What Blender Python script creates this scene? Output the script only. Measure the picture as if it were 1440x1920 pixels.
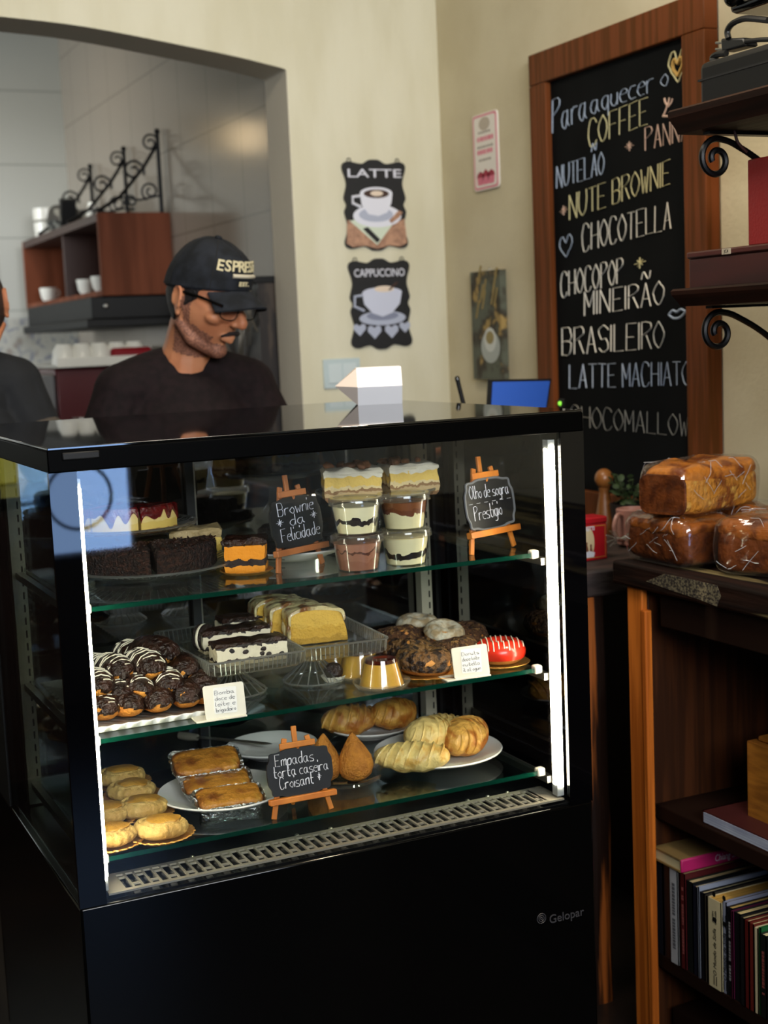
import bpy, bmesh, math, random
from mathutils import Vector, Matrix, noise
PI = math.pi
RND = random.Random(11)
for _o in list(bpy.data.objects):
    bpy.data.objects.remove(_o)
SC = bpy.context.scene
COL = SC.collection

# ------------------------------------------------------------------ camera
CAM_Z = 1.42
ROLL, TILT, YAW, FPX = -0.04331, 0.12485, 0.44011, 2638.67
_f = Vector((math.sin(YAW) * math.cos(TILT), math.cos(YAW) * math.cos(TILT), -math.sin(TILT)))
_r = Vector((math.cos(YAW), -math.sin(YAW), 0))
_u = _r.cross(_f)
CR = _r * math.cos(ROLL) + _u * math.sin(ROLL)
CU = -_r * math.sin(ROLL) + _u * math.cos(ROLL)
CF = _f
CP = Vector((0, 0, CAM_Z))
cam = bpy.data.cameras.new('camera')
cam.sensor_fit = 'AUTO'
cam.sensor_width = 36.0
cam.lens = FPX / 1920 * 36.0
cam.clip_start = 0.05
cam.dof.use_dof = True
cam.dof.focus_distance = 2.2
cam.dof.aperture_fstop = 4.5
camo = bpy.data.objects.new('camera', cam)
COL.objects.link(camo)
camo.matrix_world = Matrix(((CR.x, CU.x, -CF.x, CP.x), (CR.y, CU.y, -CF.y, CP.y), (CR.z, CU.z, -CF.z, CP.z), (0, 0, 0, 1)))
SC.camera = camo

# ------------------------------------------------------------------ world, lights, exposure
SC.view_settings.view_transform = 'Standard'
SC.view_settings.look = 'None'
SC.view_settings.gamma = 1
SC.view_settings.use_curve_mapping = False
SC.view_settings.exposure = 0.0
W = bpy.data.worlds.new('world')
SC.world = W
W.use_nodes = True
W.node_tree.nodes['Background'].inputs[0].default_value = (0.75, 0.85, 1.0, 1)
W.node_tree.nodes['Background'].inputs[1].default_value = 0.05
try:
    SC.cycles.transparent_max_bounces = 32
    SC.cycles.max_bounces = 14
    SC.cycles.transmission_bounces = 14
    SC.cycles.glossy_bounces = 6
    SC.cycles.sample_clamp_indirect = 4
    SC.cycles.caustics_reflective = False
    SC.cycles.caustics_refractive = False
except Exception:
    pass

def area(name, loc, target, sx, sy, watts, col, spread=180):
    l = bpy.data.lights.new(name, 'AREA')
    l.shape = 'RECTANGLE'
    l.size, l.size_y, l.energy, l.color = sx, sy, watts, col
    l.spread = math.radians(spread)
    o = bpy.data.objects.new(name, l)
    COL.objects.link(o)
    o.location = loc
    o.rotation_euler = (Vector(target) - Vector(loc)).to_track_quat('-Z', 'Y').to_euler()
    return o
# daylight entering by the big front window, by the kitchen side window, and the lamp over the counter
KLP = (0.75, 5.62, 2.72)
area('daylight_front_window', (0.35, -1.38, 2.25), (1.25, 3.4, 2.05), 1.9, 1.0, 47, (0.96, 0.98, 1.0), 95)
area('daylight_kitchen_window', (-1.6, 5.3, 1.9), (0.3, 6.45, 1.75), 0.8, 1.0, 31, (0.88, 0.95, 1.0), 100)
area('ceiling_lamp_light', (0.85, 2.15, 2.84), (0.95, 2.2, 0), 0.5, 0.5, 22, (1.0, 0.90, 0.74))
area('counter_spot_light', (1.62, 1.25, 2.85), (1.66, 1.98, 1.0), 0.14, 0.14, 12, (1.0, 0.80, 0.56), 70)
area('kitchen_lamp_light', KLP, (KLP[0] + 0.2, KLP[1], 1.5), 0.22, 0.3, 4, (1.0, 0.84, 0.66))

# ------------------------------------------------------------------ pixel -> point on a plane of the place
def _ray(x, y):
    return CF * FPX + CR * (x - 720) - CU * (y - 960)
def onY(x, y, Y):
    d = _ray(x, y); return CP + d * (Y / d.y)
def onX(x, y, X):
    d = _ray(x, y); return CP + d * (X / d.x)
def onZ(x, y, Z):
    d = _ray(x, y); return CP + d * ((Z - CAM_Z) / d.z)

# ------------------------------------------------------------------ materials
def lin(h):
    h = h.lstrip('#')
    o = []
    for i in (0, 2, 4):
        v = int(h[i:i + 2], 16) / 255
        o.append(v / 12.92 if v <= 0.04045 else ((v + 0.055) / 1.055) ** 2.4)
    return tuple(o) + (1,)

def mat(name, col, rough=0.5, metal=0.0, col2=None, scale=20, stretch=(1, 1, 1), lo=0.35, hi=0.65, bump=0, bscale=None,
        spec=0.5, emit=0, coat=0, sss=0, detail=4, trans=0, ior=1.5, col3=None, scale3=60, lo3=0.55, hi3=0.65, dist=0.0):
    m = bpy.data.materials.new(name)
    m.use_nodes = True
    nt = m.node_tree
    b = nt.nodes['Principled BSDF']
    b.inputs['Base Color'].default_value = lin(col)
    b.inputs['Roughness'].default_value = rough
    b.inputs['Metallic'].default_value = metal
    b.inputs['Specular IOR Level'].default_value = spec
    b.inputs['IOR'].default_value = ior
    b.inputs['Coat Weight'].default_value = coat
    b.inputs['Coat Roughness'].default_value = 0.06
    b.inputs['Transmission Weight'].default_value = trans
    if sss:
        b.inputs['Subsurface Weight'].default_value = sss
        b.inputs['Subsurface Radius'].default_value = (0.02, 0.008, 0.004)
        b.inputs['Subsurface Scale'].default_value = 0.5
    if emit:
        b.inputs['Emission Color'].default_value = lin(col)
        b.inputs['Emission Strength'].default_value = emit
    tc = None
    def coords():
        nonlocal tc
        if tc is None:
            tc = nt.nodes.new('ShaderNodeTexCoord')
            mp = nt.nodes.new('ShaderNodeMapping')
            mp.inputs['Scale'].default_value = stretch
            nt.links.new(tc.outputs['Object'], mp.inputs['Vector'])
            tc = mp
        return tc.outputs[0]
    def nz(s, d=detail, ds=0.0):
        n = nt.nodes.new('ShaderNodeTexNoise')
        n.inputs['Scale'].default_value = s
        n.inputs['Detail'].default_value = d
        n.inputs['Distortion'].default_value = ds
        nt.links.new(coords(), n.inputs['Vector'])
        return n.outputs['Fac']
    def ramp(src, a, z):
        r = nt.nodes.new('ShaderNodeMapRange')
        r.interpolation_type = 'SMOOTHSTEP'
        r.inputs['From Min'].default_value = a
        r.inputs['From Max'].default_value = z
        nt.links.new(src, r.inputs['Value'])
        return r.outputs[0]
    out = None
    if col2:
        mx = nt.nodes.new('ShaderNodeMix')
        mx.data_type = 'RGBA'
        mx.inputs['A'].default_value = lin(col)
        mx.inputs['B'].default_value = lin(col2)
        nt.links.new(ramp(nz(scale, detail, dist), lo, hi), mx.inputs['Factor'])
        out = mx.outputs['Result']
        if col3:
            m2 = nt.nodes.new('ShaderNodeMix')
            m2.data_type = 'RGBA'
            nt.links.new(out, m2.inputs['A'])
            m2.inputs['B'].default_value = lin(col3)
            nt.links.new(ramp(nz(scale3), lo3, hi3), m2.inputs['Factor'])
            out = m2.outputs['Result']
        nt.links.new(out, b.inputs['Base Color'])
    if bump:
        bp = nt.nodes.new('ShaderNodeBump')
        bp.inputs['Strength'].default_value = bump
        bp.inputs['Distance'].default_value = 0.012
        nt.links.new(nz(bscale or scale), bp.inputs['Height'])
        nt.links.new(bp.outputs[0], b.inputs['Normal'])
    return m

def glass_mat(name, tint=(0.97, 0.985, 0.975), ior=1.5, rough=0.0, bump=0, bscale=40, stretch=(1, 1, 1), haze=0.0):
    m = bpy.data.materials.new(name)
    m.use_nodes = True
    nt = m.node_tree
    nt.nodes.remove(nt.nodes['Principled BSDF'])
    out = nt.nodes['Material Output']
    N = nt.nodes.new
    g = N('ShaderNodeNewGeometry')
    sel = N('ShaderNodeMapRange')
    sel.inputs['To Min'].default_value = ior
    sel.inputs['To Max'].default_value = 1 / ior
    nt.links.new(g.outputs['Backfacing'], sel.inputs['Value'])
    fr = N('ShaderNodeFresnel')
    nt.links.new(sel.outputs[0], fr.inputs['IOR'])
    t = N('ShaderNodeBsdfTransparent')
    t.inputs[0].default_value = tint + (1,)
    s = N('ShaderNodeBsdfGlossy')
    s.inputs['Roughness'].default_value = rough
    s.inputs['Color'].default_value = (0.95, 0.97, 1, 1)
    mx = N('ShaderNodeMixShader')
    nt.links.new(fr.outputs[0], mx.inputs[0])
    nt.links.new(t.outputs[0], mx.inputs[1])
    nt.links.new(s.outputs[0], mx.inputs[2])
    last = mx
    if haze:
        d = N('ShaderNodeBsdfTranslucent')
        d.inputs[0].default_value = (0.8, 0.8, 0.8, 1)
        m2 = N('ShaderNodeMixShader')
        m2.inputs[0].default_value = haze
        nt.links.new(mx.outputs[0], m2.inputs[1])
        nt.links.new(d.outputs[0], m2.inputs[2])
        last = m2
    if bump:
        tc = N('ShaderNodeTexCoord'); mp = N('ShaderNodeMapping'); n = N('ShaderNodeTexNoise'); bp = N('ShaderNodeBump')
        mp.inputs['Scale'].default_value = stretch
        n.inputs['Scale'].default_value = bscale
        n.inputs['Detail'].default_value = 3
        n.inputs['Distortion'].default_value = 1.2
        bp.inputs['Strength'].default_value = bump
        bp.inputs['Distance'].default_value = 0.01
        nt.links.new(tc.outputs['Object'], mp.inputs[0]); nt.links.new(mp.outputs[0], n.inputs['Vector'])
        nt.links.new(n.outputs['Fac'], bp.inputs['Height'])
        nt.links.new(bp.outputs[0], s.inputs['Normal']); nt.links.new(bp.outputs[0], fr.inputs['Normal'])
    nt.links.new(last.outputs[0], out.inputs[0])
    return m

def layered_mat(name, stops, amp=0.006, nscale=60, bump=0.3, rough=0.5):
    """bands of colour by height in the thing itself (layers of a filling), with wavy borders. stops: [(z, hex)]"""
    m = bpy.data.materials.new(name)
    m.use_nodes = True
    nt = m.node_tree
    b = nt.nodes['Principled BSDF']
    b.inputs['Roughness'].default_value = rough
    N = nt.nodes.new
    tc = N('ShaderNodeTexCoord'); sp = N('ShaderNodeSeparateXYZ'); n = N('ShaderNodeTexNoise')
    n.inputs['Scale'].default_value = nscale
    n.inputs['Detail'].default_value = 3
    nt.links.new(tc.outputs['Object'], sp.inputs[0]); nt.links.new(tc.outputs['Object'], n.inputs['Vector'])
    ma = N('ShaderNodeMath'); ma.operation = 'MULTIPLY_ADD'
    ma.inputs[1].default_value = amp * 5
    nt.links.new(n.outputs['Fac'], ma.inputs[0]); nt.links.new(sp.outputs['Z'], ma.inputs[2])
    zs = [s[0] for s in stops]
    z0, z1 = -0.001, max(zs) + 0.02
    mr = N('ShaderNodeMapRange')
    mr.inputs['From Min'].default_value = z0 + amp * 2.5; mr.inputs['From Max'].default_value = z1 + amp * 2.5
    nt.links.new(ma.outputs[0], mr.inputs['Value'])
    cr = N('ShaderNodeValToRGB')
    cr.color_ramp.interpolation = 'CONSTANT'
    e = cr.color_ramp.elements
    e[0].position = 0; e[0].color = lin(stops[0][1])
    e.remove(e[1])
    for z, h in stops[1:]:
        k = e.new((z - z0) / (z1 - z0)); k.color = lin(h)
    nt.links.new(mr.outputs[0], cr.inputs[0]); nt.links.new(cr.outputs[0], b.inputs['Base Color'])
    if bump:
        bp = N('ShaderNodeBump'); bp.inputs['Strength'].default_value = bump; bp.inputs['Distance'].default_value = 0.003
        n2 = N('ShaderNodeTexNoise'); n2.inputs['Scale'].default_value = 220
        nt.links.new(tc.outputs['Object'], n2.inputs['Vector']); nt.links.new(n2.outputs['Fac'], bp.inputs['Height'])
        nt.links.new(bp.outputs[0], b.inputs['Normal'])
    return m

# ------------------------------------------------------------------ mesh building
def rotm(rx=0, ry=0, rz=0):
    return Matrix.Rotation(rz, 4, 'Z') @ Matrix.Rotation(ry, 4, 'Y') @ Matrix.Rotation(rx, 4, 'X')
def T(x, y, z):
    return Matrix.Translation((x, y, z))
def fnoise(p, s=1.0):
    return noise.noise(Vector(p) * s)
def smooth_path(pts, n=6, closed=False):
    P = [Vector(p) for p in pts]
    if len(P) < 3:
        return P
    out = []
    m = len(P)
    rng = range(m) if closed else range(m - 1)
    for i in rng:
        if closed:
            a, b, c, d = P[(i - 1) % m], P[i], P[(i + 1) % m], P[(i + 2) % m]
        else:
            a, b, c, d = P[max(i - 1, 0)], P[i], P[i + 1], P[min(i + 2, m - 1)]
        for k in range(n):
            t = k / n
            out.append(0.5 * ((2 * b) + (c - a) * t + (2 * a - 5 * b + 4 * c - d) * t * t + (3 * b - a - 3 * c + d) * t ** 3))
    if not closed:
        out.append(P[-1])
    return out

class MB:
    def __init__(s):
        s.v = []; s.f = []
    def add(s, vs, fs, M=None):
        o = len(s.v)
        s.v += [(M @ Vector(v)) if M is not None else Vector(v) for v in vs]
        s.f += [tuple(i + o for i in f) for f in fs]
        return s
    def box(s, x0, x1, y0, y1, z0, z1, M=None):
        vs = [(x, y, z) for z in (z0, z1) for y in (y0, y1) for x in (x0, x1)]
        return s.add(vs, [(0, 2, 3, 1), (4, 5, 7, 6), (0, 1, 5, 4), (2, 6, 7, 3), (0, 4, 6, 2), (1, 3, 7, 5)], M)
    def grid(s, rows, M=None, closeu=True, capa=False, capb=False):
        n = len(rows[0]); vs = [p for r in rows for p in r]; fs = []
        for j in range(len(rows) - 1):
            for i in range(n if closeu else n - 1):
                k = (i + 1) % n
                fs.append((j * n + i, j * n + k, (j + 1) * n + k, (j + 1) * n + i))
        if capa: fs.append(tuple(range(n - 1, -1, -1)))
        if capb: fs.append(tuple(range((len(rows) - 1) * n, len(rows) * n)))
        return s.add(vs, fs, M)
    def lathe(s, prof, n=32, M=None, cap=True, fl=None):
        rows = []
        for r, z in prof:
            rows.append([((r if fl is None else fl(r, z, 2 * PI * i / n)) * math.cos(2 * PI * i / n), (r if fl is None else fl(r, z, 2 * PI * i / n)) * math.sin(2 * PI * i / n), z) for i in range(n)])
        return s.grid(rows, M, True, cap, cap)
    def tube(s, pts, r, n=8, M=None, closed=False, flat=1.0):
        P = [Vector(p) for p in pts]
        m = len(P)
        if m < 2: return s
        rr = r if isinstance(r, (list, tuple)) else [r] * m
        rows = []; up = None
        for i in range(m):
            d = (P[(i + 1) % m] - P[i - 1]) if closed else (P[min(i + 1, m - 1)] - P[max(i - 1, 0)])
            if d.length < 1e-9: d = Vector((0, 0, 1))
            d.normalize()
            if up is None:
                up = Vector((0, 0, 1)) if abs(d.z) < 0.9 else Vector((0, 1, 0))
            a = d.cross(up)
            if a.length < 1e-6: a = d.orthogonal()
            a.normalize(); b = a.cross(d).normalized(); up = b
            rows.append([P[i] + (a * math.cos(2 * PI * k / n) + b * math.sin(2 * PI * k / n) * flat) * rr[i] for k in range(n)])
        if closed: rows.append(rows[0])
        return s.grid(rows, M, True, not closed, not closed)
    def prism(s, poly, z0, z1, M=None):
        n = len(poly)
        vs = [(p[0], p[1], z0) for p in poly] + [(p[0], p[1], z1) for p in poly]
        fs = [tuple(range(n - 1, -1, -1)), tuple(range(n, 2 * n))] + [(i, (i + 1) % n, n + (i + 1) % n, n + i) for i in range(n)]
        return s.add(vs, fs, M)
    def ball(s, a, b, c, e1=1.0, e2=1.0, nu=28, nv=16, amp=0, nsc=30, seed=0, M=None, fn=None):
        """superellipsoid with noise"""
        def sp(w, e): return math.copysign(abs(w) ** e, w)
        rows = []
        for j in range(nv + 1):
            t = -PI / 2 + PI * j / nv
            row = []
            for i in range(nu):
                p = 2 * PI * i / nu
                v = Vector((a * sp(math.cos(t), e1) * sp(math.cos(p), e2), b * sp(math.cos(t), e1) * sp(math.sin(p), e2), c * sp(math.sin(t), e1)))
                if amp:
                    v = v * (1 + amp * noise.noise(v * nsc + Vector((seed * 7.3, seed, seed * 1.7))))
                if fn: v = Vector(fn(v))
                row.append(v)
            rows.append(row)
        return s.grid(rows, M)
    def torus(s, R, r, nu=36, nv=14, rz=None, amp=0, nsc=60, seed=0, v0=0, v1=2 * PI, M=None):
        rows = []
        full = abs((v1 - v0) - 2 * PI) < 1e-6
        m = nv if full else nv + 1
        for j in range(m):
            t = v0 + (v1 - v0) * j / nv
            row = []
            for i in range(nu):
                p = 2 * PI * i / nu
                v = Vector(((R + r * math.cos(t)) * math.cos(p), (R + r * math.cos(t)) * math.sin(p), (rz or r) * math.sin(t)))
                if amp: v = v + Vector((v.x, v.y, 0.02)).normalized() * amp * noise.noise(v * nsc + Vector((seed * 5.1, seed, 0)))
                row.append(v)
            rows.append(row)
        if full: rows.append(rows[0])
        return s.grid(rows, M)
    def pie(s, outline, z0, z1, amp=0.0, nsc=60, seed=0, res=0.006, edge=0.004, nz=5, M=None):
        """a solid block over an outline, soft edges, crumbly surface"""
        P = [Vector((p[0], p[1], 0)) for p in outline]
        Q = []
        for i in range(len(P)):
            a, b = P[i], P[(i + 1) % len(P)]
            k = max(1, int((b - a).length / res))
            Q += [a + (b - a) * (t / k) for t in range(k)]
        c = sum(Q, Vector()) / len(Q)
        size = max((q - c).length for q in Q)
        e = min(edge / size, 0.3)
        rows = []
        for sc, z in [(0.02, z0), (0.5, z0), (1 - e, z0)] + [(1.0, z0 + edge + (z1 - z0 - 2 * edge) * k / nz) for k in range(nz + 1)] + [(1 - e, z1), (0.8, z1), (0.6, z1), (0.4, z1), (0.2, z1), (0.02, z1)]:
            row = []
            for q in Q:
                v = c + (q - c) * sc
                v = Vector((v.x, v.y, z))
                if amp:
                    sd = Vector((seed * 3.7, seed * 1.3, seed))
                    w = 0 if z <= z0 + 1e-6 else 1
                    d = (q - c).normalized() * noise.noise(v * nsc + sd) * (1 if sc > 0.97 else 0.0)
                    v = v + (d + Vector((0, 0, noise.noise(v * nsc * 0.8 - sd) * (0.9 if z >= z1 - 1e-6 else 0)))) * amp * w
                row.append(v)
            rows.append(row)
        return s.grid(rows, M, True, True, True)
    def build(s, name, m, parent=None, smooth=True, ang=40, bevel=0, loc=None, rz=0, sub=0):
        me = bpy.data.meshes.new(name)
        me.from_pydata([tuple(v) for v in s.v], [], s.f)
        me.validate()
        bm = bmesh.new(); bm.from_mesh(me)
        bmesh.ops.remove_doubles(bm, verts=bm.verts, dist=1e-6)
        bmesh.ops.recalc_face_normals(bm, faces=bm.faces)
        bm.to_mesh(me); bm.free()
        if smooth:
            me.shade_smooth()
            me.set_sharp_from_angle(angle=math.radians(ang))
        for k in (m if isinstance(m, (list, tuple)) else [m]):
            me.materials.append(k)
        o = bpy.data.objects.new(name, me)
        COL.objects.link(o)
        if parent is not None: o.parent = parent
        if loc is not None: o.location = loc
        if rz: o.rotation_euler = (0, 0, rz)
        if bevel:
            b = o.modifiers.new('bevel', 'BEVEL'); b.width = bevel; b.segments = 2; b.limit_method = 'ANGLE'
        if sub:
            b = o.modifiers.new('sub', 'SUBSURF'); b.levels = sub; b.render_levels = sub
        return o

def thing(name, label, cat, loc=(0, 0, 0), rz=0, group=None):
    o = bpy.data.objects.new(name, None)
    o.empty_display_size = 0.02
    COL.objects.link(o)
    o.location = loc; o.rotation_euler = (0, 0, rz)
    o['label'] = label; o['category'] = cat
    if group: o['group'] = group
    return o
def tag(o, label, cat, group=None):
    o['label'] = label; o['category'] = cat
    if group: o['group'] = group
    return o
def struct(o):
    o['kind'] = 'structure'; return o
def kids(o):
    return [c for c in bpy.data.objects if c.parent == o]
def recenter(t):
    """put the Empty of a thing whose parts were built in place at the thing's base"""
    co = [c.matrix_local @ v.co if c.parent else v.co for c in kids(t) for v in c.data.vertices]
    b = Vector(((min(v.x for v in co) + max(v.x for v in co)) / 2, (min(v.y for v in co) + max(v.y for v in co)) / 2, min(v.z for v in co)))
    t.location = b
    for c in kids(t):
        c.location = c.location - b
def dup(root, loc, rz, label, scale=None, rot=None):
    r = root.copy(); COL.objects.link(r)
    r.location = loc; r.rotation_euler = rot if rot else (0, 0, rz); r['label'] = label
    if scale: r.scale = scale
    for ch in kids(root):
        c = ch.copy(); COL.objects.link(c); c.parent = r
        for g in kids(ch):
            d = g.copy(); COL.objects.link(d); d.parent = c
    return r

def text_mb(body, size, M, extrude=0.0004, align='CENTER', shear=0.0, space=1.0, bold=0.0, width=None):
    cu = bpy.data.curves.new('txt', 'FONT')
    cu.body = body; cu.size = size; cu.align_x = align; cu.align_y = 'CENTER'
    cu.extrude = extrude; cu.shear = shear; cu.space_character = space; cu.offset = bold; cu.resolution_u = 3
    o = bpy.data.objects.new('txt', cu)
    COL.objects.link(o)
    dg = bpy.context.evaluated_depsgraph_get(); dg.update()
    me = bpy.data.meshes.new_from_object(o.evaluated_get(dg))
    vs = [v.co.copy() for v in me.vertices]; fs = [tuple(p.vertices) for p in me.polygons]
    bpy.data.objects.remove(o); bpy.data.curves.remove(cu); bpy.data.meshes.remove(me)
    if width and vs:
        w = max(v.x for v in vs) - min(v.x for v in vs)
        vs = [Vector((v.x * width / w, v.y, v.z)) for v in vs]
    mb = MB(); mb.add(vs, fs, M)
    return mb

# handwriting: strokes on a small grid (x, y in hex), base line y=2, x-height 5, capitals 8
GL = {
 'A': '022842 1434', 'B': '0208 ~0838463505 ~0535443202', 'C': '~4738180604123243', 'D': '0208 ~082846442202', 'E': '48080242 0535', 'F': '480802 0535', 'G': '~473818060412324525',
 'H': '0208 4248 0545', 'I': '0208', 'L': '080242', 'M': '0208244842', 'N': '02084248', 'O': '~28060422444628', 'P': '0208 ~0838473605', 'R': '0208 ~0838473605 2542',
 'S': '~4728071535432203', 'T': '0848 2822', 'U': '~0804224448', 'W': '0812263248', 'Ã': '022842 1434 ~091b394b', 'i!': '',
 'a': '~35150403122234 ~353342', 'b': '0802 ~041535332202', 'c': '~3525150403122232', 'd': '~35150403122234 3832', 'e': '~0434351504031232', 'f': '~38281710 0535',
 'g': '~35150403122234 ~35312000', 'h': '0802 ~04153532', 'i': '0502 0708', 'l': '~080312', 'm': '0502 ~04152522 ~24354542', 'n': '0502 ~04153532', 'o': '~25040322333425',
 'p': '0500 ~041535332202', 'q': '~35150403122234 3530', 'r': '0502 ~04152535', 's': '~351504333202', 't': '~18132232 0535', 'u': '~0503122233 3532', 'v': '051235', 'w': '0512243245',
 'í': '0502 0719', '*': '1436 3416 0545 2327', '-': '0535', '♥': '~220507182638474522', '.': '0203', "'": '0708', 'I.': '0205 0708', '^': '061826'}
def strokes(text):
    out = []; x = 0.0
    for ch in text:
        if ch == ' ':
            x += 2.6; continue
        g = GL.get(ch)
        if not g: continue
        mx = 0
        for st in g.split():
            sm = st.startswith('~'); st = st.lstrip('~')
            pts = [(int(st[i], 16), (int(st[i + 1], 16) - 2) / 6) for i in range(0, len(st), 2)]
            mx = max(mx, max(p[0] for p in pts))
            P = [(x + p[0], p[1], 0) for p in pts]
            if sm: P = [tuple(q) for q in smooth_path(P, 4)]
            out.append([(p[0], p[1]) for p in P])
        x += mx + 1.3
    return out, max(x - 1.3, 0.1)
def write(mb, text, fn, r, jit=0.0, flat=0.5, n=5):
    """fn(u 0..1 along the line, v 0..1 of the capital height) -> point"""
    st, w = strokes(text)
    for s in st:
        P = []
        for x, y in s:
            P.append(fn(x / w + (RND.uniform(-jit, jit) / w if jit else 0), y + RND.uniform(-jit, jit) * 0.15))
        mb.tube(P, r, n, flat=flat)
    return mb

# ------------------------------------------------------------------ shared materials
M_BLACK = mat('black_gloss', '#040404', 0.10, spec=0.3)
M_BLKM = mat('black_matt', '#060606', 0.55, spec=0.3)
M_STEEL = mat('brushed_steel', '#b9b6ad', 0.28, 1.0, bump=0.05, bscale=200)
M_WHITEP = mat('white_plastic', '#ebe7d8', 0.4)
M_IRON = mat('wrought_iron', '#0b0b0c', 0.42, 0.6)
M_CHALK = mat('chalk', '#d9d6cc', 0.9)
M_GLASS = glass_mat('pane_glass')
M_CRYSTAL = glass_mat('crystal', (0.92, 0.93, 0.92), 1.9, 0.05, haze=0.13)
M_CRYS2 = glass_mat('cut_crystal', (0.9, 0.92, 0.92), 2.1, 0.08, haze=0.5)
M_CLEAR = glass_mat('clear_plastic', (0.985, 0.985, 0.985), 1.46, 0.03)
M_PORC = mat('porcelain', '#e9e8e2', 0.18, spec=0.5)
M_CHOC = mat('chocolate', '#1c0d08', 0.28, col2='#321a10', scale=40, bump=0.8, bscale=130, spec=0.5)
M_GOLD = mat('gold_foil', '#d9a050', 0.35, 0.7, bump=0.4, bscale=160)
M_FOIL = mat('silver_foil', '#d2d2d0', 0.22, 1.0, bump=0.9, bscale=120)
M_DRIZ = mat('white_icing', '#efe6cc', 0.45)

# ================================================================== THE ROOM
XR, YB = 2.0, 3.745          # right wall face, back wall face
M_WALL = mat('cream_plaster', '#d6d0b8', 0.85, col2='#cdc6ab', scale=5, stretch=(1.5, 1.5, 0.4), bump=0.14, bscale=45, spec=0.2)
M_WALLR = mat('beige_plaster', '#cfc4a6', 0.85, col2='#c6ba9b', scale=4, bump=0.10, bscale=70, spec=0.2)
M_REVEAL = mat('grey_reveal_plaster', '#cfc7b6', 0.85, bump=0.1, bscale=60, spec=0.2)
M_FLOOR = mat('dark_floor_tile', '#1b1512', 0.35, col2='#241b16', scale=6)
M_CEIL = mat('ceiling_paint', '#d8d4c6', 0.9)
M_DARKW = mat('dim_wall_paint', '#4a453c', 0.9)

def tile_mat(name, c1, c2, sx, sz, rough=0.12):
    m = mat(name, c1, rough)
    nt = m.node_tree; b = nt.nodes['Principled BSDF']
    tc = nt.nodes.new('ShaderNodeTexCoord'); sp = nt.nodes.new('ShaderNodeSeparateXYZ')
    cb = nt.nodes.new('ShaderNodeCombineXYZ'); br = nt.nodes.new('ShaderNodeTexBrick')
    ad = nt.nodes.new('ShaderNodeMath'); ad.operation = 'ADD'
    nt.links.new(tc.outputs['Object'], sp.inputs[0])
    nt.links.new(sp.outputs['X'], ad.inputs[0]); nt.links.new(sp.outputs['Y'], ad.inputs[1])
    nt.links.new(ad.outputs[0], cb.inputs[0]); nt.links.new(sp.outputs['Z'], cb.inputs[1])
    br.offset = 0; br.inputs['Scale'].default_value = 1
    br.inputs['Brick Width'].default_value = sx; br.inputs['Row Height'].default_value = sz
    br.inputs['Mortar Size'].default_value = 0.004
    br.inputs['Color1'].default_value = lin(c1); br.inputs['Color2'].default_value = lin(c1); br.inputs['Mortar'].default_value = lin(c2)
    nt.links.new(cb.outputs[0], br.inputs['Vector']); nt.links.new(br.outputs['Color'], b.inputs['Base Color'])
    return m
M_KTILE = tile_mat('glazed_kitchen_tile', '#90877a', '#7d7568', 0.30, 0.30, 0.15)
M_KTILE2 = tile_mat('pale_kitchen_tile', '#b9bab2', '#9c9d96', 0.45, 0.32, 0.3)

struct(MB().box(-2.6, 2.1, -1.6, 7.0, -0.05, 0).build('floor', M_FLOOR, smooth=False))
struct(MB().box(-2.6, 2.1, -1.6, YB + 0.17, 2.9, 2.95).build('ceiling', M_CEIL, smooth=False))
struct(MB().box(XR, XR + 0.1, -1.6, YB + 0.17, 0, 2.9).build('wall_right', M_WALLR, smooth=False))
struct(MB().box(-2.6, -2.5, -1.6, YB + 0.17, 0, 2.9).build('wall_left', M_DARKW, smooth=False))
struct(MB().box(-2.6, 2.1, -1.7, -1.6, 0, 2.9).build('wall_front', M_DARKW, smooth=False))
# back wall with an arched opening
WT = 0.17
XJ, XC = 1.523, 0.30
AP = [(0.747, 2.264), (0.966, 2.25), (1.226, 2.215), (1.38, 2.192), (1.47, 2.175), (1.515, 2.166), (1.523, 2.158)]
arch = [(2 * XC - x, z) for x, z in reversed(AP)] + [(0.15, 2.277), (0.3, 2.279), (0.45, 2.277)] + AP
arch = [(p.x, p.y) for p in smooth_path([(x, z, 0) for x, z in arch], 4)]
w = MB()
w.box(-2.5, arch[0][0], YB, YB + WT, 0, 2.9)
w.box(XJ, XR, YB, YB + WT, 0, 2.9)
rows = [[(x, YB, 2.9) for x, z in arch], [(x, YB, z) for x, z in arch]]
w.grid(rows, None, False)
w.grid([[(x, YB + WT, 2.9) for x, z in arch], [(x, YB + WT, z) for x, z in arch]], None, False)
wb = struct(w.build('wall_back', M_WALL, ang=20))
rv = MB()
rv.grid([[(x, YB + 0.0005, z) for x, z in arch], [(x, YB + WT, z) for x, z in arch]], None, False)
rv.box(XJ - 0.0012, XJ, YB + 0.0005, YB + WT, 0, 2.16)
rvo = struct(rv.build('trim_1', M_REVEAL, ang=30))
# kitchen behind
struct(MB().box(XJ + 0.01, XJ + 0.11, YB + WT, 6.6, 0, 2.9).build('wall_kitchen_right', M_KTILE, smooth=False))
struct(MB().box(-2.6, XJ + 0.11, 6.45, 6.55, 0, 2.9).build('wall_kitchen_back', M_KTILE2, smooth=False))
struct(MB().box(-2.6, -2.5, YB + WT, 6.5, 0, 2.9).build('wall_kitchen_left', M_KTILE2, smooth=False))
struct(MB().box(-2.6, XJ + 0.11, YB + WT, 6.6, 2.9, 2.95).build('ceiling_kitchen', mat('kitchen_ceiling', '#8d887c', 0.9), smooth=False))
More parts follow.
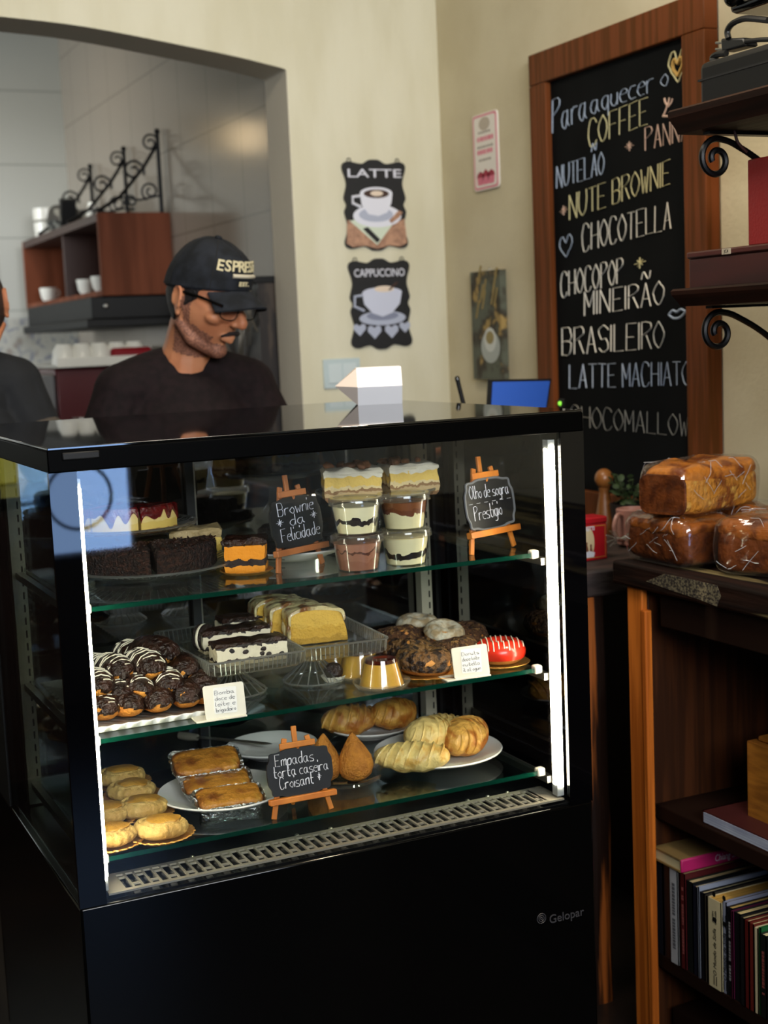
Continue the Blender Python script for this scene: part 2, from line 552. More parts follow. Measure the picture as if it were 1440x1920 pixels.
# front window (behind the camera): frame and lit pane
wf = struct(MB().box(-0.75, 1.45, -1.6, -1.56, 1.62, 2.78).build('window_1', mat('window_frame_paint', '#5a4632', 0.5), smooth=False))
M_SKYP = mat('daylit_pane', '#dfe6ef', 0.3, emit=1.5)
MB().box(-0.68, 0.32, -1.558, -1.553, 1.69, 2.71).build('glowing_pane', M_SKYP, wf, smooth=False)
MB().box(0.38, 1.38, -1.558, -1.553, 1.69, 2.71).build('glowing_pane', M_SKYP, wf, smooth=False)
wf2 = struct(MB().box(0.93, 1.49, -1.6, -1.56, 0.60, 1.10).build('blue_reflection_panel', mat('blue_panel_frame', '#c9ced6', 0.5), smooth=False))  # unseen blue glowing panel with ring, added to reflect in the front glass
p2 = MB().box(0.95, 1.47, -1.558, -1.553, 0.62, 1.08).build('glowing_pane', mat('blue_glow_pane', '#8fb2e6', 0.3, emit=10), wf2, smooth=False)
MB().torus(0.13, 0.007, M=T(1.27, -1.545, 0.84) @ rotm(PI / 2)).build('ring_ornament', mat('ring_grey', '#27303f', 0.4), wf2)

# ================================================================== DISPLAY CASE
DX0, DX1, DY0, DY1 = 0.416, 1.310, 1.985, 2.72
ZT, ZB = 1.283, 0.614        # top of the case, bottom of the glazed part
Z1, Z2, Z3 = 1.042, 0.842, 0.660
YR = 2.52                    # rear glass doors
case = thing('refrigerated_display_case', 'black refrigerated pastry display case with glass front and lit shelves', 'display case', (0, 0, 0))
b = MB().box(DX0, DX1, DY0, DY1, 0.06, 0.606)
b.build('base_cabinet', M_BLACK, case, bevel=0.004)
MB().box(DX0 + 0.03, DX1 - 0.03, DY0 + 0.04, DY1 - 0.04, 0.0, 0.06).build('plinth', M_BLKM, case)
M_TOPG = mat('black_glass_top', '#020202', 0.035, spec=0.9, ior=1.6)
MB().box(DX0, DX1, DY0, 2.76, 1.247, ZT - 0.004).build('top_panel', mat('black_fascia', '#010101', 0.45, spec=0.03), case, bevel=0.002)
MB().box(DX0 + 0.001, DX1 - 0.001, DY0 + 0.001, 2.76, ZT - 0.004, ZT).build('top_glass', M_TOPG, case, bevel=0.001)
M_FRIT = mat('black_enamelled_glass', '#030304', 0.02, spec=0.5)
MB().box(DX0, 0.456, DY0, DY0 + 0.008, 0.606, 1.247).build('front_glass_border', M_FRIT, case)
MB().box(1.264, DX1, DY0, DY0 + 0.008, 0.606, 1.247).build('front_glass_border', M_FRIT, case)
MB().box(0.456, 1.264, DY0 + 0.001, DY0 + 0.006, 0.606, 1.247).build('front_glass', glass_mat('front_pane', (0.98, 0.99, 0.985), 1.5), case)
MB().box(DX0 + 0.002, DX0 + 0.008, DY0 + 0.012, YR, 0.606, 1.247).build('side_glass', glass_mat('left_pane', (0.62, 0.66, 0.63), 1.62), case)
M_SMOKE = glass_mat('smoked_glass', (0.02, 0.022, 0.03), 2.6, haze=0.015)
MB().box(DX1 - 0.008, DX1 - 0.002, DY0 + 0.012, YR, 0.606, 1.247).build('side_glass', M_SMOKE, case)
MB().box(DX0, DX0 + 0.014, YR, DY1, 0.606, 1.247).build('rear_side_panel', M_BLKM, case)
MB().box(DX1 - 0.014, DX1, YR, DY1, 0.606, 1.247).build('rear_side_panel', M_BLKM, case)
M_REAR = glass_mat('rear_pane', (0.14, 0.16, 0.19), 3.3, haze=0.07)  # milky haze added in place of the grey reflections at the back
xs = onY(372, 1000, YR).x
for x0, x1, y in ((DX0 + 0.03, xs + 0.02, YR + 0.012), (xs - 0.02, DX1 - 0.03, YR)):
    d = MB().box(x0, x1, y, y + 0.005, 0.62, 1.247).build('sliding_door', M_REAR, case)
    for xa in (x0, x1 - 0.016):
        MB().box(xa, xa + 0.016, y - 0.003, y + 0.008, 0.62, 1.247).build('door_stile', mat('dark_aluminium', '#3c3e40', 0.35, 0.8), d)
    MB().box(x0 + 0.016, x0 + 0.0185, y - 0.004, y - 0.002, 0.62, 1.247).build('door_seal', M_STEEL, d)
# slotted rear posts
M_SLOTP = mat('cream_enamel_metal', '#cfc7ae', 0.35, 0.3)
for px in (DX0 + 0.03, DX1 - 0.062):
    p = MB().box(px, px + 0.024, YR - 0.03, YR - 0.006, 0.612, 1.247).build('slotted_post', M_SLOTP, case)
    s = MB()
    for k in range(26):
        s.box(px + 0.016, px + 0.019, YR - 0.0308, YR - 0.029, 0.64 + k * 0.023, 0.653 + k * 0.023)
    s.build('post_slots', M_BLKM, p)
# led strips along the front posts
M_LED = mat('led_strip_light', '#fff3d6', 0.4, emit=54)
for x0, x1, lead in ((0.4565, 0.4625, 0), (1.2495, 1.2605, 1)):
    ch = MB().box(x0 - 0.001, x1 + 0.001, 2.0, 2.016, 0.62, 1.235).build('led_channel', mat('clear_channel_grey', '#8b8f92', 0.2), case)
    l = MB()
    for k in range(60):
        z = 0.637 + k * 0.0098
        l.box(x0 + 0.0012, x1 - 0.0012, 1.9965, 2.0, z, z + 0.0086)
    if lead: l.box(x0 - 0.0022, x0 - 0.001, 2.003, 2.012, 0.64, 1.22)
    else: l.box(x1 + 0.001, x1 + 0.0022, 2.003, 2.012, 0.64, 1.22)
    l.build('led_strip', M_LED, case)
# light strip above, hidden under the top panel
# glass shelves with their rails and caps
M_SHELF = glass_mat('shelf_glass', (0.86, 0.95, 0.92), 1.5)
M_EDGE = mat('green_glass_edge', '#06382b', 0.06, trans=0.35, ior=1.45, spec=0.8)
M_RAIL = mat('rail_metal', '#8e8b84', 0.3, 0.9)
M_CAP = mat('cap_white', '#e2ddcb', 0.45)
SHY = 2.030
for z in (Z1, Z2, Z3):
    sh = MB().box(0.466, 1.236, SHY + 0.002, YR - 0.035, z - 0.007, z).build('glass_shelf', M_SHELF, case)
    MB().box(0.466, 1.236, SHY, SHY + 0.002, z - 0.0072, z).build('front_edge', M_EDGE, sh)
    MB().box(1.228, 1.243, SHY - 0.003, SHY + 0.012, z - 0.010, z + 0.005).build('corner_cap', M_CAP, sh, bevel=0.003)
    MB().box(0.461, 0.474, SHY - 0.003, SHY + 0.012, z - 0.010, z + 0.005).build('corner_cap', M_CAP, sh, bevel=0.003)
    MB().box(1.240, 1.252, 2.018, YR - 0.03, z - 0.020, z - 0.008).build('shelf_rail', M_RAIL, case)
    MB().box(0.452, 0.464, 2.018, YR - 0.03, z - 0.020, z - 0.008).build('shelf_rail', M_RAIL, case)
# floor of the case and the air grille
MB().box(DX0 + 0.01, DX1 - 0.01, DY0 + 0.006, YR - 0.004, 0.606, 0.609).build('case_floor', mat('dark_case_floor', '#101114', 0.25), case)
g = MB(); n = 0
GZ = 0.617
g.box(0.462, 1.258, 1.994, 2.003, GZ - 0.003, GZ).box(0.462, 1.258, 2.062, 2.072, GZ - 0.003, GZ)
x = 0.49
g.box(0.462, 0.49, 2.003, 2.062, GZ - 0.003, GZ).box(1.222, 1.258, 2.003, 2.062, GZ - 0.003, GZ)
odd = 0
while x < 1.222:
    g.box(x + 0.0105, x + 0.0142, 2.003, 2.062, GZ - 0.003, GZ)
    y = 2.016 if odd else 2.048
    g.box(x, x + 0.011, y, y + 0.004, GZ - 0.003, GZ)
    x += 0.0142; odd = 1 - odd
g.build('air_grille', mat('polished_grille_steel', '#c4bdac', 0.25, 0.65), case, smooth=False)
rv_ = MB()
for x in (0.62, 0.80, 0.86, 1.12, 1.16, 1.2):
    rv_.ball(0.004, 0.004, 0.003, nu=10, nv=6, M=T(x, 2.088, 0.611))
rv_.build('rivets', M_STEEL, case)
# maker's mark on the base
lg = MB(); q = onY(1015, 1722, DY0)
for r in (0.0085, 0.0052, 0.002):
    lg.torus(r, 0.0008, 28, 6, M=T(q.x, DY0 - 0.0005, q.z) @ rotm(PI / 2))
tq = onY(1062, 1717, DY0)
tm = text_mb('Gelopar', 0.0215, T(tq.x, DY0 - 0.0005, tq.z) @ rotm(PI / 2), 0.0004)
lg.add(tm.v, tm.f)
lg.build('maker_emblem', mat('grey_emblem', '#3c3c40', 0.5, 0.3), case)
# black clip on the top front corner
c = onY(155, 853, DY0)
MB().box(c.x - 0.03, c.x + 0.024, DY0 - 0.004, DY0, c.z - 0.006, c.z + 0.005).build('corner_clip', M_BLKM, case, bevel=0.002)

recenter(case)
# ================================================================== ON TOP: the white paper box
BX = [onZ(622, 763, ZT), onZ(668, 761, ZT), onZ(756, 757, ZT)]
M_PAPER = mat('white_card', '#e9e9ee', 0.6)
bx = thing('paper_box', 'white faceted card box standing on the black case top', 'box', (BX[1].x, BX[1].y, ZT))
e1 = (BX[2] - BX[1]); wlen = e1.length; a0 = math.atan2(e1.y, e1.x)
bx.rotation_euler = (0, 0, a0)
H = 0.074; D = 0.105; ctr = 0.012
m = MB()
def hexring(x, bulge):
    return [(x, 0.012, 0.0), (x, -bulge, H * 0.5), (x, 0.014, H), (x, D - 0.02, H), (x, D, H * 0.5), (x, D - 0.02, 0.0)]
m.grid([hexring(0.004, 0.010), hexring(wlen * 0.99, 0.010)], None, True, False, True)
m.build('sleeve', M_PAPER, bx, ang=15)
m = MB()
L = [Vector(p) for p in hexring(0.004, 0.010)]
m.add(L + [Vector((-0.036, 0.06, H * 0.56)), Vector((-0.040, 0.02, H * 0.54))], [(0, 1, 7), (1, 2, 7), (2, 3, 6, 7), (3, 4, 6), (4, 5, 6), (5, 0, 7, 6)])
m.build('end_flap', mat('shaded_card_end', '#cdbfb4', 0.6), bx, ang=10)  # white card too; the shade on the left end is in its colour
m = MB(); RNDb = random.Random(3)
for i in range(4):
    for j in range(4):
        m.ball(0.0009, 0.0006, 0.0009, nu=6, nv=4, M=T(wlen * 0.68 + i * 0.009, 0.006 - 0.012 * (j * 0.1) , H * 0.93 - j * 0.0065))
for xx, ww in ((0.35, 0.02), (0.63, 0.018)):
    m.box(wlen * xx, wlen * xx + ww, -0.0075, -0.004, H * 0.53, H * 0.555)
m.build('print', mat('grey_print', '#6a6a6e', 0.7), bx)

# ================================================================== WALL THINGS
def plaque_outline(w, h, n=6):
    half = [(0.0, 0.5), (0.08, 0.495), (0.18, 0.455), (0.28, 0.462), (0.38, 0.478), (0.46, 0.465), (0.495, 0.43), (0.49, 0.38), (0.455, 0.30), (0.44, 0.22), (0.47, 0.13), (0.485, 0.07), (0.455, 0.02)]
    lower = [(x, -y) for x, y in reversed(half[:-1])]
    r = half + [(0.45, 0.0)] + [(0.455, -0.02)] + lower
    pts = [(x * w, y * h, 0) for x, y in r]
    left = [(-x * w, y * h, 0) for x, y in reversed(r[1:-1])]
    return [(p.x, p.y) for p in smooth_path(pts + left, 3, True)]
def ell(cx, cy, a, b, n=28, a0=0, a1=2 * PI):
    return [(cx + a * math.cos(a0 + (a1 - a0) * i / (n - 1 if a1 - a0 < 6.2 else n)), cy + b * math.sin(a0 + (a1 - a0) * i / (n - 1 if a1 - a0 < 6.2 else n))) for i in range(n)]
M_SIGNB = mat('black_sign_paint', '#0c0b0d', 0.55)
M_PRW = mat('printed_white', '#d9d9e2', 0.6); M_PRG = mat('printed_grey', '#a9aebf', 0.6); M_PRC = mat('printed_coffee', '#3a2116', 0.6)
M_PRT = mat('printed_tan', '#b58a6e', 0.6, col2='#8f6a55', scale=60); M_PRN = mat('printed_napkin', '#c9d2bd', 0.6); M_PRX = mat('printed_foam', '#dcc9b4', 0.6)
def wall_sign(name, label, p_tl, p_br, title, kind):
    a = onY(*p_tl, YB); b_ = onY(*p_br, YB)
    w_, h_ = abs(b_.x - a.x), abs(a.z - b_.z)
    cx, cz = (a.x + b_.x) / 2, (a.z + b_.z) / 2
    t = thing(name, label, 'sign', (cx, YB - 0.002, cz))
    M = rotm(PI / 2)
    MB().prism(plaque_outline(w_, h_), 0.0, 0.006, M).build('board', M_SIGNB, t, ang=30)
    def pr(nm, poly, m_, k):
        MB().prism([(x * w_, y * h_) for x, y in poly], 0.006, 0.0066 + 0.0004 * k, M).build(nm, m_, t, smooth=False)
    for sx in (-0.38, 0.38):
        MB().torus(0.006, 0.0012, 16, 6, M=T(sx * w_, -0.003, h_ * 0.49) @ M).build('hanging_loop', M_IRON, t)
    if kind == 'latte':
        pr('printed_table', [(-0.45, -0.16), (-0.2, -0.2), (0.3, -0.2), (0.45, -0.15), (0.48, -0.42), (0.38, -0.46), (0.18, -0.445), (0, -0.485), (-0.18, -0.445), (-0.38, -0.46), (-0.48, -0.42)], M_PRT, 0)
        pr('printed_napkin', [(-0.42, -0.17), (0.0, -0.44), (0.25, -0.22), (0.0, -0.12)], M_PRN, 1)
        pr('printed_napkin_stripe', [(-0.22, -0.26), (-0.14, -0.24), (0.05, -0.38), (0.0, -0.42)], M_SIGNB, 2)
        pr('printed_saucer', ell(0.02, -0.12, 0.38, 0.125), M_PRW, 2)
        pr('printed_saucer_well', ell(0.0, -0.105, 0.27, 0.08), M_PRG, 3)
        pr('printed_cup', [(-0.24, 0.12), (-0.22, 0.0), (-0.12, -0.1), (0.04, -0.12), (0.18, -0.08), (0.25, 0.03), (0.27, 0.13)] + ell(0.015, 0.13, 0.255, 0.068, 14, 0, PI)[1:-1], M_PRW, 4)
        pr('printed_coffee', ell(0.015, 0.125, 0.2, 0.048), M_PRC, 5)
        pr('printed_foam', ell(0.02, 0.128, 0.1, 0.03), M_PRX, 6)
        pr('printed_cookie', [(0.2, -0.17), (0.36, -0.06), (0.42, -0.08), (0.36, -0.14), (0.24, -0.2)], M_PRT, 6)
        MB().tube([(x * w_, y * h_, 0.0085) for x, y in ((-0.24, 0.1), (-0.36, 0.09), (-0.36, 0.02), (-0.24, -0.02))], 0.0045, 6, M).build('printed_handle', M_PRW, t)
        ty, tw, sz = 0.345, 0.84, 0.034
    else:
        for k, (x, y, s) in enumerate(((-0.36, -0.27, 0.10), (-0.12, -0.3, 0.11), (0.16, -0.3, 0.11), (0.38, -0.26, 0.09))):
            pr('printed_heart', [(x, y - s * 0.75), (x - s, y), (x - s * 0.95, y + s * 0.45), (x - s * .5, y + s * 0.6), (x, y + s * 0.35), (x + s * .5, y + s * 0.6), (x + s * .95, y + s * 0.45), (x + s, y)], M_PRG, 0)
        pr('printed_saucer', ell(0.02, -0.155, 0.38, 0.08), M_PRG, 1)
        pr('printed_saucer_well', ell(0.02, -0.13, 0.26, 0.05), mat('printed_shadow', '#7d8296', 0.6), 2)
        pr('printed_cup', [(-0.30, 0.12), (-0.27, 0.0), (-0.14, -0.1), (0.02, -0.14), (0.18, -0.1), (0.31, 0.0), (0.35, 0.13)] + ell(0.03, 0.13, 0.32, 0.055, 14, 0, PI)[1:-1], mat('printed_lilac_white', '#c3c6d6', 0.6), 3)
        pr('printed_foam', ell(0.06, 0.165, 0.16, 0.035), M_PRX, 4)
        pr('printed_wafer', [(0.12, 0.15), (0.16, 0.15), (0.3, 0.235), (0.26, 0.24)], M_PRC, 5)
        MB().tube([(x * w_, y * h_, 0.0085) for x, y in ((-0.29, 0.1), (-0.42, 0.09), (-0.43, -0.02), (-0.28, -0.07))], 0.0045, 6, M).build('printed_handle', M_PRG, t)
        ty, tw, sz = 0.34, 0.82, 0.032
    mt = text_mb(title, sz, M @ T(0, ty * h_, 0.0066), 0.0004, bold=0.0002, width=tw * w_)
    mt.build('printed_title', M_PRW, t, smooth=False)
    return t
wall_sign('coffee_sign', 'black scalloped LATTE sign with painted white cup, upper of the two on the wall', (638, 299), (764, 469), 'LATTE', 'latte')
wall_sign('coffee_sign', 'black scalloped CAPPUCCINO sign with white cup and hearts, below the latte sign', (650, 486), (772, 652), 'CAPPUCCINO', 'capp')
# light switch
a = onY(603, 672, YB); b_ = onY(676, 724, YB)
sw = thing('light_switch', 'pale blue double light switch plate low on the back wall behind the paper box', 'light switch', ((a.x + b_.x) / 2, YB, (a.z + b_.z) / 2))
MB().box(-0.058, 0.058, -0.008, 0, -0.045, 0.04).build('plate', mat('switch_plate', '#b9c6c6', 0.35), sw, bevel=0.002)
for x0 in (-0.044, 0.002):
    MB().box(x0, x0 + 0.042, -0.011, -0.008, -0.03, 0.026).build('rocker', mat('switch_rocker', '#c8d2d2', 0.3), sw, bevel=0.001)

def wallX(px, X=XR):
    return onX(px[0], px[1], X)
# pink cupcake sign on the right wall: local u runs towards the camera (-Y), v up
def wall_panel(name, label, cat, c_tl, c_br, thick, m_):
    a = wallX(c_tl); b2 = wallX(c_br)
    w_, h_ = abs(a.y - b2.y), abs(a.z - b2.z)
    t = thing(name, label, cat, (XR - 0.002, (a.y + b2.y) / 2, (a.z + b2.z) / 2))
    t.rotation_euler = (0, 0, -PI / 2)
    return t, w_, h_
FR = rotm(PI / 2)       # local: x along the wall, z up, -y towards the room
t, w_, h_ = wall_panel('cupcake_sign', 'small white tin sign with pink border and cupcakes on the right wall', 'sign', (889, 219), (940, 350), 0.004, None)
def rr(w, h, r, n=5):
    o = []
    for cx, cy, a0 in ((w / 2 - r, h / 2 - r, 0), (-w / 2 + r, h / 2 - r, PI / 2), (-w / 2 + r, -h / 2 + r, PI), (w / 2 - r, -h / 2 + r, 1.5 * PI)):
        o += [(cx + r * math.cos(a0 + k * PI / 2 / n), cy + r * math.sin(a0 + k * PI / 2 / n)) for k in range(n + 1)]
    return o
M_PINK = mat('pink_print', '#d8748a', 0.5); M_RASP = mat('raspberry_print', '#9c1f3c', 0.5); M_SIGNW = mat('white_tin', '#e6dfd6', 0.4)
MB().prism(rr(w_, h_, 0.012), 0, 0.005, FR).build('board', M_SIGNW, t, ang=30)
MB().prism(rr(w_ * 0.95, h_ * 0.97, 0.011), 0.005, 0.0054, FR).build('pink_border', M_PINK, t, ang=30)
MB().prism(rr(w_ * 0.86, h_ * 0.92, 0.009), 0.0054, 0.0058, FR).build('printed_ground', M_SIGNW, t, ang=30)
cm = MB(); ct = MB(); ln = MB(); ln2 = MB()
for k in (-1, 0, 1):
    x = k * w_ * 0.22
    cm.prism([(x - 0.018, -h_ * 0.33), (x + 0.018, -h_ * 0.33), (x + 0.014, -h_ * 0.43), (x - 0.014, -h_ * 0.43)], 0.0058, 0.0062, FR)
    ct.prism([(x - 0.02, -h_ * 0.33), (x - 0.015, -h_ * 0.28), (x, -h_ * 0.23 - 0.004 * abs(k)), (x + 0.015, -h_ * 0.28), (x + 0.02, -h_ * 0.33)], 0.0058, 0.0064, FR)
cm.build('cupcake_case_print', M_PINK, t, smooth=False); ct.build('cupcake_top_print', M_RASP, t, smooth=False)
for j, (y, wd) in enumerate(((0.24, 0.5), (0.14, 0.62), (0.05, 0.6), (-0.03, 0.62), (-0.12, 0.5))):
    x = -w_ * wd / 2
    while x < w_ * wd / 2:
        s = RNDb.uniform(0.006, 0.014)
        (ln if j in (1, 3) else ln2).box(x, x + s, -0.0063, -0.0056, h_ * y, h_ * y + (0.012 if j in (1, 3) else 0.006))
        x += s + 0.004
ln.build('pink_lettering', M_PINK, t, smooth=False); ln2.build('grey_lettering', mat('sign_grey_print', '#9a9188', 0.6), t, smooth=False)
MB().prism(ell(-0.0, h_ * 0.36, 0.03, 0.018), 0.0058, 0.0063, FR).build('ornament_print', mat('sign_ornament', '#b8ab9c', 0.5), t, smooth=False)
# tall canvas with coffee picture
t, w_, h_ = wall_panel('coffee_canvas', 'tall narrow canvas picture of a white coffee cup on mottled brown ground', 'picture', (894, 511), (956, 711), 0.02, None)
MB().prism(rr(w_, h_, 0.002), 0, 0.02, FR).build('canvas', mat('mottled_print', '#5d6153', 0.7, col2='#3b352a', scale=14, lo=0.42, hi=0.58, col3='#a58a52', scale3=16, lo3=0.56, hi3=0.64), t, ang=30)
q = (w_ * 0.12, -h_ * 0.16)
MB().prism(ell(q[0], q[1] - 0.012, 0.052, 0.045), 0.02, 0.0205, FR).build('printed_saucer', mat('print_saucer', '#aeb3ad', 0.7), t, smooth=False)
MB().prism(ell(q[0], q[1] + 0.008, 0.033, 0.034), 0.0205, 0.021, FR).build('printed_cup', mat('print_cup', '#d0d2cb', 0.7), t, smooth=False)
MB().prism(ell(q[0], q[1] + 0.014, 0.022, 0.018), 0.021, 0.0214, FR).build('printed_coffee', mat('print_coffee', '#9a8a5a', 0.7), t, smooth=False)
sk = MB()
for k in range(9):
    x = w_ * RNDb.uniform(-0.4, 0.35); y = h_ * RNDb.uniform(0.02, 0.4)
    sk.tube([(x, y, 0.0205), (x + 0.012, y + 0.03, 0.0205), (x + 0.02, y + 0.05, 0.0205)], 0.003, 5, FR)
sk.build('printed_leaves', mat('print_straw', '#8f7a48', 0.7), t)
MB().torus(0.006, 0.001, 14, 6, M=FR @ T(0, h_ * 0.51, 0.003)).build('hook', M_STEEL, t)

# chalkboard on the right wall
XB = 1.975
M_FRAMEW = mat('red_brown_wood', '#6d3a1b', 0.55, col2='#58300f', scale=60, stretch=(1, 1, 0.05), lo=0.42, hi=0.6, bump=0.08, spec=0.15)
bd = thing('chalkboard', 'tall chalkboard menu in a red brown wooden frame on the right wall', 'chalkboard', (XB, 2.83, 1.0))
Y0, Y1, ZC0, ZC1 = onX(1336, 430, XB).y, onX(1008, 400, XB).y, 0.932, 2.112
yc, zc = 2.83, 1.0
fi = 0.078
MB().box(0, 0.02, Y0 + 0.03 - yc, Y1 - 0.03 - yc, ZC0 - zc + 0.03, ZC1 - zc - 0.03).build('slate', mat('black_slate', '#090a0b', 0.8, col2='#0e0f10', scale=6, spec=0.1), bd, smooth=False)
for nm, y0, y1, z0, z1 in (('frame_rail', Y0, Y1, ZC1 - fi, ZC1), ('frame_rail', Y0, Y1, ZC0, ZC0 + fi), ('frame_stile', Y0, Y0 + fi, ZC0 + fi, ZC1 - fi), ('frame_stile', Y1 - fi, Y1, ZC0 + fi, ZC1 - fi)):
    MB().box(-0.016, 0.022, y0 - yc, y1 - yc, z0 - zc, z1 - zc).build(nm, M_FRAMEW, bd, bevel=0.003)
XS = XB - 0.0012
def chalk(px0, px1, hpx, text, r=0.0020, m_=None, jit=0.12, name='chalk_writing', parent=bd):
    a = Vector(px0); c_ = Vector(px1)
    mb = MB()
    def fn(u, v):
        p = a + (c_ - a) * u
        q_ = onX(p.x, p.y - v * hpx, XS)
        return q_ - Vector((XB, yc, zc))
    write(mb, text, fn, r, jit)
    return mb.build(name, m_ or M_CHALK, parent)
M_CBLUE = mat('pale_blue_chalk', '#a9b6c9', 0.9); M_CYEL = mat('pale_yellow_chalk', '#d8cf9e', 0.9); M_CPINK = mat('pale_pink_chalk', '#d9b7a2', 0.9)
chalk((1036, 250), (1100, 222), 62, 'Para', m_=M_CBLUE)
chalk((1108, 214), (1252, 160), 46, 'aquecer o', m_=M_CBLUE)
chalk((1104, 276), (1214, 232), 50, 'COFFEE', m_=M_CYEL)
chalk((1210, 282), (1290, 262), 42, 'PANNA', m_=M_CPINK)
chalk((1172, 289), (1188, 285), 26, '*', m_=M_CPINK)
chalk((1044, 354), (1132, 326), 42, 'NUTELÃO', m_=M_CBLUE)
chalk((1050, 410), (1064, 405), 26, '*', m_=M_CPINK)
chalk((1068, 412), (1256, 345), 46, 'NUTE BROWNIE', m_=M_CYEL)
chalk((1092, 472), (1258, 428), 50, 'CHOCOTELLA', m_=M_CHALK)
chalk((1050, 486), (1072, 478), 40, '♥', m_=M_CBLUE)
chalk((1052, 558), (1168, 530), 46, 'CHOCOPOP', m_=M_CHALK)
chalk((1190, 512), (1210, 506), 32, '*', m_=M_CYEL)
chalk((1096, 592), (1244, 570), 44, 'MINEIRÃO', m_=M_CHALK)
chalk((1054, 666), (1244, 652), 50, 'BRASILEIRO', m_=M_CHALK)
chalk((1068, 728), (1294, 722), 44, 'LATTE MACHIATO', m_=M_CBLUE)
chalk((1070, 800), (1290, 818), 40, 'CHOCOMALLOW', r=0.0013, m_=mat('faded_chalk', '#8d8a82', 0.9))
chalk((1256, 160), (1288, 148), 60, '♥', r=0.003, m_=M_CYEL)
chalk((1263, 146), (1281, 139), 34, '♥', r=0.006, m_=mat('ochre_chalk', '#cfa75c', 0.9))
# flower and lips doodles
fm = MB()
for pts in (((1243, 218), (1248, 208), (1252, 196)), ((1252, 200), (1247, 190), (1246, 184)), ((1252, 198), (1254, 190), (1255, 183)), ((1253, 200), (1259, 192), (1261, 185)), ((1243, 218), (1256, 218))):
    fm.tube([onX(x, y, XS) - Vector((XB, yc, zc)) for x, y in pts], 0.0026, 5)
fm.build('chalk_flower', M_CPINK, bd)
lm = MB()
for pts in (((1254, 590), (1262, 582), (1269, 585), (1277, 580), (1286, 584)), ((1254, 590), (1264, 597), (1276, 595), (1286, 584))):
    lm.tube([onX(x, y, XS) - Vector((XB, yc, zc)) for x, y in smooth_path([(p[0], p[1], 0) for p in pts], 4) for x, y in [(x, y)]] if False else [onX(p.x, p.y, XS) - Vector((XB, yc, zc)) for p in smooth_path([(p[0], p[1], 0) for p in pts], 4)], 0.003, 5)
lm.build('chalk_lips', M_CBLUE, bd)

# ================================================================== BOOKCASE COUNTER ON THE RIGHT
M_OLD = mat('aged_dark_wood', '#24120a', 0.65, spec=0.15, col2='#120804', scale=50, stretch=(1, 0.08, 1), bump=0.4, col3='#8d7c52', scale3=16, lo3=0.56, hi3=0.66)
M_BROWN = mat('brown_board', '#43230f', 0.6, spec=0.12, col2='#2f180a', scale=60, stretch=(1, 1, 0.04), lo=0.4, hi=0.62, bump=0.1)
M_ORNG = mat('orange_brown_stile', '#cf7228', 0.6, spec=0.1, col2='#a3541a', scale=55, stretch=(1, 1, 0.04), lo=0.42, hi=0.6, bump=0.1)
M_DKBR = mat('dark_brown_board', '#1c0d06', 0.65, spec=0.1, col2='#180b05', scale=10, stretch=(1, 0.1, 1))
CX, CZ = 1.55, 0.967
YF = 2.262
ct_ = thing('bookcase_counter', 'dark wooden bookcase counter with open shelves along the right wall', 'bookcase', (1.77, 1.4, 0))
def cbox(nm, x0, x1, y0, y1, z0, z1, m_, bv=0.003):
    return MB().box(x0 - 1.77, x1 - 1.77, y0 - 1.4, y1 - 1.4, z0, z1).build(nm, m_, ct_, bevel=bv)
cbox('worktop', CX, XR - 0.002, 0.45, YF, CZ - 0.046, CZ, M_OLD, 0.006)
pts_ = [onX(x_, y_, CX) for x_, y_ in ((1212, 1090), (1246, 1076), (1300, 1083), (1345, 1098), (1352, 1118), (1344, 1137), (1312, 1124), (1262, 1108))]
wp_ = MB(); n_ = len(pts_)
zc_ = [max(CZ - 0.043, min(CZ - 0.004, p.z)) for p in pts_]
wp_.add([(CX - 0.0008 - 1.77, p.y - 1.4, z) for p, z in zip(pts_, zc_)] + [(CX + 0.001 - 1.77, p.y - 1.4, z) for p, z in zip(pts_, zc_)], [tuple(range(n_)), tuple(range(2 * n_ - 1, n_ - 1, -1))] + [(i, n_ + i, n_ + (i + 1) % n_, (i + 1) % n_) for i in range(n_)])
wp_.build('worn_patch', mat('worn_pale_wood', '#6b6148', 0.8, col2='#1c110a', scale=260, stretch=(1, 0.7, 1), lo=0.36, hi=0.60), ct_, smooth=False)
cbox('stile', 1.562, 1.576, 2.182, 2.230, 0, CZ - 0.046, M_ORNG)
cbox('stile', 1.558, 1.574, 2.166, 2.181, 0, 0.88, M_ORNG)
cbox('top_rail', 1.566, 1.59, 0.5, 2.13, 0.855, CZ - 0.046, M_DKBR)
cbox('end_panel', 1.577, 1.95, 2.184, 2.21, 0.02, CZ - 0.046, M_BROWN)
cbox('end_panel', 1.57, 1.95, 0.5, 0.53, 0.02, CZ - 0.046, M_BROWN)
cbox('back_panel', 1.95, 1.965, 0.5, 2.21, 0.02, CZ - 0.046, M_DKBR)
ZSH = 0.492
cbox('middle_shelf', 1.585, 1.95, 0.53, 2.184, ZSH - 0.03, ZSH, M_DKBR)
ZBK = 0.190
cbox('bottom_shelf', 1.581, 1.95, 0.53, 2.184, ZBK - 0.03, ZBK, M_DKBR)
cbox('plinth', 1.60, 1.94, 0.5, 2.16, 0, 0.08, M_DKBR)
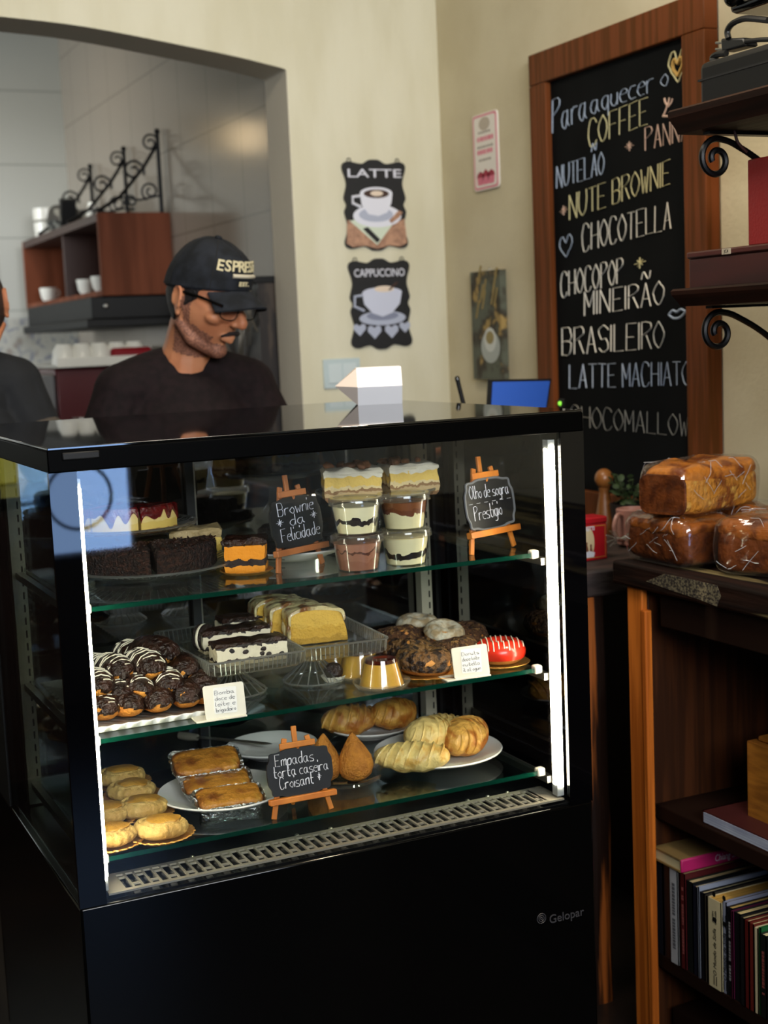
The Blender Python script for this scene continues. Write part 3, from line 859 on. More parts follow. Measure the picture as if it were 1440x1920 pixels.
# rustic table behind it
M_RUST = mat('rustic_split_wood', '#8f4c1c', 0.6, col2='#180a04', scale=38, stretch=(1, 1, 0.05), lo=0.40, hi=0.54, bump=0.4, spec=0.15)
M_ENDG = mat('grey_end_grain', '#3c2a24', 0.75, col2='#1f1512', scale=25, stretch=(0.3, 1, 1), bump=0.5)
TZ = 0.930
rt = thing('rustic_table', 'rustic hewn wood table behind the display case against the right wall', 'table', (1.7, 2.75, 0))
q0, q1 = onY(1085, 1075, 2.36), onY(1147, 1075, 2.36)
MB().box(q0.x - 1.7, 0.29, 2.36 - 2.75, 3.25 - 2.75, TZ - 0.055, TZ).build('tabletop', M_ENDG, rt, bevel=0.006)
MB().box(0.262, 0.282, 2.36 - 2.75, 3.25 - 2.75, 0, TZ - 0.055).build('back_board', M_DKBR, rt)  # dark board added to blacken the dim wall under the table
def post(x0, x1, y0, y1):
    m = MB()
    rows = []
    for k in range(25):
        z = (TZ - 0.055) * k / 24
        row = []
        for i in range(16):
            a_ = 2 * PI * i / 16
            rx, ry = (x1 - x0) / 2, (y1 - y0) / 2
            s_ = 1 + 0.10 * noise.noise(Vector((math.cos(a_) * 1.5, math.sin(a_) * 1.5, z * 4)))
            c_ = abs(math.cos(a_)) ** 0.5 * math.copysign(1, math.cos(a_)); n_ = abs(math.sin(a_)) ** 0.5 * math.copysign(1, math.sin(a_))
            row.append(((x0 + x1) / 2 + rx * c_ * s_, (y0 + y1) / 2 + ry * n_ * s_, z))
        rows.append(row)
    m.grid(rows, T(-1.7, -2.75, 0), True, True, True)
    return m.build('leg', M_RUST, rt)
post(q0.x + 0.005, q1.x - 0.004, 2.37, 2.45)
post(1.88, 1.96, 2.37, 2.45); post(q0.x + 0.005, q1.x, 3.15, 3.23); post(1.88, 1.96, 3.15, 3.23)

# --- things on the rustic table
ta = onZ(1097, 1054, TZ); tb = onZ(1141, 1048, TZ)
tw = (tb - ta).length; trz = math.atan2(tb.y - ta.y, tb.x - ta.x)
tin = thing('biscuit_tin', 'small red tin with a vintage picture label beside the display case', 'tin', (ta.x, ta.y + 0.003, TZ), trz)
M_REDT = mat('red_tin_paint', '#b01722', 0.35)
th = 0.092; td = 0.05
MB().box(-0.03, tw, 0, td, 0, th - 0.014).build('body', M_REDT, tin, bevel=0.003)
MB().box(-0.031, tw + 0.001, -0.001, td + 0.001, th - 0.014, th).build('lid', M_REDT, tin, bevel=0.003)
MB().box(-0.022, tw - 0.005, -0.0006, 0, 0.006, th - 0.018).build('gold_line_print', mat('gold_print', '#c08a3c', 0.4), tin)
MB().box(-0.0205, tw - 0.0065, -0.0009, 0, 0.0075, th - 0.0195).build('red_label_ground', M_REDT, tin)
MB().prism(ell(0.012, 0.04, 0.0145, 0.030, 24), 0, 0.0013, rotm(PI / 2)).build('cream_medallion_print', mat('cream_print', '#d8c39a', 0.5), tin)
pm = MB()
for x, z, s in ((0.006, 0.035, 1), (0.017, 0.03, 0.9)):
    pm.prism([(x - 0.004 * s, z - 0.014 * s), (x + 0.005 * s, z - 0.014 * s), (x + 0.002 * s, z), (x - 0.002 * s, z)], 0.0013, 0.0017, rotm(PI / 2))
    pm.prism(ell(x, z + 0.003 * s, 0.0025, 0.0032, 12), 0.0013, 0.0017, rotm(PI / 2))
pm.build('figure_print', mat('brown_print', '#6d3a26', 0.5), tin, smooth=False)
MB().prism([(-0.004, 0.008), (0.024, 0.008), (0.027, 0.018), (0.012, 0.022), (0.0, 0.018)], 0.0013, 0.0018, rotm(PI / 2)).build('white_ribbon_print', M_PRW, tin, smooth=False)
text_mb('ARETTI', 0.0125, rotm(PI / 2) @ T(0.012, 0.0685, 0.0012), 0.0003, bold=0.0004, width=0.031).build('lettering', M_PRW, tin, smooth=False)
# pink mug
mg = onZ(1186, 1030, TZ)
mug = thing('mug', 'dusty pink mug half hidden behind the wrapped loaves', 'mug', (mg.x + 0.03, mg.y + 0.04, TZ))
mug.scale = (0.85, 0.85, 0.85)
M_MUG = mat('dusty_pink_glaze', '#b98679', 0.4)
MB().lathe([(0.001, 0.004), (0.036, 0.004), (0.041, 0.008), (0.043, 0.098), (0.040, 0.1), (0.038, 0.096), (0.036, 0.012), (0.001, 0.010)], 36).build('cup', M_MUG, mug)
MB().tube(smooth_path([(-0.038, -0.01, 0.085), (-0.062, -0.02, 0.088), (-0.075, -0.024, 0.06), (-0.064, -0.02, 0.028), (-0.038, -0.01, 0.022)], 6), 0.0055, 8).build('handle', M_MUG, mug)
# wooden pepper mill
pq = onY(1134, 960, 2.78)
pmz = onY(1134, 878, 2.78).z
mill = thing('pepper_mill', 'turned wooden mill with a round knob in front of the chalkboard', 'pepper mill', (pq.x, 2.78, TZ))
hh = pmz - TZ
MB().lathe([(0.001, 0), (0.028, 0), (0.03, 0.02), (0.02, 0.05), (0.013, 0.09), (0.012, hh - 0.055), (0.014, hh - 0.045), (0.001, hh - 0.044)], 24).build('body', mat('turned_wood', '#7c4c22', 0.4), mill)
MB().ball(0.022, 0.022, 0.024, nu=24, nv=14, M=T(0, 0, hh - 0.024)).build('knob', mat('turned_wood_knob', '#8a5526', 0.35), mill)
# plant
pl = onY(1180, 1000, 2.72)
plant = thing('potted_plant', 'small leafy green plant in a dark pot behind the loaves', 'plant', (pl.x, 2.72, TZ))
MB().lathe([(0.001, 0), (0.035, 0), (0.045, 0.075), (0.041, 0.075), (0.034, 0.01), (0.001, 0.01)], 24).build('pot', mat('dark_pot', '#2a2420', 0.5), plant)
MB().lathe([(0.001, 0.06), (0.041, 0.06), (0.001, 0.066)], 20).build('soil', mat('soil', '#1b120c', 0.9), plant)
st = MB(); lf = MB()
for k in range(16):
    a_ = RNDb.uniform(0, 2 * PI); r_ = RNDb.uniform(0.02, 0.06); z_ = RNDb.uniform(0.10, 0.15)
    tip = Vector((r_ * math.cos(a_), r_ * math.sin(a_), z_))
    st.tube(smooth_path([(0, 0, 0.062), (tip.x * 0.4, tip.y * 0.4, z_ * 0.7), tip], 5), 0.0014, 5)
    for j in range(4):
        c_ = tip * (1 - 0.16 * j); c_.z = z_ * (1 - 0.12 * j)
        b1 = RNDb.uniform(0, 2 * PI); s_ = RNDb.uniform(0.007, 0.012)
        lf.ball(s_, s_ * 0.75, 0.0012, nu=10, nv=6, M=T(*c_) @ rotm(RNDb.uniform(-0.7, 0.7), RNDb.uniform(-0.7, 0.7), b1) @ T(s_ * 0.8, 0, 0))
st.build('stems', mat('stem_green', '#33401f', 0.6), plant)
lf.build('leaves', mat('leaf_green', '#3a4d28', 0.6, col2='#253818', scale=30), plant)
# tablet / till screen and pen behind the case top
sc_ = thing('till_screen', 'small blue lit till screen behind the display case', 'screen', (1.745, 2.9, 0.930), 0)
P0 = [onY(*p, 2.9) for p in ((917, 765), (1027, 765), (1035, 710), (920, 712))]
o_ = Vector((1.745, 2.9, 0.930))
fr = MB()
def quad_slab(mb, P, t0, t1):
    vs = [p + Vector((0, t0, 0)) for p in P] + [p + Vector((0, t1, 0)) for p in P]
    mb.add(vs, [(0, 1, 2, 3), (7, 6, 5, 4), (0, 4, 5, 1), (1, 5, 6, 2), (2, 6, 7, 3), (3, 7, 4, 0)])
quad_slab(fr, [p - o_ for p in P0], 0.002, 0.014)
fr.build('housing', M_BLKM, sc_, smooth=False)
c_ = sum(P0, Vector()) / 4
em = MB(); quad_slab(em, [c_ + (p - c_) * 0.93 - Vector((0, 0, 0.003)) - o_ for p in P0], 0.0, 0.002)
em.build('display', mat('blue_lit_screen', '#274c9c', 0.3, emit=0.18), sc_, smooth=False)
MB().tube([(0, 0.02, 0.0), (0, 0.02, c_.z - 0.95)], 0.012, 12).build('stand', M_BLKM, sc_)
MB().box(-0.07, 0.07, -0.03, 0.07, 0, 0.012).build('foot', M_BLKM, sc_, bevel=0.003)
pa, pb = onY(856, 705, 2.80), onY(872, 770, 2.80)
cup = thing('pen_cup', 'dark pen cup behind the display case top', 'pen cup', (pb.x + 0.01, 2.80, 1.1))
MB().lathe([(0.001, 0), (0.034, 0), (0.036, 0.12), (0.033, 0.12), (0.031, 0.006), (0.001, 0.006)], 24).build('cup', M_BLKM, cup)
pen = thing('pen', 'black pen leaning out of the cup behind the case', 'pen', (0, 0, 0))
pd = (pa - pb).normalized()
MB().tube([pb - pd * 0.09, pb, pa - pd * 0.012], 0.005, 10).build('barrel', M_BLKM, pen)
MB().tube([pa - pd * 0.012, pa - pd * 0.004, pa], [0.0055, 0.0055, 0.003], 10).build('cap', mat('black_shiny_cap', '#0a0a0a', 0.2), pen)
recenter(pen)
lp = onX(1043, 757, 1.94)
led_ = thing('pilot_light', 'tiny green pilot light at the foot of the chalkboard frame', 'pilot light', (1.952, lp.y, lp.z))
MB().ball(0.006, 0.006, 0.006, nu=14, nv=8).build('lens', mat('green_pilot_lens', '#7ad23c', 0.4, emit=1.2), led_)
MB().box(0.0, 0.01, -0.012, 0.012, -0.012, 0.012).build('body', M_BLKM, led_, bevel=0.002)
# staff counter behind the case, on which pen cup and screen stand
sc2 = thing('staff_counter', 'dark low staff counter directly behind the display case', 'counter', (1.05, 2.93, 0))
MB().box(-0.62, 0.58, -0.15, 0.04, 1.07, 1.1).build('counter_top', M_BLKM, sc2, bevel=0.003)
MB().box(-0.60, 0.28, -0.13, 0.02, 0, 1.07).build('body', M_DKBR, sc2)
# yellow crate and grey blue bowl, unseen, added to colour the left glass's reflection
yc_ = thing('yellow_crate', 'yellow plastic crate on the kitchen worktop, mirrored in the left glass of the case', 'crate', (-0.012, 5.12, 0.95))
MB().box(-0.11, 0.05, -0.03, 0.1, 0, 0.118).build('body', mat('yellow_plastic', '#d8cf3a', 0.45), yc_, bevel=0.006)
MB().box(-0.115, 0.055, -0.035, 0.105, 0.105, 0.118).build('rim', mat('yellow_rim', '#e6dc52', 0.4), yc_, bevel=0.003)
bw = thing('bowl', 'grey blue bowl beside the yellow crate on the kitchen worktop', 'bowl', (-0.196, 5.14, 0.95))
MB().lathe([(0.001, 0), (0.03, 0), (0.055, 0.04), (0.066, 0.1), (0.062, 0.1), (0.05, 0.045), (0.028, 0.008), (0.001, 0.008)], 32).build('shell', mat('grey_blue_glaze', '#86a4ac', 0.3), bw)
MB().torus(0.064, 0.003, 32, 8, M=T(0, 0, 0.1)).build('rim', mat('bowl_rim', '#5d7176', 0.3), bw)

# ================================================================== WALL SHELVES
M_SHW = mat('dark_red_brown_shelf', '#2c140a', 0.55, spec=0.15, col2='#1a0c05', scale=50, stretch=(1, 0.05, 1), bump=0.15)
def bracket(t, M, S=1.0, r=0.0055):
    """scroll bracket in local x (out from wall = -x) z plane; wall at x=0"""
    w_ = 0.40 * S
    MB().box(-0.006, 0.0, -0.008, 0.008, -0.30 * S, 0, M).build('wall_bar', M_IRON, t)
    MB().box(-w_, 0, -0.008, 0.008, -0.006, 0, M).build('top_bar', M_IRON, t)
def spiral(cx, cz, r0, a0, turns, sgn=1, n=44, y=0, shrink=0.25):
    return [(cx + (r0 * (1 - (1 - shrink) * k / n)) * math.cos(a0 + sgn * turns * 2 * PI * k / n), y, cz + (r0 * (1 - (1 - shrink) * k / n)) * math.sin(a0 + sgn * turns * 2 * PI * k / n)) for k in range(n + 1)]
def shelf_bracket(t, y, z, tipx, R1):
    """iron scroll bracket under a shelf; wall face at XR, tip at tipx, hangs from z"""
    m = MB()
    r = 0.0058
    c1 = (tipx + R1 + 0.004, z - 0.012 - R1)
    # main arm: from the tip scroll, over the top, down to the wall
    sp = spiral(c1[0], c1[1], R1, PI * 0.42, 1.35, 1, 46, y)
    arm = [(XR - 0.006, y, z - 0.30), (XR - 0.05, y, z - 0.245), (XR - 0.16, y, z - 0.150), (XR - 0.27, y, z - 0.062), (c1[0] + R1 * 1.15, y, z - 0.022)]
    m.tube(smooth_path(arm + sp[:1], 6) + [Vector(p) for p in sp[1:]], r, 8)
    c2 = (XR - 0.20, z - 0.185)
    m.tube(smooth_path([(XR - 0.13, y, z - 0.165), (XR - 0.165, y, z - 0.15)] + spiral(c2[0], c2[1], R1 * 0.85, PI * 0.35, 1.3, 1, 30, y), 2), r * 0.9, 8)
    c3 = (XR - 0.10, z - 0.275)
    m.tube(spiral(c3[0], c3[1], R1 * 0.8, 0.2, 1.3, 1, 34, y), r * 0.9, 8)
    m.box(XR - 0.006, XR - 0.0005, y - 0.009, y + 0.009, z - 0.33, z - 0.002)
    m.box(tipx + 0.02, XR - 0.0005, y - 0.009, y + 0.009, z - 0.006, z - 0.001)
    return m.build('scroll_bracket', M_IRON, t)
def wall_shelf(label, z0, z1, far):
    t = thing('wall_shelf', label, 'shelf', (XR, 1.5, z0))
    M = T(-XR, -1.5, -z0)
    h = z1 - z0
    prof = [(1.556, z1), (1.55, z1 - 0.004), (1.552, z1 - h * 0.35), (1.566, z0 + h * 0.25), (1.572, z0), (XR - 0.001, z0), (XR - 0.001, z1)]
    m = MB()
    vs = [(x, far, z) for x, z in prof] + [(x, 0.8, z) for x, z in prof]
    n = len(prof)
    m.add(vs, [tuple(range(n)), tuple(range(2 * n - 1, n - 1, -1))] + [(i, n + i, n + (i + 1) % n, (i + 1) % n) for i in range(n)], M)
    m.build('board', M_SHW, t, ang=25)
    for y in (far - 0.05, 1.35):
        o = shelf_bracket(t, y, z0, 1.575, 0.036)
        o.location = (-XR, -1.5, -z0)
    return t
us = wall_shelf('upper dark brown wall shelf on scrolled iron brackets beside the chalkboard', 1.747, 1.788, 2.06)
ls = wall_shelf('lower dark brown wall shelf on scrolled iron brackets, above the loaves', 1.448, 1.479, 2.06)
cc = MB().tube(smooth_path([onY(1371, 232, 2.0), onY(1378, 250, 2.0), onY(1384, 268, 2.0), onY(1400, 285, 2.0)], 4), 0.0028, 6).build('hanging_cord', mat('red_brown_cord', '#3a160e', 0.6))
tag(cc, 'thin red brown cord hanging under the upper wall shelf', 'cord')
# black box and machine on the upper shelf
q = onX(1309, 118, 1.63); q2 = onX(1311, 184, 1.63)
bb = thing('black_case', 'plain black case lying on the upper wall shelf under the cord', 'case', (1.63, q.y, 1.788))
hb = q.z - 1.788
MB().box(0, 0.33, -0.42, 0, 0, hb).build('body', M_BLKM, bb, bevel=0.012)
MB().box(-0.001, 0.331, -0.421, 0.001, hb * 0.62, hb * 0.66).build('lid_seam', mat('dark_seam', '#000000', 0.8), bb)
zb = 1.788 + hb
mc = thing('vintage_machine', 'black vintage machine with shiny knob and metal plate on the black case', 'machine', (1.76, q.y - 0.17, zb))
MB().box(-0.045, 0.08, -0.10, 0.02, 0, 0.2).build('column', M_BLKM, mc, bevel=0.008)
hq_ = onX(1366, 28, 1.68); hy_, hz_ = hq_.y - mc.location.y, hq_.z - zb
MB().box(-0.08, 0.09, -0.14, hy_, hz_, hz_ + 0.13).build('head', M_BLACK, mc, bevel=0.010)
MB().ball(0.016, 0.018, 0.018, nu=20, nv=12, M=T(-0.087, hy_ - 0.022, hz_ + 0.026)).build('knob', M_BLACK, mc)
MB().box(-0.086, -0.078, hy_ - 0.115, hy_ - 0.045, hz_ + 0.012, hz_ + 0.06).build('metal_plate', M_STEEL, mc, bevel=0.003)
MB().box(-0.088, 0.06, -0.15, -0.125, 0.0, 0.12).build('base_lug', M_BLKM, mc, bevel=0.004)
cz = lambda x, y: onX(x, y, 1.68)
cbm = MB().tube(smooth_path([cz(1440, 38), cz(1422, 36), cz(1396, 35), cz(1374, 44), cz(1364, 58), cz(1366, 72)], 6), 0.0055, 8)
cbm.tube(smooth_path([cz(1398, 78), cz(1420, 75), cz(1445, 74)], 5), 0.004, 8)
cbm.tube(smooth_path([cz(1362, 100), cz(1345, 102), cz(1336, 110), cz(1348, 116), cz(1372, 112)], 5), 0.006, 8)
cd = thing('power_cord', 'thick black power cord with a two pin plug lying on the black case', 'power cord', (0, 0, 0))
cbm.build('cable', mat('black_rubber', '#0a0a0a', 0.4), cd)
p0 = cz(1350, 80); px_ = (cz(1398, 78) - cz(1350, 80)).normalized()
pg = MB(); A_, B_ = cz(1350, 72), cz(1352, 98); C_, D_ = cz(1398, 86), cz(1394, 70)
quad = [B_, C_, D_, A_]
vs = [p for p in quad] + [p + Vector((0.03, 0, 0)) for p in quad]
pg.add(vs, [(0, 1, 2, 3), (7, 6, 5, 4), (0, 4, 5, 1), (1, 5, 6, 2), (2, 6, 7, 3), (3, 7, 4, 0)])
pg.build('plug', mat('plug_rubber', '#0c0c0c', 0.45), cd, bevel=0.004)
MB().tube([cz(1334, 80) + Vector((.01, 0, 0)), cz(1352, 79) + Vector((.01, 0, 0))], 0.0022, 8).tube([cz(1334, 92) + Vector((.01, 0, 0)), cz(1352, 91) + Vector((.01, 0, 0))], 0.0022, 8).build('pins', M_STEEL, cd)
recenter(cd)
# dark red box and red binder on the lower shelf
q = onX(1291, 473, 1.62)
rb = thing('wooden_box', 'long dark red wooden box with small white label on the lower wall shelf', 'box', (1.62, q.y, 1.479))
hb = q.z - 1.479
MB().box(0, 0.2, -0.85, 0, 0, hb - 0.012).build('body', mat('dark_red_wood', '#3a120c', 0.45, col2='#260a06', scale=14, stretch=(1, 0.1, 1)), rb, bevel=0.003)
MB().box(-0.003, 0.203, -0.853, 0.003, hb - 0.012, hb).build('lid', mat('dark_red_lid', '#43160e', 0.4), rb, bevel=0.003)
lbq = onX(1362, 471, 1.617)
MB().box(-0.0036, -0.003, lbq.y - q.y - 0.012, lbq.y - q.y + 0.012, hb - 0.011, hb - 0.001).build('label', mat('paper_label', '#a89c86', 0.7), rb)
text_mb('JC4', 0.008, T(-0.0037, lbq.y - q.y, hb - 0.006) @ rotm(0, 0, -PI / 2) @ rotm(PI / 2), 0.0002).build('label_lettering', M_BLKM, rb, smooth=False)
q = onX(1418, 300, 1.66); q2 = onX(1416, 452, 1.66)
bn = thing('red_binder', 'tall red binder standing upright on the dark red box', 'binder', (1.64, q.y, 1.479 + hb))
hbn = q.z - 1.479 - hb
M_BNR = mat('red_binder_cloth', '#7c1210', 0.5, bump=0.1, bscale=200)
MB().box(0, 0.21, -0.065, -0.0, 0.0, hbn).build('cover', M_BNR, bn, bevel=0.003)
MB().box(0.004, 0.216, -0.058, -0.007, 0.004, hbn - 0.006).build('pages', mat('binder_pages', '#b8ac94', 0.8), bn)
# --- inside the bookcase: wooden box, book lying, books
q = onX(1392, 1482, 1.64)
wbx = thing('wooden_crate', 'orange brown lidded wooden box on the middle shelf of the bookcase', 'box', (1.64, q.y, ZSH))
M_OAK = mat('honey_oak', '#97601f', 0.45, col2='#7a4a16', scale=12, stretch=(1, 1, 6), bump=0.1)
hq = onX(1392, 1388, 1.64).z - ZSH
MB().box(0.006, 0.24, -0.32, -0.006, 0.012, hq).build('body', M_OAK, wbx, bevel=0.002)
MB().box(0, 0.246, -0.326, 0, 0, 0.012).build('base_board', M_OAK, wbx, bevel=0.002)
MB().box(0.02, 0.236, -0.31, -0.02, hq, hq + 0.010).build('lid', M_OAK, wbx, bevel=0.003)
MB().box(0.045, 0.215, -0.29, -0.045, hq + 0.010, hq + 0.024).build('lid_step', M_OAK, wbx, bevel=0.003)
q = onX(1313, 1512, 1.59)
lb = thing('lying_book', 'book lying flat with white page edges at the front of the middle shelf', 'book', (1.595, q.y, ZSH))
MB().box(0.0, 0.17, -0.30, 0.0, 0.0, 0.0025).box(0.0, 0.17, -0.30, 0, 0.0215, 0.024).box(0, 0.17, -0.003, 0.0, 0.0, 0.024).build('cover', mat('dark_red_cover', '#3b100e', 0.5), lb)
MB().box(-0.001, 0.166, -0.298, -0.004, 0.0025, 0.0215).build('pages', mat('cool_white_pages', '#a7adbb', 0.8, col2='#868ca0', scale=300, stretch=(1, 0.02, 1)), lb)
# books on the bottom shelf: (thickness, height, depth, spine, pages, label)
BK = [
 (0.020, 0.193, .205, '#12141c', '#b59b63', 'dark navy tall book against the bookcase end, first of the row'),
 (0.024, 0.192, .19, '#0c0d12', '#a58c58', 'black spined book, second from the bookcase end'),
 (0.024, 0.193, .205, '#a8aaac', '#b9a778', 'pale grey spined book among dark ones near the bookcase end'),
 (0.006, 0.190, .20, '#2a1412', '#d8c9a0', 'thin booklet beside the pale grey spined book'),
 (0.014, 0.191, .19, '#4a1014', '#c8a878', 'dark red spined book under the magenta one'),
 (0.018, 0.180, .19, '#0d1210', '#cbb887', 'near black paperback just before the magenta book'),
 (0.016, 0.176, .20, '#0a1222', '#cfbf93', 'deep blue black paperback just after the magenta book'),
 (0.004, 0.180, .21, '#8f96a6', '#e2d8b8', 'very thin pale blue grey booklet between dark books'),
 (0.012, 0.172, .205, '#0b0b10', '#d8c89c', 'thick black book with pale page block before the ivory book'),
 (0.006, 0.170, .20, '#3b352c', '#d9cb9f', 'brown grey paperback touching the ivory book'),
 (0.004, 0.168, .18, '#140c0a', '#c48f4c', 'thin black book with ochre pages touching the ivory one'),
 (0.038, 0.172, .195, '#cbbd94', '#c99b45', 'thick ivory novel with black title on its spine'),
 (0.010, 0.176, .20, '#84889a', '#3a3020', 'grey spined slim book just after the ivory novel'),
 (0.014, 0.170, .19, '#101014', '#d2ad5f', 'black paperback with white spine lettering after the grey one'),
 (0.005, 0.168, .20, '#4e1230', '#d9bd7c', 'thin purple spined paperback'),
 (0.017, 0.168, .20, '#0a0b0e', '#e0c88c', 'black novel with ochre pages beyond the purple one'),
 (0.012, 0.166, .20, '#0e0e10', '#dcc690', 'black paperback in the near half of the row'),
 (0.011, 0.165, .19, '#54120f', '#e6d2a0', 'brick red spined paperback in the near half of the row'),
 (0.011, 0.164, .19, '#5f1a14', '#ead9a8', 'second brick red paperback beside its twin'),
 (0.009, 0.160, .20, '#c9bb96', '#efe2b6', 'cream spined slim book after the red pair'),
 (0.005, 0.163, .20, '#0f5a2c', '#efe2b6', 'thin bright green book at the near end of the row'),
 (0.016, 0.155, .19, '#0b0f0d', '#efe0b0', 'black book at the near edge of the photograph'),
 (0.010, 0.148, .19, '#7a6a58', '#efe0b0', 'tan spined book, nearer than the green one'),
 (0.012, 0.143, .19, '#b9a98a', '#efe0b0', 'beige spined book, nearest but two in view'),
 (0.018, 0.152, .19, '#0c1a16', '#efe0b0', 'dark green black book, nearest but one in view'),
 (0.016, 0.155, .19, '#15100e', '#efe0b0', 'black brown book, the nearest of the row'),
]
yy = 2.180
pgm = {}
XK = 1.578
for i, (tk, h_, dp, sp_, pg_, lab) in enumerate(BK):
    dx = RNDb.uniform(0, 0.006)
    bk = thing('book', lab, 'book', (XK + dx, yy - tk / 2, ZBK), 0, 'books on the bottom shelf')
    cv = MB().box(0, dp, tk / 2 - 0.0014, tk / 2, 0, h_).box(0, dp, -tk / 2, -tk / 2 + 0.0014, 0, h_).box(0, 0.0018, -tk / 2, tk / 2, 0, h_)
    cv.build('cover', mat('book_cover', sp_, 0.45), bk, smooth=False)
    if pg_ not in pgm: pgm[pg_] = mat('page_block', pg_, 0.85, col2='#6b5832', scale=420, stretch=(0.01, 1, 0.01), lo=0.5, hi=0.8)
    MB().box(0.0018, dp - 0.004, -tk / 2 + 0.0014, tk / 2 - 0.0014, 0.003, h_ - (0.0015 if tk > 0.02 else 0.003)).build('page_block', pgm[pg_], bk, smooth=False)
    SPM = T(-0.0002, 0, 0) @ rotm(0, 0, -PI / 2) @ rotm(PI / 2) @ rotm(0, 0, PI / 2)
    if 'ivory novel' in lab:
        m_ = MB()
        for body, u, sz in (('O Mundo de Sofia', 0.082, 0.0125), ('JOSTEIN', 0.150, 0.006), ('GAARDER', 0.150, 0.006)):
            k_ = text_mb(body, sz, SPM @ T(u - 0.012, -0.004 if body == 'GAARDER' else (0.004 if body == 'JOSTEIN' else 0), 0), 0.0002, shear=0.25 if sz > .01 else 0)
            m_.add(k_.v, k_.f)
        m_.prism([(0.128, -0.005), (0.136, -0.007), (0.139, 0.003), (0.131, 0.006)], 0, 0.0003, SPM).prism(ell(0.183, 0, 0.006, 0.005, 6), 0, 0.0003, SPM)
        m_.prism([(0.006, -0.005), (0.024, -0.005), (0.024, -0.003), (0.006, -0.003)], 0, 0.0003, SPM).prism([(0.006, 0.002), (0.024, 0.002), (0.024, 0.004), (0.006, 0.004)], 0, 0.0003, SPM)
        m_.build('spine_lettering', M_BLKM, bk, smooth=False)
    elif i in (2, 4, 13, 21):
        m_ = MB(); u = 0.03
        while u < h_ - 0.03:
            s_ = RNDb.uniform(0.003, 0.007)
            if RNDb.random() > 0.2: m_.prism([(u, -tk * 0.18), (u + s_, -tk * 0.18), (u + s_, tk * 0.18), (u, tk * 0.18)], 0, 0.0003, SPM)
            u += s_ + 0.0016
        m_.build('spine_lettering', mat('spine_print', {2: '#55585c', 4: '#8c4a44', 13: '#a7a7ac', 21: '#7a3a34'}[i], 0.6), bk, smooth=False)
    yy -= tk + 0.0012
# magenta book lying on top of the first books, its spine towards the room
ma_, mb2 = onY(1278, 1612, 2.088), onY(1404, 1590, 2.088)
lw = mb2.x - ma_.x
mb_ = thing('magenta_book', 'magenta book with white author name on its spine, lying on top of the row', 'book', (ma_.x, 2.088, ZBK + 0.1935))
MB().box(0.0, lw, 0.0, 0.006, 0.0, 0.026).build('spine', mat('magenta_cover', '#b01d5c', 0.45), mb_, bevel=0.003)
MB().box(0.0, lw, 0.005, 0.088, 0.0, 0.003).box(0.0, lw, 0.005, 0.088, 0.023, 0.026).build('cover_board', mat('brown_cover_board', '#7a6238', 0.6), mb_)
MB().box(0.003, lw - 0.003, 0.006, 0.086, 0.003, 0.023).build('page_block', mat('magenta_book_pages', '#c9b88c', 0.8), mb_)
text_mb('Chiang Sing', 0.019, T(lw * 0.68, -0.0002, 0.0135) @ rotm(PI / 2), 0.0002, shear=0.15, width=0.062).build('lettering', M_PRW, mb_, smooth=False)

# ================================================================== KITCHEN THINGS
KX = XJ + 0.01
M_CABW = mat('red_brown_cabinet', '#74402a', 0.6, spec=0.12, col2='#5a2f1c', scale=14, stretch=(1, 1, 0.1), bump=0.1)
M_CABD = mat('dark_cabinet_inside', '#34190f', 0.5)
def pY(p, Y): return onY(p[0], p[1], Y)
kc = thing('wall_cabinet', 'red brown open wall cabinet on the kitchen wall behind the man', 'cabinet', (KX, 4.94, 1.6))
ZC1_ = 0.288
MB().box(-0.262, 0, 0, 0.022, 0, ZC1_).build('side_panel', M_CABW, kc, bevel=0.002)
MB().box(-0.262, 0, 1.30, 1.32, 0, ZC1_).build('side_panel', M_CABW, kc, bevel=0.002)
MB().box(-0.262, 0, 0.022, 1.30, ZC1_ - 0.03, ZC1_).build('top_board', M_CABD, kc, bevel=0.002)
MB().box(-0.262, 0, 0.022, 1.30, 0, 0.02).build('bottom_board', M_CABW, kc, bevel=0.002)
MB().box(-0.25, -0.0, 0.60, 0.62, 0.02, ZC1_ - 0.03).build('divider', M_CABD, kc, bevel=0.002)
MB().box(-0.012, -0.0, 0.022, 1.30, 0.02, ZC1_ - 0.03).build('back_board', M_CABW, kc)
M_CUPW = mat('white_crockery', '#dcdad0', 0.25)
def cup_at(loc, label, rz=0, s=1.0, group='white cups in the kitchen', down=False):
    t = thing('coffee_cup', label, 'cup', loc, rz, group)
    mr = rotm(PI) if down else Matrix.Identity(4)
    if down: mr = T(0, 0, 0.06 * s) @ mr
    MB().lathe([(0.001, 0.002), (0.02 * s, 0), (0.032 * s, 0.02 * s), (0.038 * s, 0.06 * s), (0.035 * s, 0.06 * s), (0.029 * s, 0.022 * s), (0.001, 0.006)], 24, mr).build('bowl', M_CUPW, t)
    MB().tube(smooth_path([(0.034 * s, 0, 0.05 * s), (0.055 * s, 0, 0.05 * s), (0.056 * s, 0, 0.03 * s), (0.03 * s, 0, 0.018 * s)], 5), 0.004 * s, 7, mr).build('handle', M_CUPW, t)
    return t
zc_ = 1.62
for (px, py), lab in (((163, 548), 'small white cup standing at the front inside the kitchen cabinet'), ((190, 535), 'white cup nearest the cabinet side panel in the kitchen'), ((92, 560), 'white cup at the far end inside the kitchen cabinet')):
    q = onX(px, py, 1.33); cup_at((q.x, min(max(q.y, 5.02), 6.1), zc_), lab, 0.5)
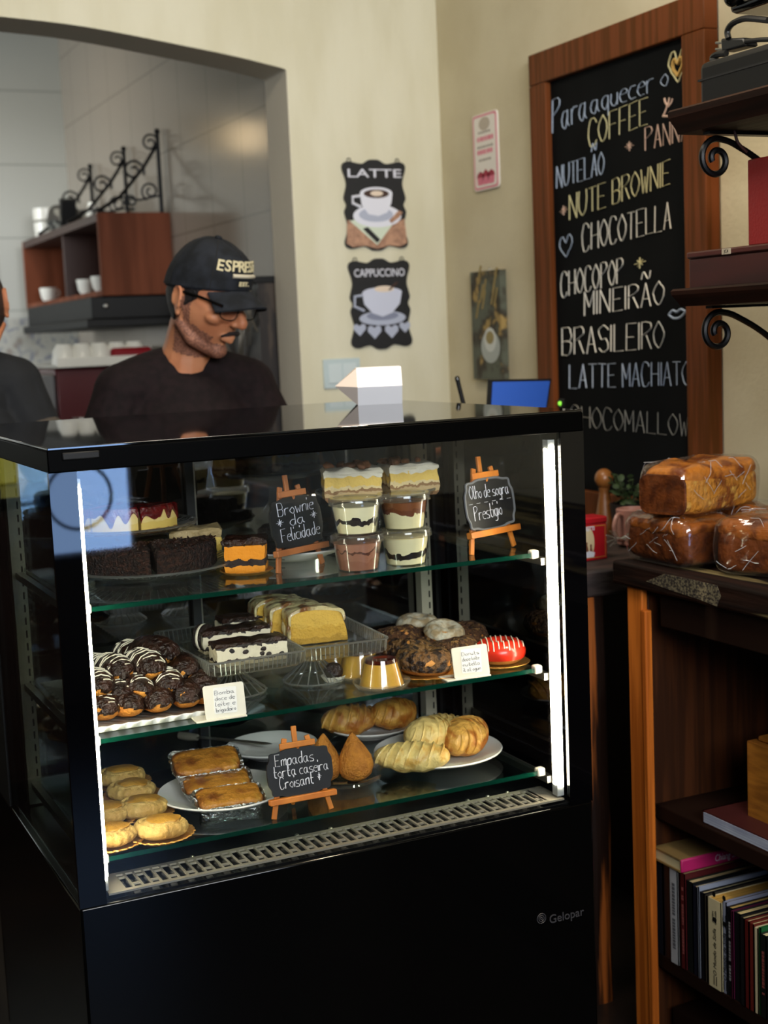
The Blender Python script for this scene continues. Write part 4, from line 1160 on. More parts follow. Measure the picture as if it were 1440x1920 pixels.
# jars and pots on the cabinet top
M_DKPOT = mat('dark_pattern_pot', '#2a2a28', 0.5, col2='#77776e', scale=40, lo=0.5, hi=0.6)
q = onX(66, 462, 1.36)
pt = thing('canister', 'pale stacked canister on the far end of the cabinet top', 'canister', (1.36, min(q.y, 6.15), 1.888))
MB().lathe([(0.001, 0), (0.05, 0), (0.055, 0.07), (0.05, 0.075), (0.055, 0.08), (0.055, 0.13), (0.001, 0.135)], 24).build('body', M_CUPW, pt)
MB().lathe([(0.056, 0.074), (0.058, 0.078), (0.056, 0.082)], 24, cap=False).build('rim', mat('pot_rim', '#8a867b', 0.4), pt)
q = onX(118, 440, 1.36)
pt = thing('patterned_pot', 'dark patterned pot beside the pale canister on the cabinet', 'pot', (1.37, q.y, 1.888))
MB().lathe([(0.001, 0), (0.05, 0), (0.075, 0.05), (0.06, 0.1), (0.045, 0.115), (0.04, 0.11), (0.001, 0.1)], 24).build('body', M_DKPOT, pt)
MB().box(-0.03, 0.03, -0.06, -0.02, 0.05, 0.15, rotm(0.3)).build('lid', M_BLKM, pt)
q = onX(172, 402, 1.38)
pt = thing('glass_jar', 'small pale jar between iron brackets on the cabinet top', 'jar', (1.38, q.y, 1.888))
MB().lathe([(0.001, 0), (0.02, 0), (0.02, 0.06), (0.012, 0.075), (0.001, 0.075)], 16).build('body', M_CUPW, pt)
MB().lathe([(0.0125, 0.075), (0.0125, 0.085), (0.001, 0.087)], 14).build('lid', M_STEEL, pt)
# iron scroll brackets standing up from the cabinet
def iron_stand(y, H, label):
    t = thing('iron_scroll_bracket', label, 'bracket', (KX, y, 1.888), 0, 'iron scroll brackets above the kitchen cabinet')
    MB().tube([(-0.02, 0, 0), (-0.02, 0, H)], 0.0075, 8).ball(0.011, 0.011, 0.011, nu=12, nv=8, M=T(-0.02, 0, H)).build('upright', M_IRON, t)
    MB().tube([(-0.02, 0, H * 0.86), (-0.08, 0, H * 0.55), (-0.17, 0, H * 0.2), (-0.255, 0, 0.006)], 0.0065, 8).build('diagonal', M_IRON, t)
    for sp_, r_ in ((spiral(-0.048, H * 0.86, 0.032, 0.3, 1.4, 1, 30), 0.004), (spiral(-0.115, H * 0.52, 0.04, -0.4, 1.4, 1, 30), 0.0045), (spiral(-0.058, H * 0.27, 0.034, -2.0, 1.4, -1, 30), 0.004), (spiral(-0.13, H * 0.10 + 0.012, 0.028, -1.2, 1.4, -1, 30), 0.004)):
        MB().tube(sp_, r_, 7).build('scroll', M_IRON, t)
    MB().tube([(-0.02, 0, H * 0.22), (-0.10, 0, H * 0.16), (-0.17, 0, H * 0.2)], 0.004, 7).build('cross_rod', M_IRON, t)
iron_stand(4.97, 0.285, 'nearest and tallest looking iron scroll bracket above the cabinet')
iron_stand(5.42, 0.285, 'middle iron scroll bracket above the cabinet')
iron_stand(5.95, 0.285, 'farthest iron scroll bracket above the cabinet')
# black hood under the cabinet
hd = thing('range_hood', 'black hood below the red brown kitchen cabinet', 'range hood', (KX, 4.96, 1.49))
MB().box(-0.30, 0, 0, 1.1, 0.03, 0.108).build('body', M_BLKM, hd, bevel=0.004)
MB().box(-0.32, 0, -0.005, 1.12, 0, 0.03).build('canopy', M_BLKM, hd, bevel=0.004)
q = onX(296, 590, KX - 0.31)
MB().ball(0.009, 0.009, 0.009, nu=14, nv=8, M=T(-0.25, -0.006, 0.075)).build('knob', M_STEEL, hd)
# espresso machine with cups on top
mq0, mq1 = onY(108, 712, 4.7), onY(330, 700, 4.7)
mx0, mx1 = mq0.x, 1.36
mzt = onY(240, 668, 4.7).z
em_ = thing('espresso_machine', 'red and steel espresso machine behind the man with cups on top', 'espresso machine', ((mx0 + mx1) / 2, 4.9, 0.95))
hw = (mx1 - mx0) / 2; hz = mzt - 0.95
M_REDM = mat('red_enamel', '#7d0f1a', 0.4, spec=0.2)
MB().box(-hw, hw, -0.16, 0.22, 0.08, hz - 0.03).build('body', mat('dark_red_body', '#4a0d14', 0.3), em_, bevel=0.01)
MB().box(hw - 0.13, hw + 0.012, -0.19, 0.24, 0.02, hz + 0.03).build('side_panel', M_REDM, em_, bevel=0.012)
MB().box(-hw - 0.012, -hw, -0.19, 0.24, 0.02, hz - 0.05).build('side_panel', mat('dark_side_enamel', '#1d090b', 0.4), em_, bevel=0.006)
MB().box(-hw, hw, -0.2, 0.22, hz - 0.03, hz - 0.018).build('cup_tray', M_STEEL, em_, bevel=0.002)
MB().box(-hw, hw, -0.205, -0.197, hz - 0.028, hz + 0.004).build('tray_rail', M_CUPW, em_, bevel=0.002)
MB().box(-hw, hw, -0.24, 0.1, 0.0, 0.06).build('drip_tray', M_STEEL, em_, bevel=0.003)
for x in (-0.09, 0.06):
    gq = MB().lathe([(0.001, 0), (0.03, 0), (0.03, 0.05), (0.001, 0.05)], 18, T(x, -0.19, 0.19))
    go = gq.build('group_head', M_STEEL, em_)
    MB().tube([(x, -0.2, 0.185), (x, -0.32, 0.175)], 0.011, 8).build('portafilter_handle', M_BLKM, go)
cl = [(145, 655), (168, 650), (200, 640), (228, 632), (185, 662), (120, 664), (262, 628), (290, 620), (246, 650), (214, 655)]
nm_ = ['far left', 'second from left', 'third from left', 'fourth from left', 'front middle', 'very left', 'sixth along', 'right end', 'front right', 'front centre']
for k in range(9):
    x = mx0 + 0.04 + (k % 5) * (mx1 - mx0 - 0.08) / 4.0; y = 4.76 + 0.11 * (k // 5)
    o_ = ['first', 'second', 'third', 'fourth', 'fifth'][k % 5]
    cup_at((x + (0.03 if k > 4 else 0), y, mzt - 0.018), 'white cup upside down on the espresso machine, %s from the left in its %s row' % (o_, 'front' if k < 5 else 'back'), 0.8, 1.12, 'cups on the espresso machine', True)
pq = onY(272, 604, 4.75)
# plates and trays on a rack right of the cups
tr = thing('serving_tray', 'pale flat tray leaning above the cups beside the man', 'tray', (pq.x, 5.29, 1.36))
MB().box(-0.09, 0.14, -0.12, 0.12, 0.0, 0.02).build('tray_body', M_CUPW, tr, bevel=0.006)
MB().box(-0.005, 0.005, -0.005, 0.005, -0.41, 0.0).build('stand', M_STEEL, tr)
MB().box(-0.09, 0.14, -0.12, 0.12, 0.045, 0.058).build('upper_tray', M_CUPW, tr, bevel=0.004)
MB().box(-0.05, -0.04, -0.005, 0.005, 0.02, 0.045).box(0.09, 0.10, -0.005, 0.005, 0.02, 0.045).build('spacer', M_STEEL, tr)
# kitchen worktop
kw = thing('kitchen_worktop', 'dark kitchen worktop under the espresso machine', 'worktop', (0.5, 4.9, 0))
MB().box(-1.4, 1.0, -0.28, 0.42, 0.91, 0.95).build('top', M_BLACK, kw, bevel=0.003)
MB().box(-1.38, 0.98, -0.25, 0.40, 0, 0.91).build('body', M_DKBR, kw)
# patterned tile strip on the far kitchen wall
q0_, q1_ = onY(0, 598, 6.44), onY(160, 592, 6.44)
struct(MB().box(-1.2, KX, 6.435, 6.45, 1.0, q0_.z).build('trim_2', mat('blue_grey_patterned_tile', '#aeada4', 0.4, col2='#80848c', scale=14, lo=0.5, hi=0.6, dist=2.5, col3='#8f877d', scale3=18, lo3=0.58, hi3=0.66), smooth=False))
# small wall lamp on the far kitchen wall, the source of the gleam on the glazed tiles
wl_ = thing('wall_lamp', 'small warm wall lamp on the far kitchen wall', 'lamp', (0.684, 6.45, 2.37))
MB().box(-0.03, 0.03, -0.02, 0.0, -0.05, 0.05).build('wall_plate', M_STEEL, wl_, bevel=0.003)
MB().lathe([(0.03, -0.07), (0.055, -0.06), (0.07, 0.0), (0.055, 0.06), (0.03, 0.07)], 24, T(0, -0.085, 0)).build('shade', mat('lit_lamp_shade', '#ffe0b0', 0.4, emit=5), wl_)
# dark stone panel and hanging dried bunches on the kitchen wall to the right of the man
dk = thing('dark_wall_rack', 'tall dark wall rack right of the man under the tiles', 'rack', (KX, 4.25, 0))
za, zb_ = onX(500, 516, KX - 0.05).z, 0
MB().box(-0.06, 0, -0.32, 0.30, 0, za - 0.02).build('back_panel', mat('dark_rack_panel', '#1d1714', 0.4, col2='#3b3128', scale=22, stretch=(1, 1, 0.25), lo=0.5, hi=0.6), dk)
MB().box(-0.075, 0, -0.325, 0.31, za - 0.02, za).build('cap_rail', M_BLKM, dk, bevel=0.002)
hs = MB()
for k in range(26):
    y = RNDb.uniform(-0.29, 0.27); z = za - RNDb.uniform(0.03, 0.18)
    hs.tube(smooth_path([(-0.068, y, z + 0.03), (-0.075, y + RNDb.uniform(-.03, .03), z - 0.03), (-0.07, y + RNDb.uniform(-.05, .05), z - 0.10)], 4), RNDb.uniform(0.002, 0.0045), 5)
hs.build('hanging_utensils', mat('dull_metal', '#5d574d', 0.45, 0.5), dk)
MB().box(-0.085, -0.06, -0.31, 0.29, za - 0.30, za - 0.285).build('ledge', mat('grey_ledge', '#77705f', 0.5), dk, bevel=0.002)

# ================================================================== PEOPLE
M_SKIN = mat('warm_skin', '#bd7f5a', 0.5, sss=0.08, col2='#ae6e4c', scale=14, spec=0.35)
M_SHIRT = mat('black_brown_knit', '#1a1012', 0.85, col2='#120b0c', scale=60, bump=0.15, bscale=300, spec=0.2)
M_TROU = mat('dark_trousers', '#101114', 0.85)
M_SHOE = mat('dark_shoe', '#0b0a0a', 0.5)
M_CAPC = mat('washed_black_cap', '#16181b', 0.85, col2='#202329', scale=30, bump=0.2, bscale=400, spec=0.2)
M_HAIR = mat('dark_hair', '#120c0a', 0.6, bump=0.5, bscale=200)
M_BEARD = mat('stubble', '#93614a', 0.7, col2='#6b4434', scale=260, lo=0.4, hi=0.6)
M_MUST = mat('moustache_hair', '#1c100c', 0.7, bump=0.6, bscale=300)

def remesh(o, vox, smooth_it=2):
    r = o.modifiers.new('r', 'REMESH'); r.mode = 'VOXEL'; r.voxel_size = vox; r.use_smooth_shade = True
    s = o.modifiers.new('s', 'SMOOTH'); s.iterations = smooth_it; s.factor = 0.5
    dg = bpy.context.evaluated_depsgraph_get(); dg.update()
    me = bpy.data.meshes.new_from_object(o.evaluated_get(dg))
    o.modifiers.clear()
    old = o.data; ms = list(old.materials)
    o.data = me
    me.materials.clear()
    for k in ms: me.materials.append(k)
    me.shade_smooth()
    bpy.data.meshes.remove(old)
    return o
def limb(mb, pts, rad, n=14):
    mb.tube(smooth_path(pts, 5), [rad[0] + 0 for _ in range(1)] if False else interp(rad, (len(pts) - 1) * 5 + 1), n)
    for p, r in zip(pts, rad):
        mb.ball(r, r, r, nu=16, nv=10, M=T(*p))
def interp(r, m):
    o = []
    for i in range(m):
        x = i * (len(r) - 1) / (m - 1); k = min(int(x), len(r) - 2); o.append(r[k] + (r[k + 1] - r[k]) * (x - k))
    return o
def headfn(v):
    t = max(0.0, -v.z / 0.118)
    x = v.x * (1 - 0.36 * t ** 1.5); y = v.y
    if y > 0: y *= 1 - 0.45 * t
    else: y *= 1 - 0.10 * t
    return (x, y - 0.008 * t, v.z)
def head_geo(mb, M):
    mb.ball(0.076, 0.097, 0.118, nu=40, nv=28, fn=headfn, M=M)
    mb.tube([(0, -0.088, 0.026), (0, -0.104, 0.004), (0, -0.119, -0.016)], [0.007, 0.009, 0.0125], 12, M)
    mb.ball(0.0125, 0.012, 0.010, nu=14, nv=10, M=M @ T(0, -0.116, -0.019))
    for s in (-1, 1):
        mb.ball(0.008, 0.010, 0.008, nu=12, nv=8, M=M @ T(s * 0.012, -0.103, -0.021))
        mb.tube([(s * 0.008, -0.094, 0.034), (s * 0.03, -0.089, 0.040), (s * 0.053, -0.072, 0.034)], [0.007, 0.0085, 0.006], 10, M)
        mb.ball(0.0145, 0.012, 0.010, nu=16, nv=10, M=M @ T(s * 0.031, -0.082, 0.017))
        mb.ball(0.024, 0.022, 0.018, nu=16, nv=10, M=M @ T(s * 0.042, -0.066, -0.014))
        # ear
        E = M @ T(s * 0.077, 0.014, 0.0) @ rotm(-0.12, 0, s * 0.35)
        mb.ball(0.007, 0.017, 0.030, nu=16, nv=12, M=E)
        ring = [(s * 0.006, 0.016 * math.cos(a), 0.004 + 0.029 * math.sin(a)) for a in [(-0.5 + 4.4 * k / 14) for k in range(15)]]
        mb.tube(ring, 0.0048, 8, E)
        mb.ball(0.006, 0.008, 0.010, nu=12, nv=8, M=E @ T(s * 0.002, -0.006, -0.026))
    mb.tube([(-0.024, -0.085, -0.057), (0, -0.097, -0.052), (0.024, -0.085, -0.057)], [0.004, 0.007, 0.004], 10, M)
    mb.tube([(-0.022, -0.084, -0.060), (0, -0.095, -0.063), (0.022, -0.084, -0.060)], [0.004, 0.0075, 0.004], 10, M)
    mb.ball(0.024, 0.019, 0.019, nu=16, nv=10, M=M @ T(0, -0.066, -0.094))
    mb.tube([(-0.062, 0.015, -0.045), (-0.050, -0.025, -0.080), (0, -0.058, -0.098), (0.050, -0.025, -0.080), (0.062, 0.015, -0.045)], [0.014, 0.015, 0.018, 0.015, 0.014], 12, M)
def hand_geo(mb, wrist, d, side):
    d = Vector(d).normalized(); up = Vector((0, 0, 1)); lat = d.cross(up).normalized() * side
    nrm = lat.cross(d)
    pc = Vector(wrist) + d * 0.05
    for k, (o_, L_, r) in enumerate(((-0.028, 0.065, 0.0075), (-0.009, 0.075, 0.008), (0.010, 0.07, 0.008), (0.028, 0.056, 0.007))):
        b0 = pc + lat * o_ + d * 0.03
        p = [pc + lat * o_ * 0.5 - d * 0.03, b0, b0 + d * L_ * 0.5 - up * 0.008, b0 + d * L_ * 0.85 - up * 0.03]
        mb.tube(smooth_path(p, 4), interp([0.013, r * 1.15, r, r * 0.85], 13), 10)
        mb.ball(r * 0.9, r * 0.9, r * 0.9, nu=10, nv=8, M=T(*p[-1]))
    p = [pc - d * 0.035 - lat * 0.02, pc - lat * 0.045 - up * 0.005, pc - lat * 0.052 + d * 0.03 - up * 0.015]
    mb.tube(smooth_path(p, 4), interp([0.013, 0.011, 0.009], 9), 10)
    mb.ball(0.009, 0.009, 0.009, nu=10, nv=8, M=T(*p[-1]))
def make_person(label, loc, rz, headM, shirt_m, armsL, armsR, neck, opts):
    t = thing('person', label, 'person', loc, rz)
    hM = headM
    hc = hM @ Vector((0, 0.02, -0.06))
    b = MB()
    head_geo(b, hM)
    nb = Vector(neck)
    limb(b, [tuple(hc), tuple((hc + nb) / 2 + Vector((0, 0.008, 0))), tuple(nb), (nb.x, nb.y + 0.02, nb.z - 0.09)], [0.054, 0.056, 0.062, 0.08])
    # trunk
    tr_ = [(0, 0.03, 0.92), (0, 0.025, 1.05), (0, 0.03, 1.2), (0, 0.035, neck[2] - 0.06)]
    for (x, y, z), (a, c) in zip([(0, 0.03, 0.93), (0, 0.025, 1.03), (0, 0.028, 1.13), (0, 0.032, 1.22), (0, 0.035, neck[2] - 0.10)], [(0.165, 0.115), (0.155, 0.11), (0.16, 0.11), (0.17, 0.11), (0.15, 0.09)]):
        b.ball(a, c, 0.10, nu=24, nv=14, M=T(x, y, z))
    sh = neck[2] - 0.055
    SW = opts or 0.148
    SJ = [Vector((-SW, 0.03, sh)), Vector((SW, 0.03, sh))]
    limb(b, [tuple(SJ[0]), (0, 0.035, sh + 0.03), tuple(SJ[1])], [0.055, 0.065, 0.055])
    arms = []
    for S, (el, wr), side in ((SJ[0], armsR, 1), (SJ[1], armsL, -1)):
        limb(b, [tuple(S), el, wr], [0.052, 0.041, 0.028])
        d = Vector(wr) - Vector(el)
        hand_geo(b, wr, d, side)
        arms.append((S, el, wr))
    for s in (-1, 1):
        limb(b, [(s * 0.09, 0.03, 0.90), (s * 0.10, 0.02, 0.5), (s * 0.105, 0.04, 0.08)], [0.088, 0.055, 0.04])
        limb(b, [(s * 0.105, 0.04, 0.05), (s * 0.11, -0.10, 0.035)], [0.042, 0.035])
    bo = b.build('body', M_SKIN, t)
    remesh(bo, 0.0042, 1)
    # shirt
    s = MB()
    for (x, y, z), (a, c) in zip([(0, 0.03, 0.90), (0, 0.025, 1.03), (0, 0.028, 1.13), (0, 0.032, 1.22), (0, 0.035, neck[2] - 0.10)], [(0.175, 0.135), (0.168, 0.13), (0.168, 0.128), (0.172, 0.128), (0.150, 0.108)]):
        s.ball(a, c, 0.115, nu=24, nv=14, M=T(x, y, z))
    limb(s, [tuple(SJ[0]), (0, 0.045, sh + 0.028), tuple(SJ[1])], [0.07, 0.082, 0.07])
    for S, el, wr in arms:
        w2 = Vector(el).lerp(Vector(wr), 0.9)
        limb(s, [tuple(S), el, tuple(w2)], [0.069, 0.056, 0.042])
    # folds
    so = s.build('shirt', shirt_m, t)
    remesh(so, 0.007, 3)
    cr = MB().torus(0.066, 0.006, 30, 8, M=T(nb.x, nb.y + 0.012, nb.z - 0.012) @ rotm(0.35)).build('collar', shirt_m, so)
    p = MB()
    for sgn in (-1, 1):
        limb(p, [(sgn * 0.085, 0.03, 0.92), (sgn * 0.10, 0.02, 0.5), (sgn * 0.105, 0.04, 0.09)], [0.108, 0.075, 0.062])
    p.ball(0.18, 0.13, 0.09, M=T(0, 0.03, 0.93))
    po = p.build('trousers', M_TROU, t); remesh(po, 0.010, 2)
    for sgn in (-1, 1):
        f = MB(); limb(f, [(sgn * 0.105, 0.05, 0.05), (sgn * 0.112, -0.11, 0.04)], [0.05, 0.045]); f.box(sgn * 0.11 - 0.05, sgn * 0.11 + 0.05, -0.15, 0.10, 0.0, 0.02)
        fo = f.build('shoe', M_SHOE, t); remesh(fo, 0.007, 2)
    return t
def shell(fn_in, grow, nm, m_, t, M, a=0.076, b_=0.097, c=0.118):
    def fn(v):
        p = Vector(headfn(v))
        return p * (grow if fn_in(p) else 0.90)
    return MB().ball(a, b_, c, nu=64, nv=44, fn=fn, M=M).build(nm, m_, t)

# the man with the cap
MX = onY(385, 566, 3.12)
rootx = onY(352, 700, 3.18)
PRZ = -0.10
Rr = Matrix.Rotation(PRZ, 4, 'Z')
loc = Vector((rootx.x, 3.18, 0))
hl = Rr.inverted() @ (MX - loc)
HM = T(hl.x, hl.y, hl.z) @ rotm(0, 0, 0.66) @ rotm(0.36, 0, 0)
man = make_person('person with black cap, glasses and dark jumper looking down behind the case', loc, PRZ, HM, M_SHIRT,
                  ((0.25, -0.03, 1.06), (0.10, -0.20, 1.13)), ((-0.25, -0.02, 1.06), (-0.08, -0.22, 1.13)), (0.0, 0.02, hl.z - 0.145), None)
# cap
def capfn(sc=1.0, zoff=0.0):
    rows = []
    n = 40
    for j in range(15):
        th_ = PI / 2 * j / 14
        row = []
        for i in range(n):
            ph = 2 * PI * i / n
            y = 0.106 * math.sin(th_) * math.cos(ph); x = 0.087 * math.sin(th_) * math.sin(ph)
            sq = math.cos(th_) ** 0.85
            z = 0.036 + 0.022 * (-y / 0.1) * math.sin(th_) ** 2 + 0.112 * sq
            row.append((x, y + 0.004, z))
        rows.append(row)
    return rows
c_ = MB(); rows = capfn()
c_.grid(rows)
inner = [[(x * 0.96, y * 0.96, z - 0.004) for x, y, z in r] for r in rows]
c_.grid(inner)
co = c_.build('cap', M_CAPC, man); co.matrix_local = HM
br = MB(); top = []; bot = []
for j in range(9):
    u = j / 8
    rt_, rb_ = [], []
    for i in range(21):
        a_ = -0.98 + 1.96 * i / 20
        x = 0.087 * math.sin(a_) * (1 + 0.05 * u); y = -0.103 * math.cos(a_) - u * (0.056 * math.cos(a_ * 1.05) ** 0.7)
        z = 0.055 - 0.055 * u * (0.35 + 0.3 * abs(math.sin(a_)) ** 2) - 0.020 * (x / 0.08) ** 2 
        rt_.append((x, y, z + 0.003)); rb_.append((x, y, z - 0.001))
    top.append(rt_); bot.append(rb_)
br.grid([t_ + b__[::-1] for t_, b__ in zip(top, bot)], None, True, True, True)
bo_ = br.build('brim', M_CAPC, co)
MB().ball(0.009, 0.009, 0.005, nu=14, nv=8, M=T(0, 0.004, 0.150)).build('button', M_CAPC, co)
sm = MB()
for k in range(6):
    i = int(k * 40 / 6)
    sm.tube([Vector(rows[j][i]) * 1.003 for j in range(15)], 0.0012, 5)
sm.build('seams', mat('cap_seam', '#0b0c0e', 0.9), co)
def on_cap(phi, z, h, body, size, m_, nm, mb):
    # phi: azimuth from the front towards the wearer's right (-x)
    zz = (z - 0.036) / 0.112
    cv = zz ** (1 / 0.85); st_ = math.sqrt(max(0, 1 - cv ** 2))
    N_ = Vector((-math.sin(phi), -math.cos(phi), 0.55 * zz)).normalized()
    P = Vector((-0.087 * st_ * math.sin(phi), -0.106 * st_ * math.cos(phi) + 0.004, z + 0.0233 * st_ ** 3 * math.cos(phi))) + N_ * 0.0012
    right = Vector((math.cos(phi), -math.sin(phi), 0)).normalized()
    # text right when seen from outside: towards the wearer's left
    upv = N_.cross(right).normalized()
    M_ = Matrix(((right.x, upv.x, N_.x, P.x), (right.y, upv.y, N_.y, P.y), (right.z, upv.z, N_.z, P.z), (0, 0, 0, 1)))
    k = text_mb(body, size, M_, 0.0012, bold=0.0006)
    mb.add(k.v, k.f); return M_
M_CAPL = mat('cream_embroidery', '#c9bd96', 0.8)
lt_ = MB()
for k, ch in enumerate('ESPRESSO'):
    on_cap(0.80 - k * 0.2, 0.092, 0, ch, 0.034, None, None, lt_)
lt_.build('embroidered_letters', M_CAPL, co, smooth=False)
bd_ = MB()
for k in range(5):
    on_cap(0.42 - k * 0.11, 0.066, 0, '■' if False else 'I', 0.001, None, None, MB())
pth = []
for k in range(9):
    phi = 0.46 - k * 0.105
    zz = (0.069 - 0.036) / 0.112; s_ = math.sqrt(1 - zz ** (2 / 0.85))
    pth.append((-0.0875 * s_ * math.sin(phi), -0.1065 * s_ * math.cos(phi) + 0.004, 0.069 + 0.0233 * s_ ** 3 * math.cos(phi)))
bd_.tube(pth, 0.0052, 8, flat=0.9)
bd_.build('badge', mat('pale_badge', '#b9b09a', 0.8), co)
e_ = MB()
for k, ch in enumerate('EST.'):
    on_cap(0.22 - k * 0.1, 0.050, 0, ch, 0.013, None, None, e_)
e_.build('small_letters', M_CAPL, co, smooth=False)
shell(lambda p: p.y > -0.035 + max(0, (0.02 - p.z)) * 0.9 and p.z > -0.055 and p.z < 0.07, 1.045, 'hair', M_HAIR, man, HM)
def skin_patch(person, HMx, region, off, nm, m_):
    """hair lying on the skin: the faces of the body inside a region of the head, lifted a little"""
    body = [c for c in kids(person) if c.name.startswith('body')][0].data
    inv = HMx.inverted(); keep = {}; vs = []; fs = []
    ok = [region(inv @ v.co) if (inv @ v.co).length < 0.16 else False for v in body.vertices]
    for p in body.polygons:
        if all(ok[i] for i in p.vertices):
            f = []
            for i in p.vertices:
                if i not in keep:
                    keep[i] = len(vs); vs.append(body.vertices[i].co + body.vertices[i].normal * off)
                f.append(keep[i])
            fs.append(tuple(f))
    return MB().add(vs, fs).build(nm, m_, person)
skin_patch(man, HM, lambda p: (-0.128 < p.z < -0.040 - max(0, -p.y - 0.03) * 0.45 and p.y < 0.03 and not (abs(p.x) < 0.030 and -0.074 < p.z and p.y < -0.06)) or (abs(p.x) > 0.055 and -0.05 < p.z < 0.03 and -0.022 < p.y < 0.0), 0.0009, 'beard', M_BEARD)
MB().tube([(-0.03, -0.088, -0.053), (-0.015, -0.1, -0.043), (0, -0.104, -0.041), (0.015, -0.1, -0.043), (0.03, -0.088, -0.053)], [0.002, 0.005, 0.0045, 0.005, 0.002], 8, HM).build('moustache', M_MUST, man)
gl = MB()
for s in (-1, 1):
    gl.tube([(s * 0.083, 0.012, 0.022), (s * 0.080, -0.04, 0.026), (s * 0.069, -0.104, 0.024)], 0.0032, 7, HM)
    ring = [(s * 0.036 + 0.029 * math.copysign(abs(math.cos(a)) ** 0.7, math.cos(a)), -0.108 + 0.010 * abs(math.cos(a)) * (0.5 if math.cos(a) * s < 0 else 1), 0.010 + 0.019 * math.copysign(abs(math.sin(a)) ** 0.7, math.sin(a))) for a in [2 * PI * k / 24 for k in range(24)]]
    gl.tube(ring, 0.0016, 6, HM, closed=True)
gl.tube([(-0.008, -0.11, 0.016), (0, -0.113, 0.018), (0.008, -0.11, 0.016)], 0.0018, 6, HM)
go_ = gl.build('glasses', M_BLACK, man)
ln_ = MB()
for s in (-1, 1):
    ln_.prism([(s * 0.036 + 0.028 * math.copysign(abs(math.cos(a)) ** 0.7, math.cos(a)), 0.010 + 0.018 * math.copysign(abs(math.sin(a)) ** 0.7, math.sin(a))) for a in [2 * PI * k / 24 for k in range(24)]], 0.1065, 0.108, HM @ rotm(PI / 2))
ln_.build('lenses', M_CLEAR, go_)
lm_ = text_mb('MARCA', 0.001, Matrix.Identity(4), 0.0001) if False else None

# the second person, half out of frame on the left
HX = onY(-56, 574, 3.42)
l2 = Vector((HX.x - 0.04, 3.50, 0))
h2 = HX - l2
HM2 = T(h2.x, h2.y, h2.z) @ rotm(0, 0, -0.5) @ rotm(0.25, 0, 0)
M_SH2 = mat('charcoal_jacket', '#15171b', 0.85, col2='#0e1013', scale=20)
p2_ = make_person('person in dark jacket with short dark hair, cut off by the left picture edge', l2, 0.0, HM2, M_SH2,
                  ((0.225, -0.06, 1.09), (0.13, -0.26, 1.13)), ((-0.24, -0.04, 1.08), (-0.14, -0.24, 1.12)), (0.0, 0.02, h2.z - 0.135), 0.15)
sl = MB(); limb(sl, [(0.195, -0.01, 1.2), (0.227, -0.06, 1.09), (0.14, -0.235, 1.125)], [0.072, 0.066, 0.05])
so2 = sl.build('sleeve', mat('grey_plaid_sleeve', '#5d5348', 0.85, col2='#3f382f', scale=26, stretch=(1, 1, 0.4)), p2_); remesh(so2, 0.007, 2)
shell(lambda p: p.y > -0.03 or p.z > 0.06, 1.07, 'hair', mat('brown_hair', '#2a1712', 0.6, bump=0.5, bscale=200), p2_, HM2)

